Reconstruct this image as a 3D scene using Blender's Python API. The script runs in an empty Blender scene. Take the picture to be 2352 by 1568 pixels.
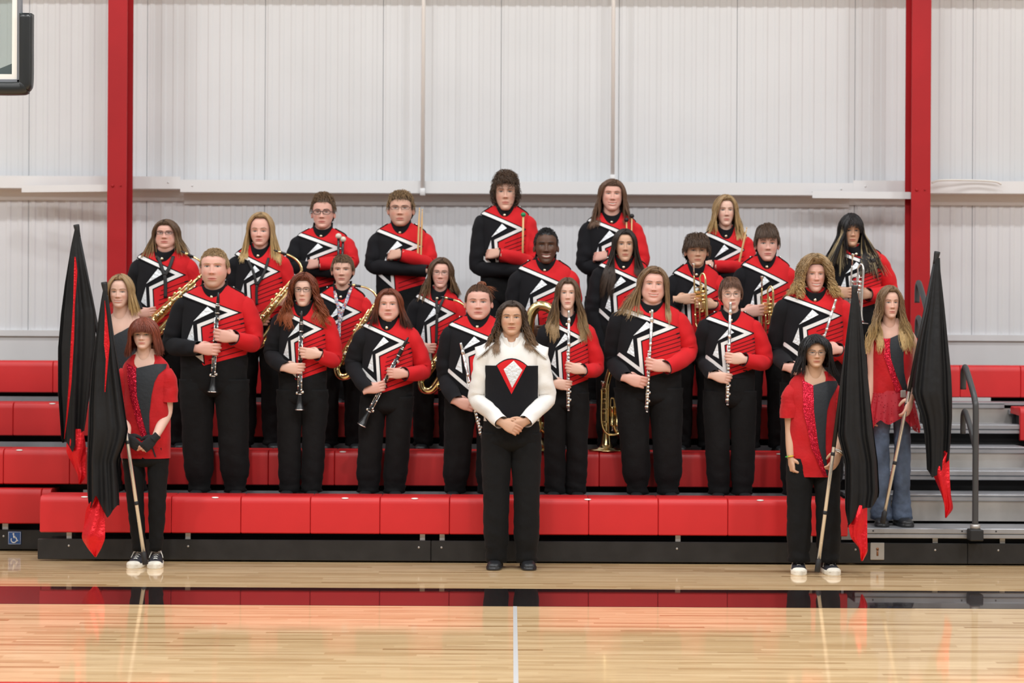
import bpy, bmesh, math, random
import numpy as np
from mathutils import Vector, Matrix

random.seed(7)
RNG = np.random.default_rng(7)
SC = bpy.context.scene
COL = SC.collection

# ---------------------------------------------------------------- camera
F, CX, CY, CAMH, D0 = 4116.0, 1176.0, 784.0, 1.5, 12.1
ROLL = math.radians(0.29)
cam_d = bpy.data.cameras.new('camera')
cam_d.sensor_width = 36.0
cam_d.lens = F / 2352.0 * 36.0
cam_d.clip_end = 100
cam_d.dof.use_dof = True
cam_d.dof.focus_distance = 10.2
cam_d.dof.aperture_fstop = 2.5
cam = bpy.data.objects.new('camera', cam_d)
COL.objects.link(cam)
cam.location = (0, -D0, CAMH)
cam.rotation_euler = (math.pi / 2, -ROLL, 0)
SC.camera = cam
SC.view_settings.view_transform = 'Standard'
SC.view_settings.look = 'None'
SC.view_settings.gamma = 1.0
SC.view_settings.use_curve_mapping = False
SC.view_settings.exposure = 0.1

# ---------------------------------------------------------------- world and ceiling lights
w = bpy.data.worlds.new('gym_ambient')
SC.world = w
w.use_nodes = True
w.node_tree.nodes['Background'].inputs[0].default_value = (0.90, 0.95, 1.0, 1)
w.node_tree.nodes['Background'].inputs[1].default_value = 0.22


def area(x, y, z, size, power):
    l = bpy.data.lights.new('high_bay_light', 'AREA')
    l.shape = 'RECTANGLE'
    l.size = size
    l.size_y = size * 0.6
    l.energy = power
    l.color = (1.0, 0.995, 0.99)
    o = bpy.data.objects.new('high_bay_light', l)
    COL.objects.link(o)
    o.location = (x, y, z)
    return o


for yy, pw in ((-0.9, 88), (-6.4, 200), (-12.0, 155)):
    for xx in (-9.2, -5.5, -1.8, 1.9, 5.6, 9.3):
        area(xx, yy, 7.6, 0.6, pw)


# ---------------------------------------------------------------- helpers
def at(px, py, d):
    """a point seen at photo pixel (px, py), d metres in front of the camera plane"""
    dx, dy = px - CX, py - CY
    x = dx * math.cos(ROLL) + dy * math.sin(ROLL)
    y = -dx * math.sin(ROLL) + dy * math.cos(ROLL)
    return np.array((x * d / F, d - D0, CAMH - y * d / F))


def norm(v):
    v = np.asarray(v, float)
    return v / (np.linalg.norm(v, axis=-1, keepdims=True) + 1e-12)


class G:
    """collects vertices and faces of one mesh"""

    def __init__(s):
        s.v, s.f, s.c, s.m, s.n = [], [], [], [], 0

    def add(s, V, faces, col=None, mat=0):
        V = np.asarray(V, float).reshape(-1, 3)
        s.v.append(V)
        if col is not None:
            C = np.ones((len(V), 4))
            C[:, :3] = col
            s.c.append(C)
        else:
            s.c.append(np.ones((len(V), 4)))
        if isinstance(faces, np.ndarray):
            faces = (faces + s.n).tolist()
        else:
            faces = [[i + s.n for i in f] for f in faces]
        s.f += faces
        if isinstance(mat, int):
            s.m += [mat] * len(faces)
        else:
            s.m += list(mat)
        s.n += len(V)
        return s

    def grid(s, P, cu=False, cv=False, col=None, mat=0, cap0=False, cap1=False):
        """P[nu,nv,3]; cu closes along the first axis, cv along the second"""
        nu, nv = P.shape[:2]
        iu = np.arange(nu if cu else nu - 1)
        iv = np.arange(nv if cv else nv - 1)
        a, b = np.meshgrid(iu, iv, indexing='ij')
        a2, b2 = (a + 1) % nu, (b + 1) % nv
        q = np.stack([a * nv + b, a2 * nv + b, a2 * nv + b2, a * nv + b2], -1).reshape(-1, 4)
        fl = q.tolist()
        if cap0:
            fl.append(list(range(nv)))
        if cap1:
            fl.append(list(range((nu - 1) * nv, nu * nv))[::-1])
        if col is not None and np.ndim(col) > 1:
            col = np.asarray(col).reshape(-1, 3)
        if not isinstance(mat, int):
            mat = list(np.asarray(mat).reshape(-1)) + [0] * (len(fl) - q.shape[0])
        return s.add(P.reshape(-1, 3), fl, col, mat)

    def tube(s, path, rad, n=10, col=None, mat=0, cap=True, ref=(0.13, 0.97, 0.21), flat=1.0):
        path = np.asarray(path, float)
        m = len(path)
        rad = np.broadcast_to(np.asarray(rad, float), (m,))
        T = norm(np.gradient(path, axis=0))
        e1 = norm(np.cross(T, np.asarray(ref, float)))
        e2 = np.cross(T, e1)
        a = np.linspace(0, 2 * math.pi, n, endpoint=False)
        P = path[:, None] + rad[:, None, None] * (np.cos(a)[None, :, None] * e1[:, None] + flat * np.sin(a)[None, :, None] * e2[:, None])
        return s.grid(P, cv=True, col=col, mat=mat, cap0=cap, cap1=cap)

    def lathe(s, base, axis, prof, n=20, col=None, mat=0, cap=True):
        """prof: list of (distance along axis, radius)"""
        axis = norm(axis)
        prof = np.asarray(prof, float)
        ref = np.array((0.0, 1, 0)) if abs(axis[1]) < 0.9 else np.array((1.0, 0, 0))
        e1 = norm(np.cross(axis, ref))
        e2 = np.cross(axis, e1)
        a = np.linspace(0, 2 * math.pi, n, endpoint=False)
        P = np.asarray(base)[None, None] + prof[:, 0][:, None, None] * axis + prof[:, 1][:, None, None] * (
            np.cos(a)[None, :, None] * e1 + np.sin(a)[None, :, None] * e2)
        return s.grid(P, cv=True, col=col, mat=mat, cap0=cap, cap1=cap)

    def box(s, lo, hi, col=None, mat=0, bev=0.0):
        x0, y0, z0 = lo
        x1, y1, z1 = hi
        if bev <= 0:
            V = [(x, y, z) for z in (z0, z1) for y in (y0, y1) for x in (x0, x1)]
            return s.add(V, [[0, 1, 3, 2][::-1], [4, 5, 7, 6], [0, 1, 5, 4], [2, 3, 7, 6][::-1], [0, 2, 6, 4][::-1], [1, 3, 7, 5]], col, mat)
        b = min(bev, (x1 - x0) / 2.01, (y1 - y0) / 2.01, (z1 - z0) / 2.01)
        # chamfered box as a closed ring stack along z
        def ring(ix, z):
            return [(x0 + ix, y0 + b, z), (x0 + b, y0 + ix, z), (x1 - b, y0 + ix, z), (x1 - ix, y0 + b, z),
                    (x1 - ix, y1 - b, z), (x1 - b, y1 - ix, z), (x0 + b, y1 - ix, z), (x0 + ix, y1 - b, z)]
        P = np.array([ring(b * 0.99, z0), ring(0, z0 + b), ring(0, z1 - b), ring(b * 0.99, z1)])
        return s.grid(P, cv=True, col=col, mat=mat, cap0=True, cap1=True)

    def beam(s, p, q, wx, wz, up=(0, 0, 1), col=None, mat=0):
        """a rectangular bar from p to q"""
        p, q = np.asarray(p, float), np.asarray(q, float)
        t = norm(q - p)
        e1 = norm(np.cross(t, up))
        e2 = np.cross(e1, t)
        V = []
        for c in (p, q):
            for a, b in ((-1, -1), (1, -1), (1, 1), (-1, 1)):
                V.append(c + a * wx / 2 * e1 + b * wz / 2 * e2)
        return s.add(V, [[0, 1, 2, 3], [7, 6, 5, 4], [0, 4, 5, 1], [1, 5, 6, 2], [2, 6, 7, 3], [3, 7, 4, 0]], col, mat)

    def ball(s, c, r, n=14, m=9, col=None, mat=0):
        r = np.broadcast_to(np.asarray(r, float), (3,))
        ph = np.linspace(-math.pi / 2 + 1e-3, math.pi / 2 - 1e-3, m)
        a = np.linspace(0, 2 * math.pi, n, endpoint=False)
        P = np.stack([np.cos(ph)[:, None] * np.cos(a), np.cos(ph)[:, None] * np.sin(a), np.sin(ph)[:, None] * np.ones(n)], -1)
        return s.grid(np.asarray(c) + P * r, cv=True, col=col, mat=mat, cap0=True, cap1=True)

    def mesh(s, name, mats, smooth=True, L=(0, 0, 0), col=False):
        me = bpy.data.meshes.new(name)
        V = (np.concatenate(s.v) if s.v else np.zeros((0, 3))) - np.asarray(L, float)
        me.from_pydata(V.tolist(), [], s.f)
        for mt in (mats if isinstance(mats, (list, tuple)) else [mats]):
            me.materials.append(mt)
        me.polygons.foreach_set('use_smooth', [smooth] * len(s.f))
        me.polygons.foreach_set('material_index', s.m)
        if col:
            at_ = me.color_attributes.new('Col', 'FLOAT_COLOR', 'POINT')
            at_.data.foreach_set('color', np.concatenate(s.c).astype(np.float32).ravel())
        me.update()
        return me

    def build(s, name, mats, parent=None, L=None, smooth=True, col=False, sharp=None):
        """with a parent, vertices are stored relative to L, the parent's place"""
        if L is None:
            L = np.array(parent.location) if parent is not None and parent.parent is None else (
                np.array(parent.parent.location) if parent is not None else np.zeros(3))
        me = s.mesh(name, mats, smooth, L, col)
        if sharp:
            me.set_sharp_from_angle(angle=math.radians(sharp))
        o = bpy.data.objects.new(name, me)
        COL.objects.link(o)
        if parent is None:
            o.location = L
        else:
            o.parent = parent
        return o


def tag(o, label, cat=None, group=None, kind=None):
    if label:
        o['label'] = label
    if cat:
        o['category'] = cat
    if group:
        o['group'] = group
    if kind:
        o['kind'] = kind
    return o


def empty(name, loc):
    o = bpy.data.objects.new(name, None)
    COL.objects.link(o)
    o.location = loc
    o.empty_display_size = 0.1
    return o


def put(o, name=None, parent=None, loc=None):
    """a copy of a part that shares its mesh"""
    c = o.copy()
    COL.objects.link(c)
    if parent is not None:
        c.parent = parent
    if loc is not None:
        c.location = loc
    return c


def crom(pts, n):
    """smooth curve through points"""
    pts = np.asarray(pts, float)
    P = np.concatenate([[2 * pts[0] - pts[1]], pts, [2 * pts[-1] - pts[-2]]])
    k = len(pts) - 1
    t = np.linspace(0, k, n)
    i = np.minimum(t.astype(int), k - 1)
    u = (t - i)[:, None]
    a, b, c, d = P[i], P[i + 1], P[i + 2], P[i + 3]
    return 0.5 * (2 * b + (c - a) * u + (2 * a - 5 * b + 4 * c - d) * u ** 2 + (3 * b - a - 3 * c + d) * u ** 3)


def sm(x, a, b):
    t = np.clip((np.asarray(x, float) - a) / (b - a), 0, 1)
    return t * t * (3 - 2 * t)


def pch(x, xs, ys):
    """smooth (cubic, no overshoot) table lookup"""
    xs, ys = np.asarray(xs, float), np.asarray(ys, float)
    h = np.diff(xs)
    dl = np.diff(ys) / h
    m = np.zeros(len(xs))
    m[0], m[-1] = dl[0], dl[-1]
    for i in range(1, len(xs) - 1):
        m[i] = 0 if dl[i - 1] * dl[i] <= 0 else 2 * dl[i - 1] * dl[i] / (dl[i - 1] + dl[i])
    x = np.clip(x, xs[0], xs[-1])
    i = np.clip(np.searchsorted(xs, x) - 1, 0, len(xs) - 2)
    t = (x - xs[i]) / h[i]
    return (2 * t ** 3 - 3 * t ** 2 + 1) * ys[i] + (t ** 3 - 2 * t ** 2 + t) * h[i] * m[i] + (-2 * t ** 3 + 3 * t ** 2) * ys[i + 1] + (t ** 3 - t ** 2) * h[i] * m[i + 1]


def wob(P, amp, freq, seed=0.0):
    """cheap smooth vector noise for cloth folds"""
    P = np.asarray(P)
    x, y, z = P[..., 0] * freq + seed, P[..., 1] * freq + seed * 1.7, P[..., 2] * freq - seed * 0.6
    n1 = np.sin(x * 1.3 + 2.1 * np.sin(z * 0.9 + seed)) * np.sin(z * 1.7 + 1.3 * np.sin(y * 1.1))
    n2 = np.sin(y * 1.9 + 1.7 * np.sin(x * 1.2)) * np.sin(z * 2.3 + x + seed)
    return amp * np.stack([n1, n2, 0.4 * n1 * n2], -1)


# ---------------------------------------------------------------- materials
def mat(name, base=(0.8, 0.8, 0.8), rough=0.5, metal=0.0, spec=0.5, coat=0.0, coat_r=0.05, sheen=0.0, bump=0.0, bscale=200.0,
        attr=False, var=0.0, vscale=8.0, trans=0.0, sub=0.0):
    m = bpy.data.materials.new(name)
    m.use_nodes = True
    nt = m.node_tree
    b = nt.nodes['Principled BSDF']
    b.inputs['Base Color'].default_value = (*base, 1)
    b.inputs['Roughness'].default_value = rough
    b.inputs['Metallic'].default_value = metal
    b.inputs['Specular IOR Level'].default_value = spec
    b.inputs['Coat Weight'].default_value = coat
    b.inputs['Coat Roughness'].default_value = coat_r
    b.inputs['Sheen Weight'].default_value = sheen
    b.inputs['Transmission Weight'].default_value = trans
    if sub > 0:
        b.inputs['Subsurface Weight'].default_value = sub
        b.inputs['Subsurface Radius'].default_value = (0.012, 0.005, 0.003)
        b.inputs['Subsurface Scale'].default_value = 1.0
    src = None
    if attr:
        a = nt.nodes.new('ShaderNodeAttribute')
        a.attribute_name = 'Col'
        src = a.outputs['Color']
        nt.links.new(src, b.inputs['Base Color'])
    if bump > 0 or var > 0:
        tc = nt.nodes.new('ShaderNodeTexCoord')
    if var > 0:
        n = nt.nodes.new('ShaderNodeTexNoise')
        n.inputs['Scale'].default_value = vscale
        n.inputs['Detail'].default_value = 4
        nt.links.new(tc.outputs['Object'], n.inputs['Vector'])
        r = nt.nodes.new('ShaderNodeMapRange')
        r.inputs['From Min'].default_value = 0.3
        r.inputs['From Max'].default_value = 0.7
        r.inputs['To Min'].default_value = 1 - var
        r.inputs['To Max'].default_value = 1 + var
        nt.links.new(n.outputs['Fac'], r.inputs['Value'])
        x = nt.nodes.new('ShaderNodeMix')
        x.data_type = 'RGBA'
        x.blend_type = 'MULTIPLY'
        x.inputs[0].default_value = 1
        if src is None:
            x.inputs[6].default_value = (*base, 1)
        else:
            nt.links.new(src, x.inputs[6])
        nt.links.new(r.outputs['Result'], x.inputs[7])
        nt.links.new(x.outputs[2], b.inputs['Base Color'])
    if bump > 0:
        n = nt.nodes.new('ShaderNodeTexNoise')
        n.inputs['Scale'].default_value = bscale
        n.inputs['Detail'].default_value = 3
        nt.links.new(tc.outputs['Object'], n.inputs['Vector'])
        bp = nt.nodes.new('ShaderNodeBump')
        bp.inputs['Strength'].default_value = bump
        bp.inputs['Distance'].default_value = 0.01
        nt.links.new(n.outputs['Fac'], bp.inputs['Height'])
        nt.links.new(bp.outputs['Normal'], b.inputs['Normal'])
    return m


M = dict(
    skin=mat('skin', rough=0.48, spec=0.4, attr=True, sub=0.12),
    hair=mat('hair', rough=0.42, spec=0.45, attr=True),
    black=mat('black_wool', (0.0075, 0.0075, 0.0095), 0.9, spec=0.22, sheen=0.03, bump=0.25, bscale=260, var=0.15, vscale=5),
    trouser=mat('black_trouser', (0.0055, 0.0055, 0.006), 0.85, spec=0.22, sheen=0.02, bump=0.5, bscale=22, var=0.15, vscale=5),
    red=mat('red_wool', (0.60, 0.011, 0.016), 0.8, spec=0.25, sheen=0.05, bump=0.25, bscale=240, var=0.06, vscale=5),
    white=mat('white_braid', (0.78, 0.77, 0.76), 0.65, bump=0.15, bscale=300),
    whitej=mat('white_wool', (0.79, 0.775, 0.745), 0.75, bump=0.25, bscale=220, var=0.03),
    silver_cloth=mat('silver_lame', (0.74, 0.77, 0.80), 0.4, metal=0.35, bump=0.7, bscale=60),
    velvet=mat('red_velvet', (0.47, 0.004, 0.008), 0.7, spec=0.3, sheen=0.12, bump=0.3, bscale=40, var=0.12, vscale=9),
    lycra=mat('black_lycra', (0.013, 0.016, 0.021), 0.6, spec=0.4, bump=0.2, bscale=50),
    brass=mat('polished_brass', (0.93, 0.74, 0.36), 0.2, metal=1.0),
    silver=mat('polished_silver', (0.84, 0.83, 0.80), 0.2, metal=1.0),
    gold=mat('button_brass', (0.8, 0.72, 0.55), 0.25, metal=1.0),
    ebony=mat('black_resin', (0.008, 0.008, 0.009), 0.25, spec=0.5),
    bench=mat('red_bench_plastic', (0.57, 0.018, 0.02), 0.42, spec=0.45, var=0.05, vscale=3),
    steel_red=mat('red_painted_steel', (0.37, 0.008, 0.012), 0.5, spec=0.3, var=0.1, vscale=2),
    kick=mat('black_laminate', (0.016, 0.015, 0.0145), 0.5, spec=0.4, bump=0.15, bscale=30, var=0.25, vscale=9),
    alum=mat('brushed_aluminium', (0.37, 0.378, 0.40), 0.42, metal=0.65, var=0.12, vscale=6),
    galv=mat('galvanised_steel', (0.43, 0.41, 0.385), 0.38, metal=0.55, var=0.2, vscale=3),
    grey_post=mat('pale_grey_bracket', (0.75, 0.72, 0.66), 0.5),
    deckdark=mat('deck_board', (0.05, 0.052, 0.055), 0.5),
    shade=mat('understructure_shade', (0.006, 0.006, 0.007), 0.8),  # near-black: shade below the seats put into the colour
    wall=mat('white_panel_paint', (0.67, 0.685, 0.705), 0.42, spec=0.4, var=0.03, vscale=1.2),
    wall2=mat('white_block_paint', (0.64, 0.64, 0.65), 0.6, bump=0.05, bscale=20, var=0.03, vscale=2),
    girt=mat('white_girt_paint', (0.73, 0.735, 0.74), 0.4),
    white_pipe=mat('white_pipe_paint', (0.88, 0.87, 0.86), 0.4),
    charcoal=mat('charcoal_powder_coat', (0.052, 0.053, 0.055), 0.4),
    rubber=mat('black_rubber', (0.010, 0.010, 0.011), 0.6),
    pad=mat('black_pad', (0.012, 0.014, 0.015), 0.32),
    frame_grey=mat('grey_backboard_frame', (0.17, 0.18, 0.20), 0.5),
    white_paint=mat('white_paint', (0.75, 0.74, 0.70), 0.5),
    blue=mat('blue_sign', (0.018, 0.085, 0.28), 0.4),
    wood=mat('hickory', (0.68, 0.44, 0.20), 0.45, var=0.1, vscale=30),
    felt=mat('white_felt', (0.72, 0.66, 0.56), 0.9, bump=0.5, bscale=120),
    green=mat('green_rubber', (0.015, 0.24, 0.09), 0.4),
    jeans=mat('blue_denim', (0.075, 0.105, 0.165), 0.8, bump=0.6, bscale=26, var=0.65, vscale=6),
    flag=mat('black_satin', (0.008, 0.008, 0.0088), 0.5, spec=0.3, bump=0.35, bscale=14, var=0.1),
    canvas=mat('black_canvas', (0.014, 0.015, 0.022), 0.8, bump=0.2, bscale=200),
    lace=mat('white_lace', (0.78, 0.76, 0.70), 0.7),
    sole=mat('white_rubber', (0.78, 0.74, 0.64), 0.5),
    leather=mat('black_leather', (0.014, 0.015, 0.017), 0.4, bump=0.2, bscale=40),
    frame_dark=mat('dark_spectacle_frame', (0.02, 0.02, 0.025), 0.35),
    frame_light=mat('wire_spectacle_frame', (0.25, 0.19, 0.16), 0.3, metal=0.6),
    pole=mat('silver_pole', (0.72, 0.73, 0.75), 0.27, metal=0.92),
    glove=mat('black_knit', (0.012, 0.012, 0.014), 0.9, bump=0.4, bscale=200),
)


def node_mat(name):
    m = bpy.data.materials.new(name)
    m.use_nodes = True
    return m, m.node_tree, m.node_tree.nodes['Principled BSDF']


def sequin_mat():
    m, nt, b = node_mat('red_sequins')
    N, Lk = nt.nodes.new, nt.links.new
    tc = N('ShaderNodeTexCoord')
    v = N('ShaderNodeTexVoronoi')
    v.inputs['Scale'].default_value = 330
    Lk(tc.outputs['Object'], v.inputs['Vector'])
    bp = N('ShaderNodeVectorMath')
    bp.operation = 'SUBTRACT'
    bp.inputs[1].default_value = (0.5, 0.5, 0.5)
    Lk(v.outputs['Color'], bp.inputs[0])
    sc = N('ShaderNodeVectorMath')
    sc.operation = 'SCALE'
    sc.inputs['Scale'].default_value = 0.7
    Lk(bp.outputs[0], sc.inputs[0])
    g = N('ShaderNodeNewGeometry')
    ad = N('ShaderNodeVectorMath')
    Lk(g.outputs['Normal'], ad.inputs[0])
    Lk(sc.outputs[0], ad.inputs[1])
    nn = N('ShaderNodeVectorMath')
    nn.operation = 'NORMALIZE'
    Lk(ad.outputs[0], nn.inputs[0])
    Lk(nn.outputs[0], b.inputs['Normal'])
    b.inputs['Base Color'].default_value = (0.50, 0.008, 0.03, 1)
    b.inputs['Metallic'].default_value = 0.7
    b.inputs['Roughness'].default_value = 0.22
    return m


def foil_mat():
    m, nt, b = node_mat('red_foil_lame')
    N, Lk = nt.nodes.new, nt.links.new
    tc = N('ShaderNodeTexCoord')
    n = N('ShaderNodeTexNoise')
    n.inputs['Scale'].default_value = 55
    n.inputs['Detail'].default_value = 3
    Lk(tc.outputs['Object'], n.inputs['Vector'])
    bp = N('ShaderNodeBump')
    bp.inputs['Strength'].default_value = 0.5
    bp.inputs['Distance'].default_value = 0.01
    Lk(n.outputs['Fac'], bp.inputs['Height'])
    Lk(bp.outputs[0], b.inputs['Normal'])
    b.inputs['Base Color'].default_value = (0.72, 0.012, 0.02, 1)
    b.inputs['Metallic'].default_value = 0.55
    b.inputs['Roughness'].default_value = 0.33
    return m


def lanyard_mat():
    m, nt, b = node_mat('patterned_ribbon')
    N, Lk = nt.nodes.new, nt.links.new
    tc = N('ShaderNodeTexCoord')
    v = N('ShaderNodeTexVoronoi')
    v.inputs['Scale'].default_value = 110
    Lk(tc.outputs['Object'], v.inputs['Vector'])
    r = N('ShaderNodeValToRGB')
    sp = N('ShaderNodeSeparateColor')
    Lk(v.outputs['Color'], sp.inputs[0])
    Lk(sp.outputs[0], r.inputs[0])
    e = r.color_ramp
    e.interpolation = 'CONSTANT'
    e.elements[0].color = (0.7, 0.68, 0.66, 1)
    e.elements[1].position = 0.35
    e.elements[1].color = (0.35, 0.25, 0.24, 1)
    for p, c in ((0.5, (0.12, 0.14, 0.3, 1)), (0.65, (0.55, 0.12, 0.06, 1)), (0.8, (0.25, 0.3, 0.45, 1))):
        k = e.elements.new(p)
        k.color = c
    Lk(r.outputs[0], b.inputs['Base Color'])
    b.inputs['Roughness'].default_value = 0.6
    return m


def glass_mat(name, alpha, tint=(1, 1, 1)):
    m, nt, b = node_mat(name)
    N, Lk = nt.nodes.new, nt.links.new
    t = N('ShaderNodeBsdfTransparent')
    t.inputs[0].default_value = (*tint, 1)
    gl = N('ShaderNodeBsdfGlossy')
    gl.inputs['Roughness'].default_value = 0.03
    mx = N('ShaderNodeMixShader')
    mx.inputs[0].default_value = alpha
    Lk(t.outputs[0], mx.inputs[1])
    Lk(gl.outputs[0], mx.inputs[2])
    Lk(mx.outputs[0], nt.nodes['Material Output'].inputs[0])
    return m


def sheer_mat():
    m, nt, b = node_mat('sheer_red_chiffon')
    N, Lk = nt.nodes.new, nt.links.new
    b.inputs['Base Color'].default_value = (0.52, 0.01, 0.025, 1)
    b.inputs['Roughness'].default_value = 0.5
    t = N('ShaderNodeBsdfTransparent')
    t.inputs[0].default_value = (1, 0.25, 0.25, 1)
    mx = N('ShaderNodeMixShader')
    mx.inputs[0].default_value = 0.72
    Lk(t.outputs[0], mx.inputs[1])
    Lk(b.outputs[0], mx.inputs[2])
    Lk(mx.outputs[0], nt.nodes['Material Output'].inputs[0])
    return m


def floor_mat():
    m, nt, b = node_mat('varnished_maple_strips')
    N, Lk = nt.nodes.new, nt.links.new
    tc = N('ShaderNodeTexCoord')
    # strips 57 mm wide running along x; every strip gets a random shift so that its butt joints fall elsewhere
    sx = N('ShaderNodeSeparateXYZ')
    Lk(tc.outputs['Object'], sx.inputs[0])

    def mth(op, a, bb=None):
        n = N('ShaderNodeMath')
        n.operation = op
        for i, q in enumerate((a, bb)):
            if q is None:
                continue
            if isinstance(q, (int, float)):
                n.inputs[i].default_value = q
            else:
                Lk(q, n.inputs[i])
        return n.outputs[0]
    row = mth('FLOOR', mth('DIVIDE', sx.outputs['Y'], 0.04))
    wn = N('ShaderNodeTexWhiteNoise')
    wn.noise_dimensions = '1D'
    Lk(row, wn.inputs['W'])
    xs = mth('ADD', mth('DIVIDE', sx.outputs['X'], 0.78), mth('MULTIPLY', wn.outputs['Value'], 37.0))
    cell = mth('FLOOR', xs)
    wn2 = N('ShaderNodeTexWhiteNoise')
    wn2.noise_dimensions = '2D'
    cx = N('ShaderNodeCombineXYZ')
    Lk(cell, cx.inputs[0])
    Lk(row, cx.inputs[1])
    Lk(cx.outputs[0], wn2.inputs['Vector'])
    ramp = N('ShaderNodeValToRGB')
    Lk(wn2.outputs['Value'], ramp.inputs[0])
    e = ramp.color_ramp
    e.elements[0].color = (0.47, 0.28, 0.125, 1)
    e.elements[1].color = (0.85, 0.63, 0.37, 1)
    k = e.elements.new(0.12)
    k.color = (0.66, 0.45, 0.23, 1)
    k = e.elements.new(0.45)
    k.color = (0.75, 0.535, 0.295, 1)
    # grain
    mp = N('ShaderNodeMapping')
    mp.inputs['Scale'].default_value = (1.6, 42, 1)
    Lk(tc.outputs['Object'], mp.inputs[0])
    ns = N('ShaderNodeTexNoise')
    ns.inputs['Scale'].default_value = 1.4
    ns.inputs['Detail'].default_value = 6
    ns.inputs['Roughness'].default_value = 0.65
    Lk(mp.outputs[0], ns.inputs['Vector'])
    r2 = N('ShaderNodeValToRGB')
    r2.color_ramp.elements[0].position = 0.28
    r2.color_ramp.elements[0].color = (0.58, 0.47, 0.36, 1)
    r2.color_ramp.elements[1].position = 0.5
    r2.color_ramp.elements[1].color = (1.04, 1.02, 1.0, 1)
    Lk(ns.outputs['Fac'], r2.inputs[0])
    mx = N('ShaderNodeMix')
    mx.data_type = 'RGBA'
    mx.blend_type = 'MULTIPLY'
    mx.inputs[0].default_value = 1.0
    Lk(ramp.outputs[0], mx.inputs[6])
    Lk(r2.outputs[0], mx.inputs[7])
    Lk(mx.outputs[2], b.inputs['Base Color'])
    b.inputs['Roughness'].default_value = 0.4
    b.inputs['Specular IOR Level'].default_value = 0.1
    b.inputs['Coat Weight'].default_value = 1.0
    b.inputs['Coat Roughness'].default_value = 0.035
    b.inputs['Coat IOR'].default_value = 1.5
    # faint waviness of the varnish, strip by strip
    bp = N('ShaderNodeBump')
    bp.inputs['Strength'].default_value = 0.05
    bp.inputs['Distance'].default_value = 0.002
    Lk(ns.outputs['Fac'], bp.inputs['Height'])
    Lk(bp.outputs[0], b.inputs['Coat Normal'])
    return m


M['sequin'] = sequin_mat()
M['foil'] = foil_mat()
M['lanyard'] = lanyard_mat()
M['lens'] = glass_mat('spectacle_lens', 0.07)
M['board_glass'] = glass_mat('backboard_glass', 0.12, (0.86, 0.92, 0.9))
M['sheer'] = sheer_mat()
M['floor'] = floor_mat()
M['paint_black'] = mat('black_court_paint', (0.006, 0.006, 0.007), 0.4, spec=0.2, coat=1.0, coat_r=0.03)
M['paint_white'] = mat('white_court_paint', (0.8, 0.8, 0.8), 0.4, spec=0.2, coat=1.0, coat_r=0.03)
M['paint_red'] = mat('red_court_paint', (0.6, 0.02, 0.02), 0.4, spec=0.2, coat=1.0, coat_r=0.03)
# ================================================================ the room
WALL_Y = 3.0


def struct(o, label=None):
    o['kind'] = 'structure'
    if label:
        o['label'] = label
    return o


g = G().box((-14, -26, -0.2), (14, WALL_Y + 0.3, 0.0))
floor = struct(g.build('floor', M['floor'], smooth=False), 'varnished pale maple strip gym floor')
# court lines
struct(G().box((-14, -1.95, 0.0), (14, -1.23, 0.0012)).build('trim_1', M['paint_black'], smooth=False), 'wide glossy black border line across the court floor')
struct(G().box((0.014, -14, 0.0), (0.036, -1.95, 0.0012)).build('trim_2', M['paint_white'], smooth=False), 'thin white centre line on the court floor')
struct(G().box((-14, -4.33, 0.0), (14, -4.258, 0.0012)).build('trim_3', M['paint_red'], smooth=False), 'red court line at the lower left edge')

# rest of the hall behind the camera (seen only in reflections)
struct(G().box((-14.2, -26, 0), (-14, WALL_Y, 8)).build('wall_left', M['wall'], smooth=False))
struct(G().box((14, -26, 0), (14.2, WALL_Y, 8)).build('wall_right', M['wall'], smooth=False))
struct(G().box((-14, -26.2, 0), (14, -26, 8)).build('wall_front', M['wall'], smooth=False))

wall = struct(G().box((-14, WALL_Y + 0.02, 0), (14, WALL_Y + 0.2, 8)).build('wall_back', M['wall2'], smooth=False), 'white ribbed metal wall behind the bleachers')
SILL_Z = 1.575


def panel_profile(x0, x1, ribs=10, dep=0.006):
    xs, ys = [x0, x0 + 0.004], [0.012, 0.0]
    p = (x1 - x0 - 0.012) / ribs
    for i in range(ribs):
        a = x0 + 0.006 + i * p
        for fx, fy in ((0.10, 0), (0.22, 1), (0.48, 1), (0.60, 0)):
            xs.append(a + fx * p)
            ys.append(-dep * fy)
    xs += [x1 - 0.004, x1]
    ys += [0.0, 0.012]
    return np.array(xs), np.array(ys)


x0 = -3.085 - 0.994 * 9
for i in range(19):
    a = x0 + i * 0.994
    xs, ys = panel_profile(a, a + 0.994)
    P = np.zeros((2, len(xs), 3))
    P[:, :, 0] = xs
    P[:, :, 1] = WALL_Y + ys
    P[0, :, 2], P[1, :, 2] = SILL_Z, 7.9
    o = G().grid(P).build('wall_panel', M['wall'], wall, smooth=False)
G().box((-14, WALL_Y - 0.035, SILL_Z - 0.05), (14, WALL_Y + 0.02, SILL_Z)).build('wall_sill', M['wall2'], wall, smooth=False)
G().box((-14, WALL_Y - 0.012, 0), (14, WALL_Y + 0.02, SILL_Z - 0.05)).build('wall_base', M['wall2'], wall, smooth=False)


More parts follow.
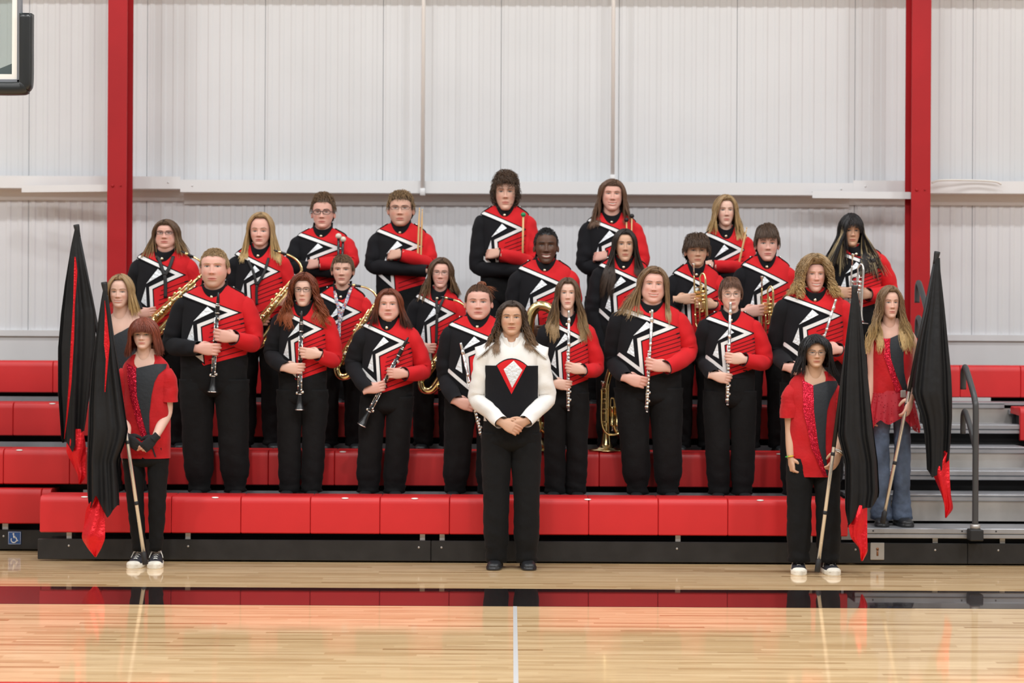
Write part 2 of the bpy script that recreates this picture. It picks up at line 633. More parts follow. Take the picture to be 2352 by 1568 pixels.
def girt(xa, xb, zt, dep=0.2):
    """Z section: upturned front lip, shelf, downturned rear leg"""
    yf = WALL_Y - dep
    g = G().box((xa, yf, zt - 0.098), (xb, yf + 0.004, zt))
    g.box((xa, yf, zt - 0.102), (xb, WALL_Y - 0.012, zt - 0.098))
    g.box((xa, WALL_Y - 0.018, zt - 0.19), (xb, WALL_Y - 0.012, zt - 0.098))
    o = g.build('girt', M['girt'], wall, smooth=False)
    for k in (xa + 0.1, xb - 0.1):
        G().lathe((k, yf - 0.003, zt - 0.05), (0, 1, 0), [(0, 0.008), (0.004, 0.008)], 8).build('bolt', M['girt'], o, L=(0, 0, 0))
    return o


zl = at(150, 404, 14.9)[2]
xl0 = at(414, 400, 14.9)[0]
xl1 = at(1960, 430, 14.9)[0]
girt(-14, xl0, zl)
girt(xl0 - 0.0, xl1, zl - 0.026, 0.197)
girt(xl1, 14, zl - 0.004)
for zz in (zl + 1.735,):
    girt(-14, 14, zz)
# flange braces: flat white channels between girt and column
for (pa, pb) in (((50, 434), (250, 432)), ((1866, 447), (2092, 449))):
    a, b = at(*pa, 14.78), at(*pb, 14.62)
    gg = G()
    gg.beam(a, b, 0.004, 0.055)
    gg.beam(a + np.array((0, 0.03, 0.027)), b + np.array((0, 0.03, 0.027)), 0.06, 0.004)
    gg.build('flange_brace', M['girt'], wall, smooth=False)
# low cable loop lying on the girt at right
p = [at(2140, 420, 14.8), at(2160, 414, 14.8), at(2230, 414, 14.85), at(2285, 417, 14.85), at(2300, 423, 14.85)]
tag(G().tube(crom(p, 24), 0.008, 8).build('loose_cable', M['white_paint'], L=p[2]), 'thin white cable lying on the girt right of the right red column', 'cable')

# white conduits running up the wall
for k, (px, lab) in enumerate(((972, 'white conduit pipe on the wall above the boy holding two drumsticks'), (1408, 'white conduit pipe on the wall above the smiling person with brown hair'))):
    x = at(px, 200, 14.88)[0]
    zb = zl - 0.14 if k == 0 else zl - 0.02
    gg = G().tube([(x, WALL_Y - 0.225, zb), (x, WALL_Y - 0.225, 7.8)], 0.017, 12)
    o = gg.build('conduit_pipe', M['white_pipe'], L=(x, WALL_Y - 0.225, zb))
    tag(o, lab, 'pipe', 'wall conduits')
    G().box((x - 0.022, WALL_Y - 0.245, zb - 0.01), (x + 0.022, WALL_Y - 0.205, zb + 0.05), bev=0.004).build('end_fitting', M['girt'], o)


def column(pxl, pxr, d, lab):
    xa, xb = at(pxl, 300, d)[0], at(pxr, 300, d)[0]
    yf = d - D0
    yb = yf + 0.23
    g = G().box((xa, yf, 0), (xb, yf + 0.012, 7.9))
    g.box(((xa + xb) / 2 - 0.004, yf + 0.012, 0), ((xa + xb) / 2 + 0.004, yb, 7.9))
    g.box((xa, yb, 0), (xb, yb + 0.012, 7.9))
    o = struct(g.build('column', M['steel_red'], smooth=False), lab)
    for px, r in ((0.28, 0.013), (0.7, 0.007)):
        G().lathe((xa + (xb - xa) * px, yf - 0.009, zl - 0.115), (0, 1, 0), [(0, r * 0.8), (0.004, r), (0.009, r)], 10).build('bolt', M['steel_red'], o, L=(0, 0, 0))


column(247, 291, 14.48, 'red steel column standing against the wall at left')
column(2094, 2138, 14.48, 'red steel column standing against the wall at right')

# ---------------------------------------------------------------- backboard at the upper left
D_B = 10.0
bx, bz = at(76, 222, D_B)[0], at(60, 221, D_B)[2]
yb = D_B - D0
s_ = D_B / F
bb = empty('basketball_backboard', (bx - 0.9, yb, bz))
tag(bb, 'glass basketball backboard with black edge padding at the upper left', 'backboard')
gx = bx - 29 * s_        # outer edge of the steel frame
fz = bz + 30 * s_
top = bz + 1.1
xl_ = gx - 1.8
g = G()
g.box((gx - 9 * s_, yb, fz), (gx, yb + 0.04, top), bev=0.003)
g.box((xl_, yb, fz), (xl_ + 9 * s_, yb + 0.04, top), bev=0.003)
g.box((xl_, yb, fz), (gx, yb + 0.04, fz + 9 * s_), bev=0.003)
g.box((xl_, yb, top - 9 * s_), (gx, yb + 0.04, top), bev=0.003)
g.build('frame', M['frame_grey'], bb, smooth=False)
i0, iz = gx - 9 * s_, fz + 9 * s_
G().box((xl_ + 9 * s_, yb + 0.012, iz), (i0, yb + 0.022, top - 9 * s_)).build('glass_pane', M['board_glass'], bb, smooth=False)
g = G()
for (a, b, c, d_) in ((i0 - 12 * s_, iz + 12 * s_, i0, top - 0.06), (xl_ + 0.03, iz, i0, iz + 12 * s_), (xl_ + 0.03, iz + 12 * s_, xl_ + 0.06, top - 0.06), (xl_ + 0.03, top - 0.06, i0, top - 0.03)):
    g.box((a, yb + 0.008, b), (c, yb + 0.0115, d_))
g.build('border_line', M['white_paint'], bb, smooth=False)
# padding: U section moulding round the lower corners
def pad(pts, name):
    P = crom(pts, 40)
    n = 16
    a = np.linspace(0, 2 * math.pi, n, endpoint=False)
    ca = np.sign(np.cos(a)) * np.abs(np.cos(a)) ** 0.45
    sa = np.sign(np.sin(a)) * np.abs(np.sin(a)) ** 0.45
    T = norm(np.gradient(P, axis=0))
    e1 = np.cross(T, (0, 1, 0))
    Q = P[:, None] + 0.036 * ca[None, :, None] * e1[:, None] + 0.04 * sa[None, :, None] * np.array((0, 1, 0))
    G().grid(Q, cv=True, cap0=True, cap1=True).build(name, M['pad'], bb)


mx_, mz_ = gx + 0.030, fz - 0.030
pad([(mx_, yb + 0.01, bz + 0.46), (mx_, yb + 0.01, bz + 0.3), (mx_, yb + 0.01, mz_ + 0.05), (mx_ - 0.012, yb + 0.01, mz_ + 0.012),
     (mx_ - 0.05, yb + 0.01, mz_), (mx_ - 0.4, yb + 0.01, mz_), (xl_ + 0.3, yb + 0.01, mz_)], 'edge_pad')
# steel gusset and hanging mast behind the glass
g = G()
zz = iz + 0.04
g.add([(i0 - 0.03, yb + 0.09, zz), (i0 - 0.2, yb + 0.09, zz), (i0 - 0.03, yb + 0.09, zz + 0.07), (i0 - 0.03, yb + 0.1, zz), (i0 - 0.2, yb + 0.1, zz), (i0 - 0.03, yb + 0.1, zz + 0.07)],
      [[0, 1, 2], [5, 4, 3], [0, 3, 4, 1], [1, 4, 5, 2], [2, 5, 3, 0]])
g.box((xl_ + 0.1, yb + 0.05, zz - 0.02), (i0 - 0.03, yb + 0.1, zz))
g.build('gusset', M['frame_grey'], bb, smooth=False)
G().tube([((xl_ + gx) / 2, yb + 0.12, bz + 0.1), ((xl_ + gx) / 2, yb + 0.12, 7.9)], 0.06, 12).build('hanging_mast', M['frame_grey'], bb)

# ================================================================ bleachers
bl = empty('bleachers', (0, 0, 0))
tag(bl, 'telescopic bleachers with four rows of red plastic benches', 'bleachers')
SEAT = {1: 0.445, 2: 0.72, 3: 1.03, 4: 1.333}
DECK = {2: 0.395, 3: 0.69, 4: 1.0}
ROWY = {1: 0.0, 2: 0.62, 3: 1.22, 4: 1.82}
MOD = 0.47
XR = 2.275


def bench_profile(z, y):
    """seat module outline in (y, z): rounded front edge, tall front apron, flat top"""
    pts = [(y + 0.012, z - 0.25), (y, z - 0.243), (y + 0.001, z - 0.05), (y + 0.004, z - 0.028), (y + 0.013, z - 0.011), (y + 0.028, z - 0.002), (y + 0.05, z),
           (y + 0.16, z - 0.006), (y + 0.255, z), (y + 0.27, z - 0.01), (y + 0.268, z - 0.05), (y + 0.24, z - 0.05), (y + 0.03, z - 0.06), (y + 0.025, z - 0.25)]
    return np.array(pts)


seat_cache = {}


def seat_mesh(wd):
    key = round(wd, 3)
    if key not in seat_cache:
        pr = bench_profile(0, 0)
        b = 0.004
        xs = [0.0, b, wd - b, wd]
        P = np.zeros((4, len(pr), 3))
        cy, cz = 0.12, -0.1
        for i, x in enumerate(xs):
            k = 0.0035 if i in (0, 3) else 0.0
            P[i, :, 0] = x
            P[i, :, 1] = pr[:, 0] + np.sign(cy - pr[:, 0]) * k
            P[i, :, 2] = pr[:, 1] + np.sign(cz - pr[:, 1]) * k
        gg = G().grid(P, cv=True, cap0=True, cap1=True)
        me = gg.mesh('seat_module', M['bench'])
        me.set_sharp_from_angle(angle=math.radians(40))
        plate = G().lathe((0, 0, 0), (0, -0.35, 1), [(0, 0.017), (0.0025, 0.017), (0.0035, 0.013)], 16)
        for v in plate.v:
            v[:, 0] *= 1.5
        seat_cache[key] = (me, plate.mesh('seat_plate', M['steel_red']))
    return seat_cache[key]


def bench(row, xa, xb, y=None, start=None, name='bench'):
    y = ROWY[row] if y is None else y
    z = SEAT[row]
    # each bench: a steel beam (the part) that carries its seat modules (sub-parts)
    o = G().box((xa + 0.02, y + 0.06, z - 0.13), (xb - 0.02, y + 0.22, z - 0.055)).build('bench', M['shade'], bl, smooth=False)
    edges = [xa]
    x = (start if start is not None else xa)
    while x <= xa + 0.05:
        x += MOD
    while x < xb - 0.05:
        edges.append(x)
        x += MOD
    edges.append(xb)
    for a, b in zip(edges[:-1], edges[1:]):
        me, pl = seat_mesh(b - a - 0.003)
        s = bpy.data.objects.new('seat_module', me)
        COL.objects.link(s)
        s.parent = o
        s.location = (a + 0.0015, y, z)
    return o


S1 = at(553, 1143, 12.1)[0]
XA1 = at(91, 1137, 12.1)[0]
bench(1, XA1, XR, start=S1 - 10 * MOD)
bench(1, -5.2, at(118, 1122, 12.66)[0], y=0.56, start=-5.2)
bench(2, -5.2, XR + 0.06, start=S1 - 10 * MOD + 0.1)
bench(3, -5.2, XR + 0.06, start=S1 - 10 * MOD)
bench(4, -5.2, 5.2, start=S1 - 10 * MOD + 0.14)
XAR = 3.78
for r in (1, 2, 3):
    bench(r, XAR, 5.4)

# small white plates standing in for highlights on the front edge of the seats
for row, pxs in ((1, (793, 953, 1350, 1746, 195, 495)), (2, (45, 787, 1440, 1790)), (3, (120,)), (4, ())):
    y = ROWY[row]
    for px in pxs:
        d = D0 + y + 0.02
        p = at(px, 1100, d)
        gp = G().lathe((p[0], y + 0.0128, SEAT[row] - 0.0098), (0, -0.7, 0.7), [(0, 0.006), (0.0015, 0.006), (0.002, 0.004)], 14)
        for v_ in gp.v:
            v_[:, 0] = p[0] + (v_[:, 0] - p[0]) * 4
        gp.build('seat_highlight_plate', M['white_paint'], bl)

# footboards with aluminium nosing
for r, z in DECK.items():
    y = ROWY[r] - 0.31
    xa = -3.05 if r == 2 else -5.2
    xb = XR + 0.03 if r < 4 else XR + 0.03
    o = G().box((xa, y + 0.03, z - 0.03), (xb, y + 0.62, z)).build('footboard', M['deckdark'], bl, smooth=False)
    n = G().box((xa, y - 0.005, z - 0.034), (xb, y + 0.03, z - 0.001), bev=0.004)
    n.build('nosing', M['alum'], o, smooth=False)
    o2 = G().box((XAR, y + 0.03, z - 0.03), (5.4, y + 0.62, z)).build('footboard', M['deckdark'], bl, smooth=False)
    G().box((XAR, y - 0.005, z - 0.034), (5.4, y + 0.03, z - 0.001), bev=0.004).build('nosing', M['alum'], o2, smooth=False)
    G().box((xa, ROWY[r] + 0.05, z), (xb, ROWY[r] + 0.058, z + 0.034 + 0.01 * (r - 2))).build('heel_strip', M['alum'], o, smooth=False)
    # near-black sheet standing in for the shade under the bench
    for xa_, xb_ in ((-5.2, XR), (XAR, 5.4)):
        G().box((xa_, ROWY[r] + 0.2, z - 0.28), (xb_, ROWY[r] + 0.22, SEAT[r] - 0.06)).build('gap_shade_sheet', M['shade'], bl, smooth=False)
G().box((-3.0, 0.24, 0.0), (XR, 0.26, 0.36)).build('gap_shade_sheet', M['shade'], bl, smooth=False)  # dark sheet for the shade behind the first bench
G().box((-5.2, 0.80, 0.0), (-3.0, 0.82, 0.41)).build('gap_shade_sheet', M['shade'], bl, smooth=False)  # dark sheet for the shade behind the recessed bench
# end bracket of the first footboard
bz_ = DECK[2]
a = at(137, 1126, 12.42)
G().box((a[0], 0.31, bz_ - 0.05), (a[0] + 0.5, 0.322, bz_ - 0.003)).build('end_bracket', M['galv'], bl, smooth=False)
G().lathe((a[0] + 0.04, 0.306, bz_ - 0.02), (0, 1, 0), [(0, 0.008), (0.006, 0.009)], 8).build('bolt', M['galv'], bl)

# black kick boards
def kick(xa, xb, y, z0=0.012, z1=0.15, bolts=()):
    o = G().box((xa, y, z0), (xb, y + 0.03, z1), bev=0.004).build('kick_board', M['kick'], bl, smooth=False)
    for bx_ in bolts:
        G().lathe((bx_, y - 0.004, 0.105), (0, 1, 0), [(0, 0.005), (0.002, 0.007), (0.005, 0.008)], 10).build('bolt', M['galv'], o, L=(0, 0, 0))


XK = [at(p_, 1290, 12.12)[0] for p_ in (86, 990, 2223)]
pxb = lambda *q: [at(v, 1255, 12.12)[0] for v in q]
kick(XK[0], XK[1] - 0.002, 0.02, bolts=pxb(158, 432, 962))
kick(XK[1], XK[2] - 0.002, 0.02, bolts=pxb(1014, 1555, 1965, 2148))
kick(XK[2], 5.4, 0.02, bolts=pxb(2293))
kick(-5.2, XK[0] + 0.1, 0.58, bolts=[at(10, 1226, 12.7)[0]])
G().box((XK[0] + 0.05, 0.2, 0), (5.4, 0.22, 0.15)).build('gap_shade_sheet', M['shade'], bl, smooth=False)  # dark sheet added for the shade behind the kick boards
for px in (162, 434, 971, 1016, 1556, 1858, 2145, 2299):
    x = at(px, 1225, 12.2)[0]
    G().box((x - 0.017, 0.06, 0.12), (x + 0.017, 0.075, 0.22 if px < 1950 else 0.20)).build('support_post', M['grey_post'], bl, smooth=False)
x = at(12, 1205, 12.72)[0]
G().box((x - 0.02, 0.62, 0.12), (x + 0.02, 0.635, 0.22)).build('support_post', M['grey_post'], bl, smooth=False)
for px in (222, 240):
    x = at(px, 1285, 12.2)[0]
    G().lathe((x - 0.013, 0.10, 0.03), (1, 0, 0), [(0, 0.03), (0.026, 0.03)], 20).build('wheel', M['rubber'], bl)

# aisle steps: landings with galvanised risers, half steps between them
XS0, XS1 = XR + 0.05, 5.2
steps = [(0.0, 0.253, 'half'), (0.32, 0.455, 'deck'), (0.63, 0.60, 'half'), (0.93, 0.75, 'deck'), (1.24, 0.90, 'half'), (1.53, 1.055, 'deck')]
XS1 = XAR - 0.03
for i, (y, z, kd) in enumerate(steps):
    G().box((XS0, y + 0.09, z - 0.24), (5.2, y + 0.1, z - 0.021)).build('step_gap_shade', M['shade'], bl, smooth=False)  # near-black sheet added as the shade in the gap below the tread
    if kd == 'half':
        o = G().box((XS0, y + 0.02, z - 0.02), (XS1 if 0 < i < 4 else 5.4, y + 0.33, z)).build('aisle_step', M['alum'], bl, smooth=False)
        gg = G().box((XS0, y, z - 0.036), (XS1 if 0 < i < 4 else 5.4, y + 0.03, z - 0.001), bev=0.004)
        gg.box((XS0, y + 0.004, z - 0.068), (XS1 if 0 < i < 4 else 5.4, y + 0.03, z - 0.04), bev=0.004)
        gg.build('nosing', M['alum'], o, smooth=False)
        for bx_ in ((XS0 + 0.12, XS0 + 0.72, XS0 + 0.95) if i == 0 else ()):
            G().lathe((bx_, y - 0.002, z - 0.018), (0, 1, 0), [(0, 0.006), (0.004, 0.006)], 8).build('bolt', M['frame_dark'], o, L=(0, 0, 0))
    else:
        o = G().box((XS0, y + 0.02, z - 0.02), (XS1 if i < 4 else 5.4, y + 0.33, z)).build('aisle_landing', M['alum'], bl, smooth=False)
        gg = G().box((XS0, y, z - 0.012), (XS1, y + 0.03, z + 0.001), bev=0.003)
        gg.box((XS0, y + 0.003, z - 0.045), (XS1, y + 0.03, z - 0.014), bev=0.004)
        gg.build('nosing', M['alum'], o, smooth=False)
        G().box((XS0, y + 0.018, z - 0.185), (XS1 if i < 4 else 5.4, y + 0.024, z - 0.045)).build('riser_plate', M['galv'], o, smooth=False)

# lock plate with key slot
p = at(2016, 1266, 12.1)
o = G().box((p[0] - 0.047, 0.008, p[2] - 0.058), (p[0] + 0.047, 0.02, p[2] + 0.058), bev=0.003).build('lock_plate', M['galv'], bl, smooth=False)
gg = G().lathe((p[0], 0.005, p[2] + 0.016), (0, 1, 0), [(0, 0.010), (0.004, 0.010)], 14)
gg.box((p[0] - 0.006, 0.005, p[2] - 0.03), (p[0] + 0.006, 0.009, p[2] + 0.012))
gg.build('key_slot', mat('worn_copper', (0.25, 0.11, 0.05), 0.5, metal=0.5), o)

# wheelchair access sign
d = 12.68
c = at(34, 1235, d)
sg = empty('wheelchair_access_sign', (c[0], d - D0 - 0.006, c[2]))
tag(sg, 'small blue wheelchair access sign on the black kick board at far left', 'sign')
h = 15 * d / F
G().box((c[0] - h, d - D0 - 0.006, c[2] - h), (c[0] + h, d - D0 - 0.001, c[2] + h), bev=0.002).build('plate', M['blue'], sg, smooth=False)
gg = G()
yy = d - D0 - 0.0075
r_ = 0.5 * h / 15
for (a, b) in (((-13.6, -13.6), (13.6, -13.6)), ((13.6, -13.6), (13.6, 13.6)), ((13.6, 13.6), (-13.6, 13.6)), ((-13.6, 13.6), (-13.6, -13.6))):
    gg.tube([(c[0] + a[0] * h / 15, yy, c[2] + a[1] * h / 15), (c[0] + b[0] * h / 15, yy, c[2] + b[1] * h / 15)], r_ * 0.7, 5)
k = h / 15
th = np.radians(np.linspace(150, 345, 22))
wheel = [(c[0] + k * (-1.5 + 6.2 * math.cos(t)), yy, c[2] + k * (-4.2 + 6.2 * math.sin(t))) for t in th]
gg.tube(wheel, r_ * 2.4, 6)
body = [(-2.2, 6.5), (-1.6, 1.0), (3.4, 0.8), (6.4, -6.6), (8.6, -5.8)]
gg.tube([(c[0] + k * a, yy, c[2] + k * b) for a, b in body], r_ * 2.6, 6)
gg.tube([(c[0] + k * a, yy, c[2] + k * b) for a, b in ((-1.9, 3.8), (2.4, 3.6))], r_ * 2.0, 6)
gg.ball((c[0] - 2.4 * k, yy, c[2] + 9.2 * k), (2.0 * k, 0.001, 2.0 * k))
gg.build('wheelchair_symbol', M['white_paint'], sg)

# handrails
def handrail(x, yb_, zb, hgt, lab, low=True):
    o = G().tube(crom([(x, yb_, zb), (x, yb_, zb + 0.35), (x, yb_, zb + hgt - 0.08), (x, yb_ + 0.02, zb + hgt - 0.015), (x, yb_ + 0.08, zb + hgt + 0.055),
                       (x, yb_ + 0.26, zb + hgt + 0.2), (x, yb_ + 0.31, zb + hgt + 0.205), (x, yb_ + 0.335, zb + hgt + 0.165), (x, yb_ + 0.34, zb + hgt + 0.06)], 60), 0.0205, 14).build(
        'aisle_handrail', M['charcoal'], L=(x, yb_, zb))
    tag(o, lab, 'handrail', 'aisle handrails')
    if low:
        q = zb + hgt * 0.62
        G().tube(crom([(x, yb_ + 0.005, q), (x, yb_ + 0.1, q + 0.1), (x, yb_ + 0.26, q + 0.225), (x, yb_ + 0.31, q + 0.23), (x, yb_ + 0.335, q + 0.19), (x, yb_ + 0.34, q + 0.08)], 40), 0.019, 14).build('mid_rail', M['charcoal'], o)
    G().box((x - 0.045, yb_ - 0.05, zb - 0.085), (x + 0.045, yb_ + 0.05, zb - 0.01), bev=0.006).build('base_socket', M['rubber'], o, smooth=False)
    G().lathe((x, yb_, zb - 0.01), (0, 0, 1), [(0, 0.034), (0.03, 0.034), (0.034, 0.026)], 20).build('collar', M['galv'], o)


handrail(at(2235, 1200, 12.10)[0], -0.056, 0.265, 0.86, 'charcoal tubular handrail with two loops on the lowest aisle step')
handrail(at(2130, 700, 13.45)[0], 1.35, 0.988, 0.765, 'charcoal handrail higher up the aisle, mostly behind the right flag')
# ================================================================ people
def lin(r, g_, b_):
    return tuple((c / 255 / 12.92) if c / 255 <= 0.04045 else ((c / 255 + 0.055) / 1.055) ** 2.4 for c in (r, g_, b_))


# ---- hands -------------------------------------------------------------
def hand_mesh(curl, thumb, spread=0.0):
    """right hand, wrist at the origin, fingers along +x, palm towards -z, thumb on the +y side; fused into one skin"""
    g = G()
    n = 14
    a = np.linspace(0, 2 * math.pi, n, endpoint=False)
    ca = np.sign(np.cos(a)) * np.abs(np.cos(a)) ** 0.8
    sa = np.sign(np.sin(a)) * np.abs(np.sin(a)) ** 0.8
    xs = np.array([-0.03, -0.015, 0.0, 0.025, 0.05, 0.075, 0.094, 0.1])
    wy = np.array([0.029, 0.027, 0.027, 0.033, 0.040, 0.042, 0.040, 0.036])
    wz = np.array([0.024, 0.021, 0.019, 0.018, 0.0165, 0.0145, 0.0125, 0.010])
    P = np.stack([xs[:, None] * np.ones(n), wy[:, None] * ca, wz[:, None] * sa], -1)
    g.grid(P, cv=True, cap0=True, cap1=True)
    for i, (y, ln, r) in enumerate(((0.031, 0.070, 0.0094), (0.0105, 0.078, 0.0098), (-0.0105, 0.073, 0.0093), (-0.030, 0.058, 0.0082))):
        c = curl[i]
        pts = [np.array((0.075, y * 0.95, 0.001))]
        pts.append(np.array((0.096, y, 0.0)))
        ang = 0.0
        sp = spread * (1.5 - i)
        for k, seg in enumerate((0.46, 0.30, 0.24)):
            ang += c[k]
            dv = np.array((math.cos(ang) * math.cos(sp), math.cos(ang) * math.sin(sp), -math.sin(ang)))
            pts.append(pts[-1] + dv * ln * seg)
        path = crom(pts, 22)
        rr = np.interp(np.linspace(0, 1, 22), [0, 0.3, 0.55, 0.8, 0.95, 1], [r, r * 1.05, r * 0.98, r * 0.9, r * 0.72, r * 0.35])
        g.tube(path, rr, 9)
    pts = [np.array((0.012, 0.018, -0.006))]
    for dv, ln in thumb:
        pts.append(pts[-1] + norm(dv) * ln)
    path = crom(pts, 18)
    g.tube(path, np.interp(np.linspace(0, 1, 18), [0, 0.35, 0.7, 0.93, 1], [0.015, 0.0135, 0.0105, 0.0085, 0.004]), 9)
    me = g.mesh('hand_tmp', M['skin'])
    o = bpy.data.objects.new('hand_tmp', me)
    COL.objects.link(o)
    md = o.modifiers.new('r', 'REMESH')
    md.mode = 'VOXEL'
    md.voxel_size = 0.0041
    s2 = o.modifiers.new('s', 'SMOOTH')
    s2.factor = 0.5
    s2.iterations = 2
    dg = bpy.context.evaluated_depsgraph_get()
    ev = o.evaluated_get(dg)
    m2 = ev.to_mesh()
    V = np.zeros(len(m2.vertices) * 3)
    m2.vertices.foreach_get('co', V)
    Fc = [list(p.vertices) for p in m2.polygons]
    ev.to_mesh_clear()
    bpy.data.objects.remove(o)
    bpy.data.meshes.remove(me)
    return V.reshape(-1, 3), Fc


def cl(a, b, c):
    return [(a, b, c)] * 4


THN = [((0.75, 0.75, -0.25), 0.036), ((0.92, 0.35, -0.35), 0.034), ((0.98, 0.1, -0.2), 0.026)]
THG = [((0.6, 0.55, -0.6), 0.036), ((0.75, -0.05, -0.65), 0.034), ((0.8, -0.3, -0.5), 0.026)]
HANDS = dict(
    grip=hand_mesh([(0.30, 0.55, 0.45), (0.36, 0.6, 0.45), (0.42, 0.6, 0.45), (0.48, 0.6, 0.45)], THG, 0.04),
    relax=hand_mesh([(0.35, 0.5, 0.35), (0.42, 0.6, 0.4), (0.5, 0.65, 0.45), (0.55, 0.7, 0.5)], THN, 0.02),
    fist=hand_mesh([(1.1, 1.3, 0.8), (1.15, 1.35, 0.85), (1.2, 1.35, 0.85), (1.25, 1.3, 0.85)], THG, 0.0),
    flat=hand_mesh([(0.12, 0.2, 0.15), (0.14, 0.22, 0.15), (0.16, 0.25, 0.15), (0.2, 0.25, 0.2)], THN, 0.01),
)


def add_hand(g, pose, wrist, dirv, palm, side, size, col):
    V, Fc = HANDS[pose]
    X = norm(np.array(dirv, float))
    Z = -np.array(palm, float)
    Z = norm(Z - X * np.dot(Z, X))
    Y = np.cross(Z, X)
    mir = 1 if side == 'L' else -1          # image-left hand is the person's right hand
    W = np.asarray(wrist) + size * (V[:, :1] * X + mir * V[:, 1:2] * Y + V[:, 2:] * Z)
    C = np.ones((len(V), 3)) * np.array(col)
    # knuckles and fingertips a little redder
    t = np.clip((V[:, 0] - 0.07) / 0.08, 0, 1)[:, None]
    C = C * (1 - t * np.array((0.0, 0.10, 0.10)))
    g.add(W, Fc if mir == 1 else [f[::-1] for f in Fc], C)


# ---- heads -------------------------------------------------------------
ZT = [0, 0.03, 0.08, 0.15, 0.25, 0.38, 0.5, 0.62, 0.74, 0.85, 0.93, 0.98, 1.0]
AT = [0.08, 0.13, 0.168, 0.215, 0.268, 0.318, 0.34, 0.348, 0.335, 0.28, 0.20, 0.11, 0.01]
FT = [0.35, 0.375, 0.385, 0.38, 0.385, 0.39, 0.385, 0.398, 0.385, 0.32, 0.215, 0.11, 0.01]
BT = [-0.10, -0.04, 0.02, 0.10, 0.24, 0.38, 0.44, 0.455, 0.435, 0.36, 0.25, 0.13, 0.01]


def gs(x, c, w_):
    return np.exp(-((x - c) / w_) ** 2)


class Head:
    pass


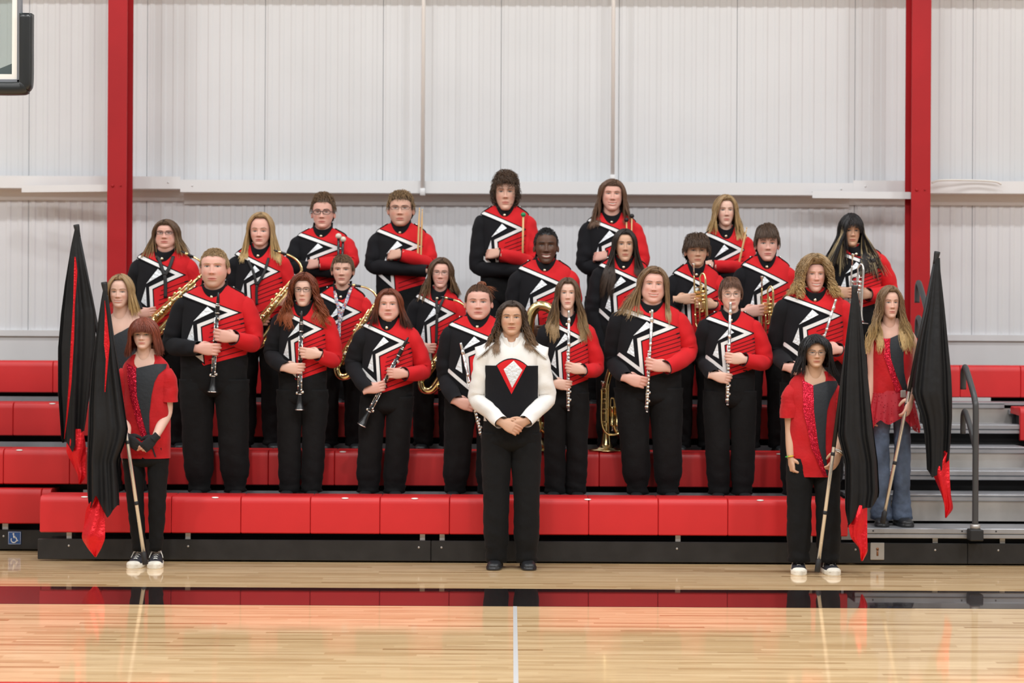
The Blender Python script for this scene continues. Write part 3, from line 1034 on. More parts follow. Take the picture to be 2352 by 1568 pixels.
def make_head(g, p, skin, brow, yaw=0.0, tilt=0.0, smile=0, lips=None, fat=0.0, eyecol=(0.012, 0.008, 0.005), beard=0.0, ear=True, eyez=0.52):
    h = Head()
    nt = 88
    s = np.linspace(-math.pi, math.pi, nt, endpoint=False)
    th = s - 0.58 * np.sin(s)
    sn, cs = np.sin(th), np.cos(th)
    zs = np.concatenate([np.linspace(p['neckz'], -0.04, 8), np.linspace(-0.02, 0.10, 9), np.linspace(0.108, 0.162, 7), np.linspace(0.168, 0.25, 17), np.linspace(0.257, 0.463, 24), np.linspace(0.469, 0.545, 20), np.linspace(0.552, 0.66, 15), np.linspace(0.68, 0.985, 12), [0.994, 0.9995]])
    a, f, b = pch(zs, ZT, AT), pch(zs, ZT, FT), pch(zs, ZT, BT)
    jw = 1 + fat * 1.0 * gs(zs, 0.17, 0.2)
    a = a * jw
    c = (b - f) / 2
    hb = (f + b) / 2
    # polar radius of the offset ellipse
    A = (sn[None] / a[:, None]) ** 2 + (cs[None] / hb[:, None]) ** 2
    Bq = 2 * cs[None] * c[:, None] / hb[:, None] ** 2
    Cq = (c[:, None] / hb[:, None]) ** 2 - 1
    disc = Bq ** 2 - 4 * A * Cq
    r1 = np.where(disc > 0, (-Bq + np.sqrt(np.maximum(disc, 0))) / (2 * A), 0)
    r1 = np.where(zs[:, None] < 0, r1 * 0, np.maximum(r1, 0))
    under = np.clip((zs + 0.04) / 0.04, 0, 1)
    nk = p['nk']
    nr = nk * np.interp(zs, [-1.2, -0.5, -0.2, 0.1, 0.3, 0.42], [1.0, 1.0, 1.0, 1.0, 0.9, 0.0])
    lowr = np.interp(zs, [p['neckz'], p['neckz'] * 0.35, 0.05], [1.0, 0.25, 0.0])[:, None]
    fl = p.get('flare', 0.0)
    nc = 0.07 + fl * 0.16 * lowr
    nr = nr * (1 + fl * 0.5 * lowr[:, 0] ** 1.5)
    A2 = (sn[None] / (nr[:, None] + 1e-6)) ** 2 + (cs[None] / (nr[:, None] * 1.02 + 1e-6)) ** 2
    B2 = 2 * cs[None] * nc / (nr[:, None] * 1.02 + 1e-6) ** 2
    C2 = (nc / (nr[:, None] * 1.02 + 1e-6)) ** 2 - 1
    d2 = B2 ** 2 - 4 * A2 * C2
    r2 = np.where((d2 > 0) & (nr[:, None] > 0.02), (-B2 + np.sqrt(np.maximum(d2, 0))) / (2 * A2), 0)
    r2 = np.maximum(r2, 0)
    # fullness under the chin
    if fat > 0:
        r2 = r2 * (1 + fat * 0.7 * gs(zs, -0.03, 0.1)[:, None] * np.clip(cs, 0, 1)[None])
    q = 7
    r = ((r1 * 1.0) ** q + r2 ** q) ** (1 / q)
    x = r * sn[None]
    y = -r * cs[None]
    z = np.repeat(zs[:, None], nt, 1)
    ax = np.abs(x)
    fr = sm(cs[None] * np.ones_like(x), 0.25, 0.6)
    # displacement forward
    nose = 0.018 * gs(x, 0, 0.040) * sm(z, 0.30, 0.34) * (1 - sm(z, 0.46, 0.62))
    nose += 0.076 * np.exp(-(np.abs(x) / (0.030 + 0.045 * (1 - sm(z, 0.33, 0.52)))) ** 2.2) * np.where(z > 0.345, np.clip(1 - (z - 0.345) / 0.22, 0, 1) ** 1.1, np.clip(1 - (0.345 - z) / 0.045, 0, 1) ** 0.7)
    nose += 0.028 * gs(ax, 0.058, 0.026) * gs(z, 0.345, 0.028)
    ez = eyez
    dsp = nose
    dsp -= 0.052 * gs(ax, 0.135, 0.075) * gs(z, 0.515, 0.046)
    dsp += 0.020 * gs(ax, 0.14, 0.040) * gs(z, 0.505, 0.026)
    dsp += 0.012 * gs(ax, 0.13, 0.10) * gs(z, 0.60, 0.03)
    dsp += (0.014 + 0.016 * min(smile, 1)) * gs(ax, 0.185, 0.07) * gs(z, 0.37 + 0.02 * min(smile, 1), 0.07)
    mw = 0.115 + 0.025 * smile
    up = 0.10 * smile * x ** 2 / (mw ** 2) * 0.3
    zm = 0.205 + up
    mk = np.clip(1 - (ax / mw) ** 2, 0, 1) ** 0.6
    op = 0.018 * max(0, smile - 0.6)
    dsp += mk * (0.022 * gs(z, zm + 0.020 + op, 0.016) + 0.024 * gs(z, zm - 0.024 - op, 0.02) - 0.010 * gs(z, zm, 0.008))
    dsp -= 0.010 * gs(z, 0.13, 0.025) * gs(x, 0, 0.12)
    dsp += 0.016 * gs(z, 0.055, 0.045) * gs(x, 0, 0.09)
    y = y - dsp * fr
    # cheeks to the side
    x = x * (1 + fat * 0.30 * gs(z, 0.22, 0.16) * sm(cs, -0.2, 0.4)[None])
    # ---- colour
    C = np.ones(x.shape + (3,)) * np.array(skin)

    def mixc(mask, col):
        nonlocal C
        m_ = np.clip(mask, 0, 1)[..., None] * fr[..., None]
        C = C * (1 - m_) + np.array(col) * m_
    sk = np.array(skin)
    blush = np.clip(sk * np.array((1.06, 0.74, 0.72)), 0, 1)
    mixc(0.55 * gs(ax, 0.19, 0.07) * gs(z, 0.34, 0.07), blush)
    mixc(0.45 * gs(x, 0, 0.05) * gs(z, 0.35, 0.04), blush)
    lipc = lips if lips is not None else np.clip(sk * np.array((0.80, 0.36, 0.38)), 0, 1)
    mixc(0.9 * mk * np.clip(1.35 - np.abs(z - zm + 0.002) / (0.034 + op), 0, 1) ** 0.7, lipc)
    mixc(0.85 * (ax < mw) * gs(z, zm, 0.0075), sk * np.array((0.36, 0.2, 0.2)))
    if smile >= 0.9:
        mixc(np.clip((1 - (x / (mw * 0.82)) ** 2 - ((z - zm) / (0.0155 * smile)) ** 2) * 3, 0, 1), (0.66, 0.60, 0.53))
    mixc(0.8 * gs(ax, 0.034, 0.016) * gs(z, 0.322, 0.010), sk * np.array((0.25, 0.14, 0.12)))
    # eyes
    eu, ev = (ax - 0.140) / 0.068, (z - 0.506) / (0.0205 if smile < 0.9 else 0.0155)
    em = np.clip((1 - (eu ** 2 + ev ** 2)) * 5, 0, 1)
    mixc(0.9 * em, np.minimum((0.46, 0.42, 0.40), sk * 1.6 + 0.10))
    mixc(0.95 * em * np.clip((1 - ((ax - 0.138) ** 2 + (z - 0.508) ** 2) / 0.031 ** 2) * 6, 0, 1), eyecol)
    lash = gs(eu ** 2 + ((z - 0.504) / 0.0245) ** 2, 1.0, 0.42) * (z > 0.503)
    mixc(0.95 * lash, np.minimum(np.array(brow) * 0.35, 0.03))
    mixc(0.45 * gs(eu ** 2 + ((z - 0.508) / 0.027) ** 2, 1.0, 0.3) * (z <= 0.503), np.array(brow))
    bz = 0.592 + 0.02 * gs(ax, 0.16, 0.06) - 0.02 * sm(ax, 0.18, 0.25)
    mixc(0.88 * gs(z, bz, 0.0165 - 0.004 * sm(ax, 0.12, 0.24)) * sm(ax, 0.045, 0.075) * (1 - sm(ax, 0.215, 0.245)), brow)
    if beard > 0:
        bd = sm(z, -0.12, 0.02) * (1 - sm(z, 0.17 + 0.35 * ax, 0.27 + 0.35 * ax)) * (1 - 0.95 * np.clip(1.4 - ((x / 0.12) ** 2 + ((z - 0.205) / 0.045) ** 2), 0, 1))
        mixc(beard * bd, np.array(brow) * 0.9 + sk * 0.1)
    # warp so that the eyes sit at the measured height
    k0 = p['eye']
    zw = np.where(z < 0, z, np.where(z < 0.51, z * k0 / 0.51, k0 + (z - 0.51) * (1 - k0) / 0.49))
    Pn = np.stack([x, y, zw], -1)

    def H(Q):
        Q = np.asarray(Q, float)
        X = Q[..., 0] * p['sx']
        Y = (Q[..., 1]) * p['sd']
        Z = Q[..., 2] * p['hh']
        t = tilt
        w1 = sm(Q[..., 2], -0.15, 0.1)
        tt = t * w1
        zc_ = 0.0
        X, Z = X * np.cos(tt) + Z * np.sin(tt), np.where(Z > 0, -X * np.sin(tt) + Z * np.cos(tt), Z)
        yw = yaw * w1
        X, Y = X * np.cos(yw) - Y * np.sin(yw), X * np.sin(yw) + Y * np.cos(yw)
        return np.stack([X + p['o'][0], Y + p['o'][1], Z + p['o'][2]], -1)
    h.H = H
    h.k0 = k0
    W = H(Pn)
    g.grid(W, cv=True, col=C, cap1=True)
    if ear:
        for sgn in (-1, 1):
            ph = np.linspace(-1.5, 1.5, 11)
            an = np.linspace(0, 2 * math.pi, 14, endpoint=False)
            ex = 0.030 * np.sin(ph)[:, None] + 0 * an[None]
            rr = np.cos(ph)[:, None] ** 0.6
            ey = rr * 0.062 * np.cos(an)[None]
            ezz = rr * (0.092 + 0.012 * np.sin(an)[None]) * np.sin(an)[None]
            dent = -0.022 * np.exp(-((ey + 0.01) / 0.03) ** 2 - (ezz / 0.05) ** 2)
            base = 0.35 * (1 + fat * 0.2)
            Ex = base + (ex + dent * (ex > 0) + 0.35 * ey + 0.012)
            E = np.stack([sgn * Ex, 0.055 + ey * 0.9, (0.41 + ezz) * k0 / 0.51], -1)
            g.grid(H(E), cv=True, col=np.clip(sk * np.array((1.0, 0.86, 0.85)), 0, 1), cap0=True, cap1=True)
    h.p = p
    return h


# ---- hair --------------------------------------------------------------
HC = np.array((0, 0.03, 0.56))
HS = np.array((0.362, 0.452, 0.455))


def hdir(th, ph):
    return np.stack([np.sin(th) * np.cos(ph), -np.cos(th) * np.cos(ph), np.sin(ph)], -1)


def hair_paths(th, d0, phe, hang, s0, thick, m, spread=0.0):
    d1 = hdir(th, phe)
    ang = np.arccos(np.clip((d0 * d1).sum(-1), -1, 1))
    arc = ang * 0.45
    tot = arc * (1 - s0) + hang
    q = np.linspace(0, 1, m)[None] * tot[:, None]
    tt = np.clip(s0[:, None] + q / (arc[:, None] + 1e-6), 0, 1)[..., None]
    om = np.maximum(ang, 1e-3)[:, None, None]
    dv = (np.sin((1 - tt) * om) * d0[:, None] + np.sin(tt * om) * d1[:, None]) / np.sin(om)
    dv = norm(dv)
    P = HC + HS * dv * (1 + thick[:, None, None] / 0.42)
    by = np.clip(q - (arc * (1 - s0))[:, None], 0, None)
    P[..., 2] -= by
    P[..., 0] += np.sign(np.sin(th))[:, None] * np.broadcast_to(spread, th.shape)[:, None] * by
    return P, q / (tot[:, None] + 1e-9), by


def strands(g, W, rad, C, n=3):
    """W[N,m,3] world paths -> thin tapered tubes"""
    N_, m = W.shape[:2]
    T = norm(np.gradient(W, axis=1))
    e1 = norm(np.cross(T, np.array((0.31, 0.9, 0.27))))
    e2 = np.cross(T, e1)
    a = np.linspace(0, 2 * math.pi, n, endpoint=False)
    t = np.linspace(0, 1, m)
    rr = rad[:, None] * (1 - 0.75 * t ** 3)[None]
    P = W[:, :, None] + rr[:, :, None, None] * (np.cos(a)[None, None, :, None] * e1[:, :, None] + np.sin(a)[None, None, :, None] * e2[:, :, None])
    i = np.arange(m - 1)
    j = np.arange(n)
    ii, jj = np.meshgrid(i, j, indexing='ij')
    q = np.stack([ii * n + jj, (ii + 1) * n + jj, (ii + 1) * n + (jj + 1) % n, ii * n + (jj + 1) % n], -1).reshape(-1, 4)
    Fc = (q[None] + (np.arange(N_) * m * n)[:, None, None]).reshape(-1, 4)
    CC = np.repeat(C[:, :, None], n, 2).reshape(-1, 3)
    g.add(P.reshape(-1, 3), Fc, CC)


def make_hair(per, spec, seed):
    h, p = per['head'], per['hp']
    rng = np.random.default_rng(seed)
    hh = p['hh']
    col = np.array(spec['col'])
    tip = np.array(spec.get('tip', spec['col']))
    kind = spec.get('kind', 'long')
    part = spec.get('part', 0.0)
    vol = spec.get('vol', 0.016) / hh
    th0L, th0R = [math.radians(v) for v in spec.get('face', (58, 58))]
    fz = spec.get('front', 0.86 if kind != 'short' else 0.82) + 0.03
    n = int(spec.get('n', 420) * 1.2)
    cam_, cfr = spec.get('curl', (0.0, 0.0))
    rad = spec.get('rad', 0.0034) * 0.8
    lockth = math.radians(spec.get('locks', 105))
    g = G()

    def phz(z):
        return np.arcsin(np.clip((np.asarray(z, float) - HC[2]) / HS[2], -0.98, 0.98))

    def d0of(th):
        t = np.clip(np.abs(th) / math.pi, 0, 1)[:, None]
        if kind == 'short':
            return norm(np.array(spec.get('crown', (part * 0.4, 0.22, 0.97))) * np.ones_like(t))
        a_ = np.array((part, -0.70, 0.70))
        b_ = np.array((part * 0.5, 0.42, 0.90))
        return norm(a_ * (1 - t) + b_ * t)

    def end_phi(th):
        at_ = np.degrees(np.abs(th))
        if kind == 'short':
            sd = spec.get('side', 0.50)
            z_ = np.interp(at_, [0, 38, 56, 70, 84, 100, 125, 180], [fz, fz, fz - 0.06, sd, sd + 0.02, sd + 0.10, 0.26, 0.14])
            return phz(z_)
        th0 = np.where(th < 0, th0L, th0R)
        z_ = np.where(np.abs(th) < th0, fz - 0.10 * sm(np.abs(th) / th0, 0.55, 1.0), 0.5)
        return phz(z_)

    def colr(u, rnd):
        c_ = col * (1 - u[..., None]) + tip * u[..., None]
        return np.clip(c_ * rnd, 0, 1)

    def to_world(P, th, by, amp, ph, lock=True):
        W = h.H(P)
        if amp is not None:
            s_ = np.cumsum(np.linalg.norm(np.diff(W, axis=1, prepend=W[:, :1]), axis=-1), axis=1)
            env = sm(s_, 0.02, 0.12) if kind != 'short' else sm(s_, 0.0, 0.03)
            W[..., 0] += amp[:, None] * env * np.cos(cfr * s_ + ph[:, None])
            W[..., 1] += amp[:, None] * env * np.sin(cfr * s_ + ph[:, None])
            W[..., 2] += 0.4 * amp[:, None] * env * np.sin(cfr * s_ * 1.1 + 2 * ph[:, None])
        tor = per.get('torso')
        if tor is not None and lock:
            front = np.abs(th)[:, None] < lockth
            low = W[..., 2] < tor.zc + 0.03
            yf = tor.front(W[..., 0], W[..., 2]) - 0.012
            ybk = 2 * tor.cy - yf
            ease = sm(tor.zc + 0.06 - W[..., 2], 0, 0.06)
            W[..., 1] = np.where(front, np.minimum(W[..., 1], W[..., 1] * (1 - ease) + yf * ease), np.where(low, np.maximum(W[..., 1], ybk), W[..., 1]))
        sw = spec.get('sweep')
        if sw:
            k = by * hh
            W[..., 0] += sw[0] * sm(k, 0.0, sw[2]) * sw[1]
        return W

    # solid cap under the strands
    tg = np.linspace(-math.pi, math.pi, 73)[:-1]
    one = np.ones_like(tg)
    P, u, by = hair_paths(tg, d0of(tg), end_phi(tg), 0 * one, 0 * one, one * vol * 0.55, 14)
    lift = spec.get('lift', 0.0) / hh
    if lift:
        P[..., 2] += lift * sm(P[..., 2], 0.75, 1.0)
    ed = sm(u, 0.70, 1.0)[..., None] * (0.75 if kind == 'short' else 0.5) * (np.abs(tg)[:, None, None] < 2.0)
    P = HC + (P - HC) * (1 - ed * vol * 0.55 / 0.42)
    W = to_world(P, tg, by, None, None, False) + wob(h.H(P), spec.get('rough', 0.003), 60, seed)
    g.grid(np.swapaxes(W, 0, 1), cv=True, col=np.swapaxes(colr(u * 0.15, 0.62), 0, 1))
    # hanging sheets
    end = spec.get('end')
    hang_full = 0.0
    if kind != 'short' and end is not None:
        zeq = h.H(np.array([[0, 0, 0.5]]))[0, 2]
        eq = lambda e: max(0.01, (zeq - per['z'](e)) / hh)
        if not isinstance(end, (tuple, list)):
            end = (end, end, end)
        eL, eB, eR = [eq(e) for e in end]

        def hangof(th):
            t = np.clip((np.abs(th) - math.radians(60)) / math.radians(120), 0, 1)
            side = np.where(th < 0, eL, eR)
            return side * (1 - t) + eB * t
        tg = np.concatenate([np.linspace(th0R + 0.06, math.pi, 30), np.linspace(-math.pi, -th0L - 0.06, 30)[1:]])
        one = np.ones_like(tg)
        P, u, by = hair_paths(tg, d0of(tg), end_phi(tg), hangof(tg) * 0.60, 0.25 * one, one * vol * 0.55, 26, spec.get('spread', 0.05) + 0.4 * np.where(tg < 0, *spec.get('wide', (0.22, 0.22))) * np.abs(np.sin(tg * 7)))
        W = to_world(P, tg, by, None, None)
        W = W + wob(W, 0.008, 45, seed)
        g.grid(np.swapaxes(W, 0, 1), col=np.swapaxes(colr(sm(u, 0.45, 1.0), 0.5), 0, 1))
        # strands gather in locks that share their fall, wave and length
        nc = spec.get('locks_n', 54)
        cth = np.concatenate([rng.uniform(th0R, math.pi, nc // 2), rng.uniform(-math.pi, -th0L, nc // 2)])
        sel = rng.uniform(0, 1, nc) < 0.65
        e0 = np.where(cth < 0, th0L, th0R)
        cth = np.where(sel, np.sign(cth) * (e0 + (np.abs(cth) - e0) * 0.45), cth)
        cid = rng.integers(0, nc, n)
        th = cth[cid] + rng.normal(0, 0.10, n)
        e0 = np.where(th < 0, th0L, th0R)
        th = np.sign(cth[cid]) * np.clip(np.abs(th), e0, math.pi)
        cw_ = rng.uniform(-0.12, 1.0, nc)
        clen = rng.uniform(0.70, 1.03, nc)
        cph = rng.uniform(0, 6.28, nc)
        hang = hangof(th) * clen[cid] * rng.uniform(0.88, 1.03, len(th))
        s0 = rng.uniform(0, 0.35, len(th))
        tk = vol * rng.uniform(0.55, 1.15, len(th))
        wl_, wr_ = spec.get('wide', (0.22, 0.22))
        wide = spec.get('spread', 0.05) + np.where(th < 0, wl_, wr_)
        P, u, by = hair_paths(th, d0of(th), end_phi(th), hang, s0, tk, 13 if cfr < 30 else 16 if cfr < 40 else 26, wide * (cw_[cid] + rng.normal(0, 0.06, len(th))))
        amp = rng.uniform(0.4, 1.0, len(th)) * max(cam_, 0.0025)
        amp = amp * 0.35 + 0.65 * rng.uniform(0.4, 1.0, nc)[cid] * max(cam_, 0.0025)
        ph = cph[cid] + rng.normal(0, 0.3, len(th))
        if cfr == 0:
            cfr = 22
        W = to_world(P, th, by, amp, ph)
        rnd = rng.uniform(0.7, 1.25, (len(th), 1, 1))
        C = colr(sm(u, 0.35, 1.0), rnd)
        if spec.get('streak'):
            sc_, a0, a1 = spec['streak']
            m_ = (th > math.radians(a0)) & (th < math.radians(a1))
            m_ |= (th > math.radians(62)) & (th < math.radians(70))
            C = np.where(m_[:, None, None] & (u[..., None] > 0.3), np.array(sc_) * rnd, C)
        strands(g, W, np.full(len(th), rad) * rng.uniform(0.7, 1.2, len(th)), C)
    # strands over the scalp (also the whole of a short cut)
    ns = spec.get('ns', 700 if kind == 'short' else 240)
    lim = math.pi
    th = rng.uniform(-lim, lim, ns)
    th = np.where(rng.uniform(0, 1, ns) < 0.6, th * 0.6, th)
    ph_e = end_phi(th) + rng.normal(0, spec.get('edge', 0.04), ns)
    if kind == 'short':
        d1 = hdir(th, ph_e)
        d0 = d0of(th)
        s0 = rng.uniform(0.0, 0.85, ns)
        # short strand: starts part way along the flow line and runs on for its own length
        d0s = norm(d0 * (1 - s0[:, None]) + d1 * s0[:, None] + rng.normal(0, 0.05, (ns, 3)))
        ln = spec.get('len', 0.045) / hh
        jit = spec.get('mess', 0.25)
        d1s = norm(d1 + rng.normal(0, jit, (ns, 3)))
        om = np.arccos(np.clip((d0s * d1s).sum(-1), -1, 1))
        fr_ = np.clip(ln / (om * 0.45 + 1e-4), 0, 1)
        d2 = norm(d0s * (1 - fr_[:, None]) + d1s * fr_[:, None])
        m = 6 if cfr < 40 else 11
        t = np.linspace(0, 1, m)[None, :, None]
        dv = norm(d0s[:, None] * (1 - t) + d2[:, None] * t)
        up = sm(HC[2] + HS[2] * dv[..., 2], 0.72, 0.98)
        tk = vol * (0.45 + (0.25 + 0.75 * up) * rng.uniform(0.3, 1.15, (ns, 1)) * np.sin(t[..., 0] * 2.4))
        P = HC + HS * dv * (1 + tk[..., None] / 0.42)
        P[..., 2] += lift * sm(P[..., 2], 0.75, 1.0) * rng.uniform(0.8, 1.25, (ns, 1))
        amp = rng.uniform(0.4, 1.0, ns) * cam_
        W = to_world(P, th, 0 * P[..., 0], amp, rng.uniform(0, 6.28, ns), False)
        u = np.repeat(np.linspace(0, 1, m)[None], ns, 0)
    else:
        sgn_ok = np.abs(th) > 0.0
        one = np.ones(ns)
        P, u, by = hair_paths(th, d0of(th), ph_e, 0 * one, rng.uniform(0, 0.3, ns), vol * rng.uniform(0.55, 1.1, ns), 8)
        amp = rng.uniform(0.4, 1.0, ns) * min(cam_, 0.006)
        W = to_world(P, th, by, amp, rng.uniform(0, 6.28, ns), False)
        u = u * 0.2
    C = colr(u * (1.0 if kind == 'short' else 0.5), rng.uniform(0.65, 1.3, (ns, 1, 1)))
    strands(g, W, np.full(ns, rad * (0.72 if kind == 'short' else 0.85)) * rng.uniform(0.7, 1.2, ns), C)
    # fringe
    if 'bang' in spec:
        bz_, wl, wr = spec['bang'][:3]
        nb = spec.get('nb', 150)
        tb = rng.uniform(math.radians(-wl), math.radians(wr), nb)
        d0 = norm(np.stack([part * 0.6 + rng.uniform(-0.25, 0.25, nb), np.full(nb, -0.15) + rng.uniform(-0.3, 0.3, nb), np.full(nb, 0.95)], -1))
        zb = bz_ + rng.normal(0, 0.022, nb)
        if len(spec['bang']) > 3:          # split or swept fringe: longer towards the sides
            zb = zb - spec['bang'][3] * (np.abs(tb) / math.radians(max(wl, wr))) ** 2
        P, u, by = hair_paths(tb, d0, phz(zb), 0 * tb, 0 * tb, vol * rng.uniform(0.65, 1.15, nb), 10)
        amp = rng.uniform(0.4, 1.0, nb) * cam_
        W = to_world(P, tb, by, amp, rng.uniform(0, 6.28, nb), False)
        strands(g, W, np.full(nb, rad * 1.1), colr(sm(u, 0.2, 1) * 0.6, rng.uniform(0.7, 1.25, (nb, 1, 1))))
    return g


# ---- torso -------------------------------------------------------------
VT = [-0.6, -0.25, 0.0, 0.35, 0.65, 0.85, 0.96, 1.02, 1.06, 1.10, 1.14, 1.18, 1.21, 1.24]
WT = [1.02, 1.02, 1.00, 1.0, 1.02, 1.04, 1.05, 1.01, 0.93, 0.79, 0.63, 0.48, 0.40, 0.36]
DT = [0.92, 0.95, 0.95, 1.0, 1.0, 0.92, 0.80, 0.70, 0.62, 0.54, 0.47, 0.41, 0.37, 0.34]


class Torso:
    def __init__(s, cx, cy, zh, zc, tw, dp, belly=0.0, slope=1.0, hipk=1.0):
        s.cx, s.cy, s.zh, s.zc, s.tw, s.dp, s.belly = cx, cy, zh, zc, tw, dp, belly
        s.WT = np.array(WT).copy()
        s.WT[:4] *= hipk

    def v(s, z):
        return (np.asarray(z, float) - s.zh) / (s.zc - s.zh)

    def W(s, z):
        return s.tw * pch(s.v(z), VT, s.WT) * (1 + 0.5 * s.belly * gs(s.v(z), 0.1, 0.4))

    def D(s, z):
        return s.dp * pch(s.v(z), VT, DT) * (1 + s.belly * gs(s.v(z), 0.15, 0.4))

    def front(s, x, z):
        t = np.clip(np.abs(np.asarray(x) - s.cx) / s.W(z), 0, 0.985)
        return s.cy - s.D(z) * (1 - t ** 2.4) ** (1 / 2.4)

    def rings(s, va, vb, n, m=56, k=1.0):
        zs = s.zh + np.linspace(va, vb, n) * (s.zc - s.zh)
        a = np.linspace(-math.pi, math.pi, m, endpoint=False)
        e = 2 / 2.4
        sx = np.sign(np.sin(a)) * np.abs(np.sin(a)) ** e
        cy = np.sign(np.cos(a)) * np.abs(np.cos(a)) ** e
        W, D = s.W(zs) * k, s.D(zs) * k
        return np.stack([s.cx + W[:, None] * sx, s.cy - D[:, None] * cy, zs[:, None] + 0 * a], -1)

    def uv(s, u, v, off):
        """(u, v) on the chest: u in half widths, v from hem (0) to collar (1)"""
        u, v = np.asarray(u, float), np.asarray(v, float)
        z = s.zh + v * (s.zc - s.zh)
        w_ = s.W(z) * 0.985
        x = np.clip(u * s.tw, -w_, w_)
        return np.stack([s.cx + x, s.front(s.cx + x, z) - off, z], -1)


def clip_poly(poly, cell):
    """Sutherland-Hodgman: clip rectangle cell by convex poly (counter-clockwise)"""
    out = cell
    n = len(poly)
    for i in range(n):
        a, b = poly[i], poly[(i + 1) % n]
        inp, out = out, []
        if not inp:
            return []
        ex, ey = b[0] - a[0], b[1] - a[1]
        for k in range(len(inp)):
            p, q = inp[k - 1], inp[k]
            sp = ex * (p[1] - a[1]) - ey * (p[0] - a[0])
            sq = ex * (q[1] - a[1]) - ey * (q[0] - a[0])
            if (sp >= 0) != (sq >= 0):
                t = sp / (sp - sq)
                out.append((p[0] + t * (q[0] - p[0]), p[1] + t * (q[1] - p[1])))
            if sq >= 0:
                out.append(q)
    return out


def ccw(poly):
    a = sum(poly[i - 1][0] * poly[i][1] - poly[i][0] * poly[i - 1][1] for i in range(len(poly)))
    return poly if a > 0 else poly[::-1]


def applique(g, tor, polys, off, step=0.075):
    """sew flat convex pieces onto the chest; they follow its curve"""
    idx, pts, faces = {}, [], []
    for poly in polys:
        poly = ccw(list(poly))
        us, vs = [q[0] for q in poly], [q[1] for q in poly]
        for i in range(int(math.floor(min(us) / step)), int(math.ceil(max(us) / step))):
            for j in range(int(math.floor(min(vs) / step)), int(math.ceil(max(vs) / step))):
                c = clip_poly(poly, [(i * step, j * step), ((i + 1) * step, j * step), ((i + 1) * step, (j + 1) * step), (i * step, (j + 1) * step)])
                if len(c) < 3:
                    continue
                f = []
                for q in c:
                    key = (round(q[0], 5), round(q[1], 5))
                    if key not in idx:
                        idx[key] = len(pts)
                        pts.append(q)
                    if not f or f[-1] != idx[key]:
                        f.append(idx[key])
                if f[0] == f[-1]:
                    f = f[:-1]
                if len(f) >= 3:
                    faces.append(f)
    if pts:
        a = np.array(pts)
        g.add(tor.uv(a[:, 0], a[:, 1], off), faces)
    return g


def band(tor, pts, th):
    """mitred band along a polyline given in (u, v); th in metres; returns convex quads in (u, v)"""
    h = tor.zc - tor.zh
    P = [np.array((u * tor.tw, v * h)) for u, v in pts]
    n = len(P)
    L_, R_ = [], []
    for i in range(n):
        if i == 0:
            t = norm(P[1] - P[0])
            nn = np.array((-t[1], t[0]))
        elif i == n - 1:
            t = norm(P[-1] - P[-2])
            nn = np.array((-t[1], t[0]))
        else:
            t1, t2 = norm(P[i] - P[i - 1]), norm(P[i + 1] - P[i])
            n1, n2 = np.array((-t1[1], t1[0])), np.array((-t2[1], t2[0]))
            nn = n1 + n2
            nn = nn / max(np.dot(nn, nn) / 2, 0.16)
        L_.append(P[i] + nn * th / 2)
        R_.append(P[i] - nn * th / 2)
    un = lambda q: (q[0] / tor.tw, q[1] / h)
    return [[un(L_[i]), un(R_[i]), un(R_[i + 1]), un(L_[i + 1])] for i in range(n - 1)]


def sleeve(pts, radii, seed, nseg=38, n=22, wrinkle=0.005):
    """a cloth sleeve along the arm with folds gathered at the elbow"""
    path = crom(pts, nseg)
    t = np.linspace(0, 1, nseg)
    rr = pch(t, np.linspace(0, 1, len(radii)), radii)
    T = norm(np.gradient(path, axis=0))
    e1 = norm(np.cross(T, np.array((0.13, 0.97, 0.21))))
    e2 = np.cross(T, e1)
    a = np.linspace(0, 2 * math.pi, n, endpoint=False)
    el = gs(t, 0.52, 0.16)
    fold = 1 + 0.055 * el[:, None] * np.sin(t[:, None] * 60 + 1.2 * np.sin(a[None] + seed)) * (0.5 + 0.5 * np.cos(a[None] - 2.4))
    fold = fold + 0.03 * np.sin(3 * a[None] + seed + 6 * t[:, None])
    P = path[:, None] + (rr[:, None] * fold)[..., None] * (np.cos(a)[None, :, None] * e1[:, None] + np.sin(a)[None, :, None] * e2[:, None])
    return P + wob(P, wrinkle, 22, seed), path


def shoe_mesh():
    """plain black lace-up shoe, toe towards -y, sole on z = 0"""
    g = G()
    ys = np.array([-0.185, -0.178, -0.15, -0.11, -0.06, 0.0, 0.05, 0.075, 0.082])
    ww = np.array([0.012, 0.030, 0.044, 0.048, 0.043, 0.037, 0.035, 0.026, 0.010])
    hz = np.array([0.030, 0.040, 0.048, 0.056, 0.072, 0.088, 0.092, 0.086, 0.07])
    a = np.linspace(0, math.pi, 15)
    P = np.stack([np.stack([w_ * np.sign(np.cos(a)) * np.abs(np.cos(a)) ** 0.7, np.full(15, y), 0.018 + (h_ - 0.018) * np.abs(np.sin(a)) ** 0.8], -1) for y, w_, h_ in zip(ys, ww, hz)])
    g.grid(P, cap0=True, cap1=True)
    b = np.linspace(0, 2 * math.pi, 26, endpoint=False)
    ox = np.interp(-np.cos(b), np.linspace(-1, 1, 9), ww * 0 + 1)
    prof = []
    yy = -0.052 - 0.136 * np.cos(b)
    wx = np.interp(yy, ys, ww) + 0.004
    wx = np.maximum(wx, 0.006) * np.sign(np.sin(b) + 1e-9)
    for z in (0.0, 0.004, 0.02):
        prof.append(np.stack([wx * (1.0 if z else 0.96), yy, np.full(26, z)], -1))
    g.grid(np.array(prof), cv=True, cap0=True, cap1=True)
    return g.mesh('shoe', M['leather'])


SHOE = shoe_mesh()


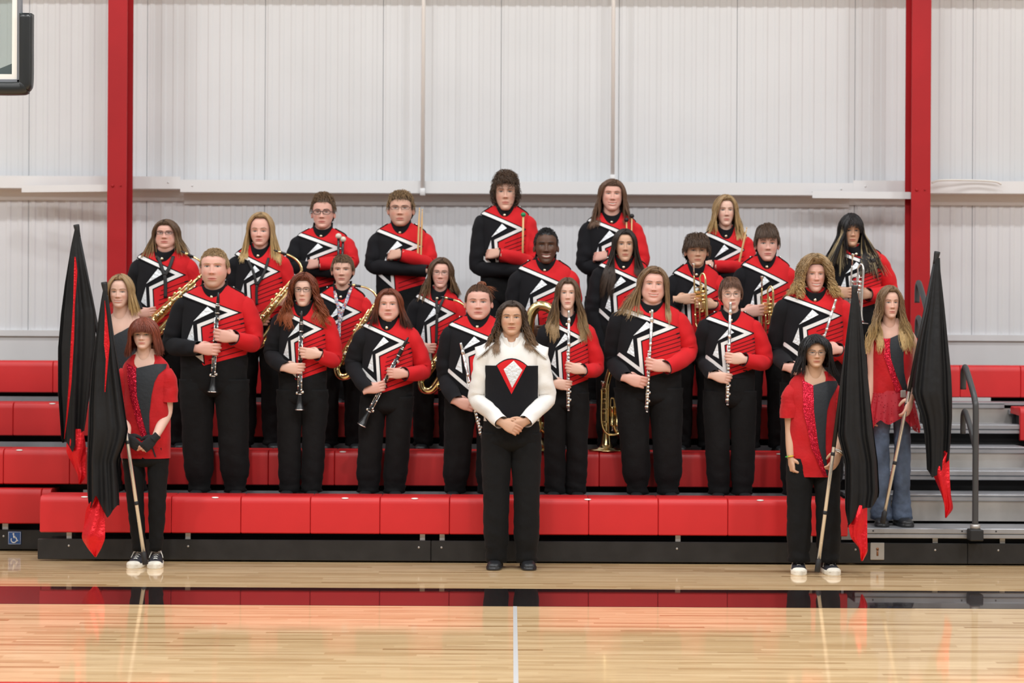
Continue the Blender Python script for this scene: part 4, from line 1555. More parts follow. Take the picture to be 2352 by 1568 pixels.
def glasses(per, fm, rect=0.75, lw=0.105, lh=0.062, rr=0.0016, lab=None):
    h, p = per['head'], per['hp']
    k0 = h.k0
    gg = G()
    a = np.linspace(0, 2 * math.pi, 28)
    cx = np.sign(np.cos(a)) * np.abs(np.cos(a)) ** rect
    sx = np.sign(np.sin(a)) * np.abs(np.sin(a)) ** rect
    ez = 0.50 * k0 / 0.51
    yf = -0.425
    lensP = []
    for s in (-1, 1):
        Q = np.stack([s * 0.150 + lw * cx, yf + 0.035 * (np.abs(s * 0.150 + lw * cx) / 0.25) ** 2, ez + lh * sx], -1)
        W = h.H(Q)
        gg.tube(W, rr, 6, cap=False)
        lensP.append(W)
        gg.tube(h.H(np.array([(s * (0.150 + lw), yf + 0.036, ez + 0.015), (s * 0.315, -0.28, ez + 0.02), (s * 0.375, -0.02, ez + 0.0), (s * 0.375, 0.1, ez - 0.04)])), rr, 6)
    gg.tube(h.H(np.array([(-0.15 + lw, yf, ez + 0.02), (0, yf - 0.02, ez + 0.028), (0.15 - lw, yf, ez + 0.02)])), rr, 6)
    o = gg.build('glasses', fm, per['o'])
    for W in lensP:
        G().add(W[:-1], [list(range(len(W) - 1))]).build('lens', M['lens'], o, smooth=False)
    return o
FEET = dict(landing=0.751, floor=0.0, d2=0.395, d3=0.69, d4=1.0, step=0.253)
PEOPLE = []


def surf(tor, a, v, k=1.0):
    e = 2 / 2.4
    z = tor.zh + v * (tor.zc - tor.zh)
    return np.stack([tor.cx + tor.W(z) * k * np.sign(np.sin(a)) * np.abs(np.sin(a)) ** e,
                     tor.cy - tor.D(z) * k * np.sign(np.cos(a)) * np.abs(np.cos(a)) ** e, z + 0 * a], -1)


def arm_points(per, side, a, r):
    """shoulder, elbow, wrist in the world; also the hand's place and pose"""
    tor, d, cyw = per['torso'], per['d'], per['torso'].cy
    s = -1 if side == 'L' else 1
    zS = tor.zh + 0.84 * (tor.zc - tor.zh)
    S0 = np.array((tor.cx + s * tor.tw * 0.80, cyw, tor.zh + 0.97 * (tor.zc - tor.zh)))
    S = np.array((tor.cx + s * tor.tw * 0.96, cyw - 0.005, zS))
    k = a['kind']
    sz = per['hsize']
    E = at(*a['e'], d)
    E[1] = cyw + a.get('back', 0.0)
    E[0] -= s * r[2]          # the pixel is the outer edge of the elbow
    hand = None
    if k == 'hold':
        hx, hy = a['h']
        q = at(hx, hy, d)
        yy = min(tor.front(q[0], q[2]), tor.front(tor.cx, q[2])) - a.get('out', 0.062)
        q = at(hx, hy, yy + D0)
        dv = norm(np.array(a.get('dir', (-s * 0.95, -0.05, a.get('slope', 0.0)))))
        Wp = q - dv * 0.092 * sz
        hand = (a.get('pose', 'grip'), Wp, dv, a.get('palm', (0, 1, 0)))
        M1 = (E + Wp) / 2 + np.array((0, -0.02, -0.01))
        pts = [S0, S, S * 0.45 + E * 0.55 + np.array((s * 0.012, 0.01, 0)), E, M1, Wp + dv * 0.012]
    elif k == 'crossf':                 # forearm in front, hand tucked over the other arm
        q = at(*a['h'], d)
        yy = tor.front(tor.cx, q[2]) - 0.085
        Wp = at(*a['h'], yy + D0)
        dv = norm(np.array((-s * 0.95, a.get('tuck', 0.7), a.get('slope', 0.05))))
        hand = ('relax', Wp - dv * 0.0, dv, (0.1 * -s, 0.9, -0.35))
        En = E + np.array((0, -0.07, 0))
        pts = [S0, S, S * 0.45 + En * 0.55 + np.array((s * 0.01, 0.0, 0)), En, (En + Wp) / 2 + np.array((0, -0.035, 0)), Wp + dv * 0.01]
    elif k == 'crossb':                 # forearm below and behind
        q = at(*a['h'], d)
        yy = tor.front(tor.cx, q[2]) - 0.05
        Wp = at(*a['h'], yy + D0)
        dv = norm(np.array((-s * 0.9, 0.05, a.get('slope', 0.35))))
        hand = None
        En = E + np.array((0, -0.05, 0))
        pts = [S0, S, S * 0.45 + En * 0.55 + np.array((s * 0.01, 0, 0)), En, (En + Wp) / 2 + np.array((0, -0.04, 0)), Wp]
    elif k == 'free':                   # explicit wrist, hand direction and palm
        Wp = at(*a['w'], d + a.get('wy', -0.12))
        dv = norm(np.array(a['dir']))
        hand = (a.get('pose', 'relax'), Wp, dv, a['palm'])
        pts = [S0, S, S * 0.45 + E * 0.55, E, (E + Wp) / 2, Wp]
    return np.array(pts), hand


def person(label, d, cx, top, chin, fw, eye, sy, hem, tw, row, L=None, R=None, hair=None, skin=(0.60, 0.35, 0.265), brow=(0.09, 0.055, 0.035),
           outfit='band', hx=None, yaw=0.0, tilt=0.0, smile=0, fat=0.0, lips=None, beard=0.0, ear=True, belly=0.0, dep=0.66, legs=None,
           spec=None, hsize=None, nk=None, hipk=1.0, cat='person', shoes=True, clw=None, vol=None, group=None, legw=1.0, armr=1.0, eyecol=(0.012, 0.008, 0.005)):
    k = d / F
    z = lambda py: at(cx, py, d)[2]
    fz = FEET[row]
    base = at(cx, 1000, d)
    Lc = np.array((base[0], d - D0, fz))
    per = dict(d=d, z=z, label=label, base=Lc, cxp=cx)
    twm = tw * k
    tor = Torso(base[0], d - D0, z(hem), z(sy), twm, min(max(dep * twm, 0.095 if outfit != 'guard' else 0.108), 0.19), belly, hipk=hipk)
    tor.cx = at(cx, (sy + hem) / 2, d)[0]
    per['torso'] = tor
    per['hsize'] = hsize or min(1.06, max(0.86, (chin - top) * k / 0.235 * 0.96))
    hsp = hair or {}
    hv = hsp.get('vol', 0.016) if vol is None else vol
    hp = {}
    zch = z(chin)
    hp['hh'] = (z(top) - zch - 1.05 * hv - 1.15 * hsp.get('lift', 0.0)) / 1.012
    hp['sx'] = fw * k / 0.338
    hp['sd'] = 0.5 * hp['hh'] + 0.5 * hp['sx'] * 1.02
    hp['eye'] = np.clip((z(eye) - zch) / hp['hh'], 0.44, 0.60)
    hxw = at(hx if hx is not None else cx, chin, d)[0]
    hp['o'] = np.array((hxw, d - D0 - 0.035, zch))
    cw = 0.40 * twm if clw is None else clw * k      # collar half width
    hp['nk'] = min(0.245 + 0.25 * fat, (cw - 0.008) / hp['sx'] if nk is None else nk * k / hp['sx'])
    hp['neckz'] = min(-0.2, (tor.zc - zch) / hp['hh'] - 0.04)
    hp['flare'] = 1.0 if outfit == 'guard' else 0.0
    per['hp'] = hp
    body = G()
    per['head'] = make_head(body, hp, skin, brow, yaw, tilt, smile, lips, fat, beard=beard, ear=ear, eyecol=eyecol)
    # trunk under the clothes
    # legs
    hw = tor.W(tor.zh - 0.1)
    zcr = tor.zh - (0.20 if outfit != 'guard' else 0.10)
    zcr = max(zcr, fz + 0.42 * (z(top) - fz))
    vv = np.linspace(max(tor.v(zcr), -0.5) + 0.1, 1.22, 48)
    kk = np.interp(vv, [vv[0], vv[0] + 0.12, 0.85, 1.0], [0.45, 0.84, 0.90, 0.955 if outfit == 'guard' else 0.9])
    aa = np.linspace(-math.pi, math.pi, 40, endpoint=False)
    body.grid(np.array([surf(tor, aa, v_, k_) for v_, k_ in zip(vv, kk)]), cv=True, col=np.array(skin), cap0=True)
    if legs is None:
        ax_ = [tor.cx - max(0.085, hw * 0.58), tor.cx + max(0.085, hw * 0.58)]
    else:
        ax_ = [at(legs[0], 1130, d)[0], at(legs[1], 1130, d)[0]]
    per['ax'] = ax_
    legp = []
    for i, s in enumerate((-1, 1)):
        tp = np.array((tor.cx + s * hw * 0.50, tor.cy, zcr + 0.10))
        an = np.array((ax_[i], tor.cy + 0.015, fz + (spec or {}).get('ank', 0.05)))
        kn = tp * 0.5 + an * 0.5 + np.array((s * 0.004, -0.012, 0))
        legp.append([tp, tp * 0.75 + kn * 0.25, kn, kn * 0.4 + an * 0.6, an])
        body.tube(crom(legp[-1], 20), np.linspace(hw * 0.40, 0.036, 20), 14, col=np.array(skin) if True else None)
    # arms
    rr = np.array([0.046, 0.066, 0.066, 0.059, 0.053, 0.045]) * armr * (0.55 + 0.45 * twm / 0.18)
    per['arm_r'] = rr
    arms = {}
    for side, a in (('L', L), ('R', R)):
        if a is None:
            continue
        pts, hand = arm_points(per, side, a, rr)
        arms[side] = (pts, hand)
        bare = outfit == 'guard'
        br = np.array([0.040, 0.046, 0.042, 0.037, 0.034, 0.024]) * (armr if bare else 0.7) * (0.6 + 0.4 * twm / 0.18)
        n_ = 30
        body.tube(crom(pts, n_), pch(np.linspace(0, 1, n_), np.linspace(0, 1, 6), br), 16, col=np.array(skin))
        if hand and not a.get('hide'):
            add_hand(body, hand[0], hand[1], hand[2], hand[3], side, per['hsize'], skin)
    per['arms'] = arms
    o = body.build('person', M['skin'], L=Lc, col=True)
    tag(o, label, cat, group)
    per['o'] = o
    seed = len(PEOPLE) * 3.7 + 1
    # hair
    if hair:
        gh = make_hair(per, hair, len(PEOPLE) + 11)
        ho = gh.build('hair', M['hair'], o, col=True)
        per['hair'] = ho
    # trousers
    if outfit != 'none':
        tm = {'band': M['trouser'], 'major': M['trouser'], 'guard': M['trouser'] if not (spec or {}).get('jeans') else M['jeans']}[outfit]
        g = G()
        va = tor.v(zcr)
        top_v = 0.12 if outfit != 'guard' else 0.2
        ks = 0.985 if outfit != 'guard' else 0.94
        P = tor.rings(va - 0.05, top_v, 18, 44, ks)
        c_ = np.array((tor.cx, tor.cy, 0))
        tp_ = np.interp(np.linspace(0, 1, 18), [0, 0.08, 0.2], [0.55, 0.85, 1.0])[:, None, None]
        P[..., :2] = c_[:2] + (P[..., :2] - c_[:2]) * tp_
        t_ = np.linspace(0, 1, 18)[:, None, None]
        P = P + wob(P, 0.004, 18, seed)
        g.grid(P, cv=True, cap0=True)
        for i, pts in enumerate(legp):
            path = crom(pts, 30)
            t = np.linspace(0, 1, 30)
            rk = pch(t, [0, 0.25, 0.5, 0.75, 0.94, 1.0], np.array([hw * 0.54, hw * 0.535, hw * 0.46, hw * 0.36 + 0.018, 0.072, 0.078]) * legw)
            if (spec or {}).get('skinny'):
                rk = pch(t, [0, 0.25, 0.5, 0.75, 1.0], [hw * 0.49, hw * 0.44, hw * 0.34, 0.050, 0.044])
            if (spec or {}).get('jeans'):
                rk = pch(t, [0, 0.25, 0.5, 0.75, 1.0], [hw * 0.49, hw * 0.45, 0.058, 0.058, 0.074])
            T = norm(np.gradient(path, axis=0))
            a = np.linspace(0, 2 * math.pi, 22, endpoint=False)
            fold = 1 + 0.06 * gs(t, 0.95, 0.12)[:, None] * np.sin(t[:, None] * 70 + 2 * np.sin(a[None] + seed)) + 0.03 * np.sin(2 * a[None] + 5 * t[:, None] + seed)
            Pq = path[:, None] + (rk[:, None] * fold)[..., None] * np.stack([np.cos(a), 1.05 * np.sin(a), 0 * a], -1)[None]
            Pq[-1, :, 2] += 0.012 * np.sin(a)
            g.grid(Pq + wob(Pq, 0.004, 24, seed + i), cv=True, cap0=True, cap1=True)
        per['trousers'] = g.build('jeans' if (spec or {}).get('jeans') else 'trousers', tm, o)
    if shoes is True:
        for i, s in enumerate((-1, 1)):
            c = bpy.data.objects.new('shoe', SHOE)
            COL.objects.link(c)
            c.parent = o
            c.location = (ax_[i] - Lc[0], 0.035, 0.002)
            c.rotation_euler = (0, 0, s * 0.14)
            c.scale = (1, 0.92, 1)
    if outfit == 'band':
        band_jacket(per, arms, cw, seed)
    elif outfit == 'major':
        major_jacket(per, arms, cw, seed)
    elif outfit == 'guard':
        guard_top(per, arms, seed, spec or {})
    PEOPLE.append(per)
    return per


def epaulette(per, jk, side, m, z_off=0.001):
    tor = per['torso']
    s = -1 if side == 'L' else 1
    vs = np.linspace(1.165, 1.02, 10)
    zz = tor.zh + vs * (tor.zc - tor.zh)
    xs = tor.W(zz) * 0.975
    P = []
    for k_, (x_, z_) in enumerate(zip(xs, zz)):
        n_ = norm(np.array((0.35 * s, 0, 1.0)))
        c = np.array((tor.cx + s * x_, tor.cy, z_)) + n_ * z_off
        wd = 0.030
        ring = []
        for a_, b_ in ((-1, 0), (-0.8, 0.6), (0, 1), (0.8, 0.6), (1, 0), (0, -0.6)):
            ring.append(c + np.array((0, a_ * wd, 0)) + n_ * b_ * 0.0065)
        P.append(ring)
    e = G().grid(np.array(P), cv=True, cap0=True, cap1=True).build('epaulette', m, jk)
    if side == 'R' or side == 'L':
        c = np.array((tor.cx + s * (xs[1] + 0.004), tor.cy - 0.012, zz[1])) + np.array((0.3 * s, 0, 1)) * (z_off + 0.004)
        G().ball(c, 0.0075, 10, 7).build('epaulette_button', M['silver'], jk)


def collar(per, jk, cw, m, openf=0.0, wlab='collar', hgt=0.056):
    """stand-up collar: low in front, riding up the sides of the neck"""
    tor, hp = per['torso'], per['hp']
    H_ = tor.zc - tor.zh
    cy = hp['o'][1] + 0.07 * hp['sd']
    a = np.linspace(0, 2 * math.pi, 49) if not openf else np.linspace(0.02, 2 * math.pi - 0.02, 49)
    rise = 0.155 * H_ * np.minimum(1, (1 - np.cos(a)))
    rows = []
    for f in np.linspace(0, 1, 7):
        rx = cw * (1.05 - 0.07 * f)
        ry = cw * 1.0 * (1.05 - 0.06 * f)
        aa = a.copy()
        if openf:
            aa = math.pi + (a - math.pi) * (1 - openf * f / math.pi)
        zz = tor.zc - 0.016 + rise + f * (hgt + 0.012)
        rows.append(np.stack([tor.cx * (1 - f) + hp['o'][0] * f + rx * np.sin(aa), cy - ry * np.cos(aa), zz], -1))
    rows = np.array(rows)
    inner = rows[::-1].copy()
    c0 = np.array((tor.cx, cy))
    inner[..., :2] = c0 + (inner[..., :2] - c0) * 0.95
    o = G().grid(np.concatenate([rows, inner])).build(wlab, m, jk)
    if not openf:
        fy = cy - cw * 1.02
        G().lathe((tor.cx * 0.7 + hp['o'][0] * 0.3 - 0.003, fy - 0.010, tor.zc + 0.004), (0, 1, 0), [(0, 0.004), (0.003, 0.0095), (0.007, 0.0115), (0.012, 0.0115)], 16).build('collar_button', M['gold'], jk)
    return o


def band_jacket(per, arms, cw, seed):
    tor, o = per['torso'], per['o']
    nv, na = 54, 64
    v = np.linspace(-0.03, 1.2, nv)
    a = np.linspace(-math.pi, math.pi, na, endpoint=False)
    P = np.array([surf(tor, a, v_, 0.978 - 0.045 * float(sm(v_, 0.9, 1.05))) for v_ in v])
    P = P + wob(P, 0.002, 16, seed) * np.array((0.4, 1, 0)) * (1 - sm(v, 0.8, 0.95))[:, None, None]
    u_ = np.sin(a)
    mk = ((u_[None] > 0.80) & (v[:, None] > 0.17)) | ((v[:, None] > 1.06) & (u_[None] > -0.6))
    jk = G().grid(P, cv=True, mat=mk[:-1].astype(int)).build('jacket', [M['black'], M['red']], o)
    base = 0.001
    # red chest
    red = [[(-0.98, 1.09), (0.69, 0.785), (1.05, 0.785), (1.05, 1.17), (-0.98, 1.17)],
           [(0.69, 0.785), (-0.33, 0.61), (-0.25, 0.02), (-0.20, -0.005), (1.05, 0.16), (1.05, 0.785)]]
    applique(G(), tor, red, base).build('red_panel', M['red'], jk)
    line = [(-0.97, 1.065), (0.665, 0.778), (-0.36, 0.585), (-0.27, 0.10), (-0.99, 0.365)]
    wd = 0.0225 * (0.7 + 0.3 * tor.tw / 0.18)
    applique(G(), tor, band(tor, line, wd * 1.7), base + 0.0015).build('stripe_edging', M['black'], jk)
    applique(G(), tor, band(tor, line, wd), base + 0.003).build('white_stripe', M['white'], jk)
    for tri in ([(-0.11, 0.865), (-0.54, 0.645), (0.09, 0.792)], [(-0.55, 0.60), (-0.495, 0.32), (-0.73, 0.385)]):
        applique(G(), tor, [tri], base + 0.003).build('silver_panel', M['silver_cloth'], jk)
    ln = G()
    for (p, q, th) in (((0.02, 0.545), (1.0, 0.70), 0.0045), ((-0.02, 0.475), (1.0, 0.63), 0.0045), ((-0.05, 0.41), (1.0, 0.565), 0.0045), ((-0.06, 0.345), (1.0, 0.50), 0.0045), ((-0.08, 0.28), (1.0, 0.43), 0.004),
                       ((-0.05, 0.15), (1.0, 0.31), 0.005), ((-0.05, 0.07), (1.0, 0.225), 0.005), ((0.84, 0.675), (1.04, 0.705), 0.010), ((0.88, 0.61), (1.04, 0.64), 0.010)):
        applique(ln, tor, band(tor, [p, q], th), base + 0.0015)
    ln.build('printed_line', M['black'], jk)
    collar(per, jk, cw, M['black'])
    epaulette(per, jk, 'L', M['black'])
    epaulette(per, jk, 'R', M['black'])
    for side, m in (('L', M['black']), ('R', M['red'])):
        if side in arms:
            Ps, path = sleeve(arms[side][0], per['arm_r'], seed + (5 if side == 'R' else 0))
            G().grid(Ps, cv=True, cap0=True).build('sleeve', m, jk)
            if side == 'R':
                c_ = Ps[-1].mean(0)
                rim = np.concatenate([Ps[-1], Ps[-1][:1]])
                G().tube(c_ + (rim - c_) * 1.02, 0.0035, 6, cap=False).build('cuff_edging', M['black'], jk)
    return jk


def major_jacket(per, arms, cw, seed):
    tor, o = per['torso'], per['o']
    aa = np.linspace(-math.pi, math.pi, 64, endpoint=False)
    P = np.array([surf(tor, aa, v_, 0.978) for v_ in np.linspace(-0.05, 1.2, 54)])
    P = P + wob(P, 0.002, 16, seed) * np.array((0.4, 1, 0))
    jk = G().grid(P, cv=True).build('jacket', M['whitej'], o)
    b = 0.001
    y0 = 0.735
    bib = [[(-0.93, y0), (-0.93, 0.0), (-0.80, -0.10), (0.80, -0.10), (0.93, 0.0), (0.93, y0)]]
    arcx = np.linspace(-0.56, 0.56, 9)
    arc = [(x, y0 + 0.105 * (1 - (x / 0.56) ** 2)) for x in arcx]
    applique(G(), tor, bib + [arc], b).build('black_bib', M['black'], jk)
    arc2 = [(x * 0.92, y0 + 0.088 * (1 - (x / 0.56) ** 2)) for x in arcx]
    applique(G(), tor, [arc2 + [(0.0, 0.335)]], b + 0.002).build('red_chevron', M['red'], jk)
    dm = [(0.07, 0.795), (0.35, 0.675), (0.02, 0.44), (-0.25, 0.685)]
    dm2 = [(0.07, 0.806), (0.378, 0.675), (0.02, 0.426), (-0.278, 0.685)]
    applique(G(), tor, [dm2], b + 0.0035).build('diamond_edging', M['white'], jk)
    applique(G(), tor, [dm], b + 0.005).build('silver_diamond', M['silver_cloth'], jk)
    collar(per, jk, cw, M['whitej'], openf=0.42, hgt=0.062)
    # cap wings over the shoulders
    for s in (-1, 1):
        rows = []
        for f in np.linspace(0, 1, 10):
            x_ = tor.tw * (0.62 + 0.68 * f)
            zc_ = tor.zh + np.interp(f, [0, 0.35, 0.7, 1], [1.12, 1.08, 1.03, 1.005]) * (tor.zc - tor.zh)
            hw_ = tor.dp * np.interp(f, [0, 0.5, 0.9, 1.0], [0.55, 0.66, 0.55, 0.42])
            t = np.linspace(-1, 1, 14)
            rows.append(np.stack([tor.cx + s * (x_ - 0.05 * tor.tw * f * t ** 2), tor.cy - 0.01 + t * hw_, zc_ - 0.07 * t ** 2 * (0.4 + 0.6 * f) - 0.006], -1))
        rows = np.array(rows)
        th = rows.copy()
        th[..., 2] -= 0.008
        G().grid(np.concatenate([rows, th[::-1]], 0), cv=False).build('shoulder_wing', M['whitej'], jk)
    for side in ('L', 'R'):
        Ps, path = sleeve(arms[side][0], per['arm_r'], seed + (5 if side == 'R' else 0), wrinkle=0.006)
        G().grid(Ps, cv=True, cap0=True).build('sleeve', M['whitej'], jk)
    # pointed tails of the jacket at both hips
    for s in (-1, 1):
        pass
    return jk


def slabs(rows):
    """(v, left u, right u) stations -> convex trapezoids"""
    return [[(a[1], a[0]), (b[1], b[0]), (b[2], b[0]), (a[2], a[0])] for a, b in zip(rows[:-1], rows[1:])]


def guard_top(per, arms, seed, sp):
    tor, o = per['torso'], per['o']
    a = np.linspace(-math.pi, math.pi, 64, endpoint=False)
    n = 40
    vt = np.full(64, sp.get('vtop', 1.0))
    if sp.get('sleeves'):
        vt = 0.985 + 0.17 * np.minimum(1, (1 - np.cos(a)) * 5)
    if 'vtop_lr' in sp:
        t = (np.sin(a) + 1) / 2
        vt = sp['vtop_lr'][0] * (1 - t) + sp['vtop_lr'][1] * t
    f = np.linspace(0, 1, n)[:, None]
    v0 = sp.get('v0', -0.02)
    V = v0 + (vt[None] - v0) * f
    A = np.repeat(a[None], n, 0)
    P = surf(tor, A, V)
    P = P + wob(P, 0.006, 14, seed) * np.array((0.3, 1, 0)) * (1 - f[..., None] * 0.6)
    sh = G().grid(P, cv=True).build('top', M[sp.get('base', 'velvet')], o)
    b = 0.006
    if sp.get('black'):
        applique(G(), tor, sp['black'], b).build('black_panel', M['lycra'], sh)
    if sp.get('sash'):
        applique(G(), tor, sp['sash'], b + 0.002).build('sequin_sash', M['sequin'], sh)
    if sp.get('sleeves'):
        for side in ('L', 'R'):
            if side not in arms:
                continue
            pts = arms[side][0]
            path = crom(pts, 60)
            m = sp.get('slen', 26)
            path = path[:m]
            s = -1 if side == 'L' else 1
            r = np.interp(np.linspace(0, 1, m), [0, 0.25, 0.7, 1], [0.05, 0.066, 0.068, 0.074]) * (0.6 + 0.4 * tor.tw / 0.18)
            Ps, _ = sleeve(path[::5], np.interp(np.linspace(0, 1, 6), np.linspace(0, 1, m), r), seed, 24, 22, 0.004)
            G().grid(Ps, cv=True, cap0=True).build('sleeve', M['velvet'], sh)
    per['top'] = sh
    return sh
SK = dict(pale=(0.72, 0.46, 0.365), fair=(0.67, 0.40, 0.305), pink=(0.70, 0.395, 0.32), tan=(0.56, 0.325, 0.215), olive=(0.60, 0.36, 0.245), dark=(0.105, 0.050, 0.030), asian=(0.58, 0.345, 0.225))
BR = dict(dkbrown=(0.035, 0.02, 0.012), brown=(0.105, 0.058, 0.032), ltbrown=(0.20, 0.12, 0.062), blond=(0.42, 0.26, 0.10), dblond=(0.36, 0.235, 0.115), red=(0.17, 0.04, 0.015), black=(0.009, 0.008, 0.009), gold=(0.62, 0.42, 0.18))


def hold(ex, ey, hx, hy, slope=0.0, **k):
    return dict(kind='hold', e=(ex, ey), h=(hx, hy), slope=slope, **k)


def cf(ex, ey, hx, hy, **k):
    return dict(kind='crossf', e=(ex, ey), h=(hx, hy), **k)


def cb(ex, ey, hx, hy, **k):
    return dict(kind='crossb', e=(ex, ey), h=(hx, hy), **k)


D2, D3, D4 = 12.55, 13.15, 13.75
C = {}
# ---- top row
C['mallets'] = person('person in band uniform and dark rectangular glasses holding white-headed mallets, arms crossed', D4, 740, 444, 526, 24, 489, 545, 663, 57, 'd4', cb(659, 612, 804, 628), cf(826, 605, 733, 607, slope=0.05),
    hair=dict(kind='short', col=BR['brown'], tip=BR['ltbrown'], front=0.80, side=0.53, vol=0.024, lift=0.012, len=0.04, mess=0.5, curl=(0.006, 130), rad=0.0032), skin=SK['pink'], brow=BR['dkbrown'], fat=0.05, hx=743)
C['sticks'] = person('person in band uniform and thin glasses holding two drumsticks, arms crossed', D4, 921, 440, 521, 26.5, 478, 537, 672, 58, 'd4', cb(841, 612, 981, 622), cf(1004, 605, 921, 585, slope=0.05),
    hair=dict(kind='short', col=BR['brown'], tip=BR['dblond'], front=0.80, side=0.53, vol=0.026, lift=0.008, len=0.045, mess=0.4, curl=(0.004, 110), rad=0.0034), skin=SK['fair'], brow=BR['dkbrown'], fat=0.12, beard=0.22)
C['curly'] = person('tall person with dark curly hair holding a green-headed mallet, highest head in the top row', D4, 1159, 397, 485, 24.5, 439, 497, 637, 56, 'd4', cb(1081, 615, 1222, 625), cf(1239, 603, 1148, 583, slope=0.05),
    hair=dict(kind='short', col=BR['dkbrown'], tip=BR['brown'], front=0.78, side=0.20, vol=0.044, lift=0.004, len=0.08, mess=0.8, curl=(0.013, 90), rad=0.0036, ns=900, bang=(0.80, 48, 30, 0.12), nb=90), skin=SK['fair'], brow=BR['dkbrown'], ear=False, hx=1161)
C['bigsmile'] = person('smiling person with long brown hair holding two black-headed mallets, arms crossed', D4, 1404, 412, 486, 23.5, 447, 513, 650, 57, 'd4', cb(1326, 612, 1468, 622), cf(1489, 605, 1395, 589, slope=0.05),
    hair=dict(col=(0.14, 0.075, 0.045), tip=(0.15, 0.08, 0.045), part=0.25, face=(66, 60), end=(528, 520, 515), vol=0.022, front=0.80, curl=(0.008, 30), spread=0.12, n=420), skin=SK['pink'], brow=BR['brown'], smile=1.3, fat=0.08, ear=False, tilt=0.03)
C['blondsticks'] = person('person with long blond hair holding a wooden drumstick in the top row', D4, 1665, 448, 520, 20.5, 484, 545, 680, 50, 'd4', cb(1598, 630, 1726, 636), cf(1735, 618, 1640, 610),
    hair=dict(col=BR['dblond'], tip=BR['gold'], part=0.05, face=(52, 56), end=(540, 535, 556), vol=0.024, curl=(0.009, 28), spread=0.2, n=440), skin=SK['pale'], brow=BR['ltbrown'], ear=False)
# ---- third row
C['altosax'] = person('person with brown hair fading to blond and glasses holding an alto saxophone', D3, 377, 505, 571, 23, 535, 597, 755, 62, 'd3', hold(287, 690, 342, 717, 0.15), hold(470, 700, 425, 690),
    hair=dict(col=BR['brown'], tip=BR['dblond'], part=-0.12, face=(60, 56), end=(594, 590, 590), vol=0.022, curl=(0.004, 20), spread=0.30, n=440), skin=SK['pink'], brow=BR['dkbrown'], fat=0.28, belly=0.12, hx=384, ear=False, nk=22, clw=26)
C['tenorsax'] = person('person with straight blond hair holding a tenor saxophone in front of the wall', D3, 596, 488, 566, 24, 533, 590, 745, 57, 'd3', hold(524, 690, 600, 735), hold(685, 690, 650, 690),
    hair=dict(col=BR['dblond'], tip=BR['gold'], part=0.1, face=(62, 62), end=(604, 600, 610), vol=0.020, curl=(0.003, 18), spread=0.1, n=420), skin=SK['pink'], brow=BR['ltbrown'], hx=600, ear=False)
C['saxboy'] = person('young person with short brown hair and a patterned neck strap holding a saxophone', D3, 785, 587, 655, 23, 620, 684, 832, 54, 'd3', hold(712, 780, 760, 800), hold(866, 765, 830, 760),
    hair=dict(kind='short', col=BR['brown'], tip=BR['ltbrown'], front=0.80, side=0.53, vol=0.018, lift=0.006, len=0.04, mess=0.15, rad=0.003, part=-0.4), skin=SK['fair'], brow=BR['dkbrown'], hx=788, nk=16)
C['saxgirl'] = person('smiling person with wire glasses and wavy brown hair behind the person with a bun', D3, 1003, 592, 662, 21, 627, 687, 835, 50, 'd3', hold(928, 790, 985, 800), hold(1075, 780, 1040, 770),
    hair=dict(col=BR['brown'], tip=BR['ltbrown'], part=0.12, face=(58, 62), end=(694, 690, 672), vol=0.022, curl=(0.009, 32), spread=0.22, n=420), skin=SK['pink'], brow=BR['brown'], smile=0.9, hx=1012, ear=False, tilt=0.03)
C['lowbrass'] = person('smiling person with short black hair standing behind the white jacket, tuba below', D3, 1250, 525, 607, 25.5, 565, 623, 775, 62, 'd3', hold(1160, 720, 1230, 760), hold(1335, 725, 1280, 750),
    hair=dict(kind='short', col=BR['black'], tip=BR['black'], front=0.80, side=0.53, vol=0.013, len=0.02, mess=0.6, rad=0.003, curl=(0.003, 200), ns=600), skin=SK['dark'], brow=BR['black'], smile=1.35, lips=(0.30, 0.09, 0.075), hx=1254, nk=23)
C['longdark'] = person('person with long straight dark hair and a serious face behind the flute players', D3, 1430, 526, 602, 22, 562, 616, 765, 57, 'd3', dict(kind='free', e=(1343, 720), w=(1388, 800), wy=-0.05, dir=(0.2, -0.1, -1), palm=(1, 0, 0), pose='fist'), hold(1500, 720, 1450, 760),
    hair=dict(col=(0.022, 0.013, 0.009), tip=(0.05, 0.028, 0.018), part=0.0, face=(54, 54), end=(690, 670, 650), vol=0.020, curl=(0.005, 16), spread=0.16, n=460), skin=SK['olive'], brow=BR['black'], hx=1434, ear=False)
C['trumpet1'] = person('person with a dark mop fringe holding a brass trumpet upright', D3, 1597, 538, 612, 24, 574, 633, 785, 53, 'd3', hold(1526, 720, 1583, 686, 0.05), hold(1676, 730, 1613, 697, 0.12, pose='grip'),
    hair=dict(kind='short', col=BR['dkbrown'], tip=BR['brown'], front=0.72, side=0.50, vol=0.032, lift=0.006, len=0.07, mess=0.35, rad=0.0034, bang=(0.66, 50, 50), nb=220, curl=(0.004, 70)), skin=SK['olive'], brow=BR['black'], hx=1599)
C['trumpet2'] = person('person with straight brown fringe holding a brass trumpet beside the curly blond', D3, 1757, 516, 601, 24.5, 560, 615, 770, 56, 'd3', hold(1689, 725, 1741, 713, 0.1), hold(1832, 715, 1771, 709, 0.1),
    hair=dict(kind='short', col=(0.05, 0.03, 0.02), tip=BR['brown'], front=0.72, side=0.45, vol=0.026, lift=0.002, len=0.07, mess=0.14, rad=0.0034, bang=(0.67, 50, 45), nb=220, part=-0.4), skin=SK['pink'], brow=BR['dkbrown'], hx=1760, yaw=-0.06)
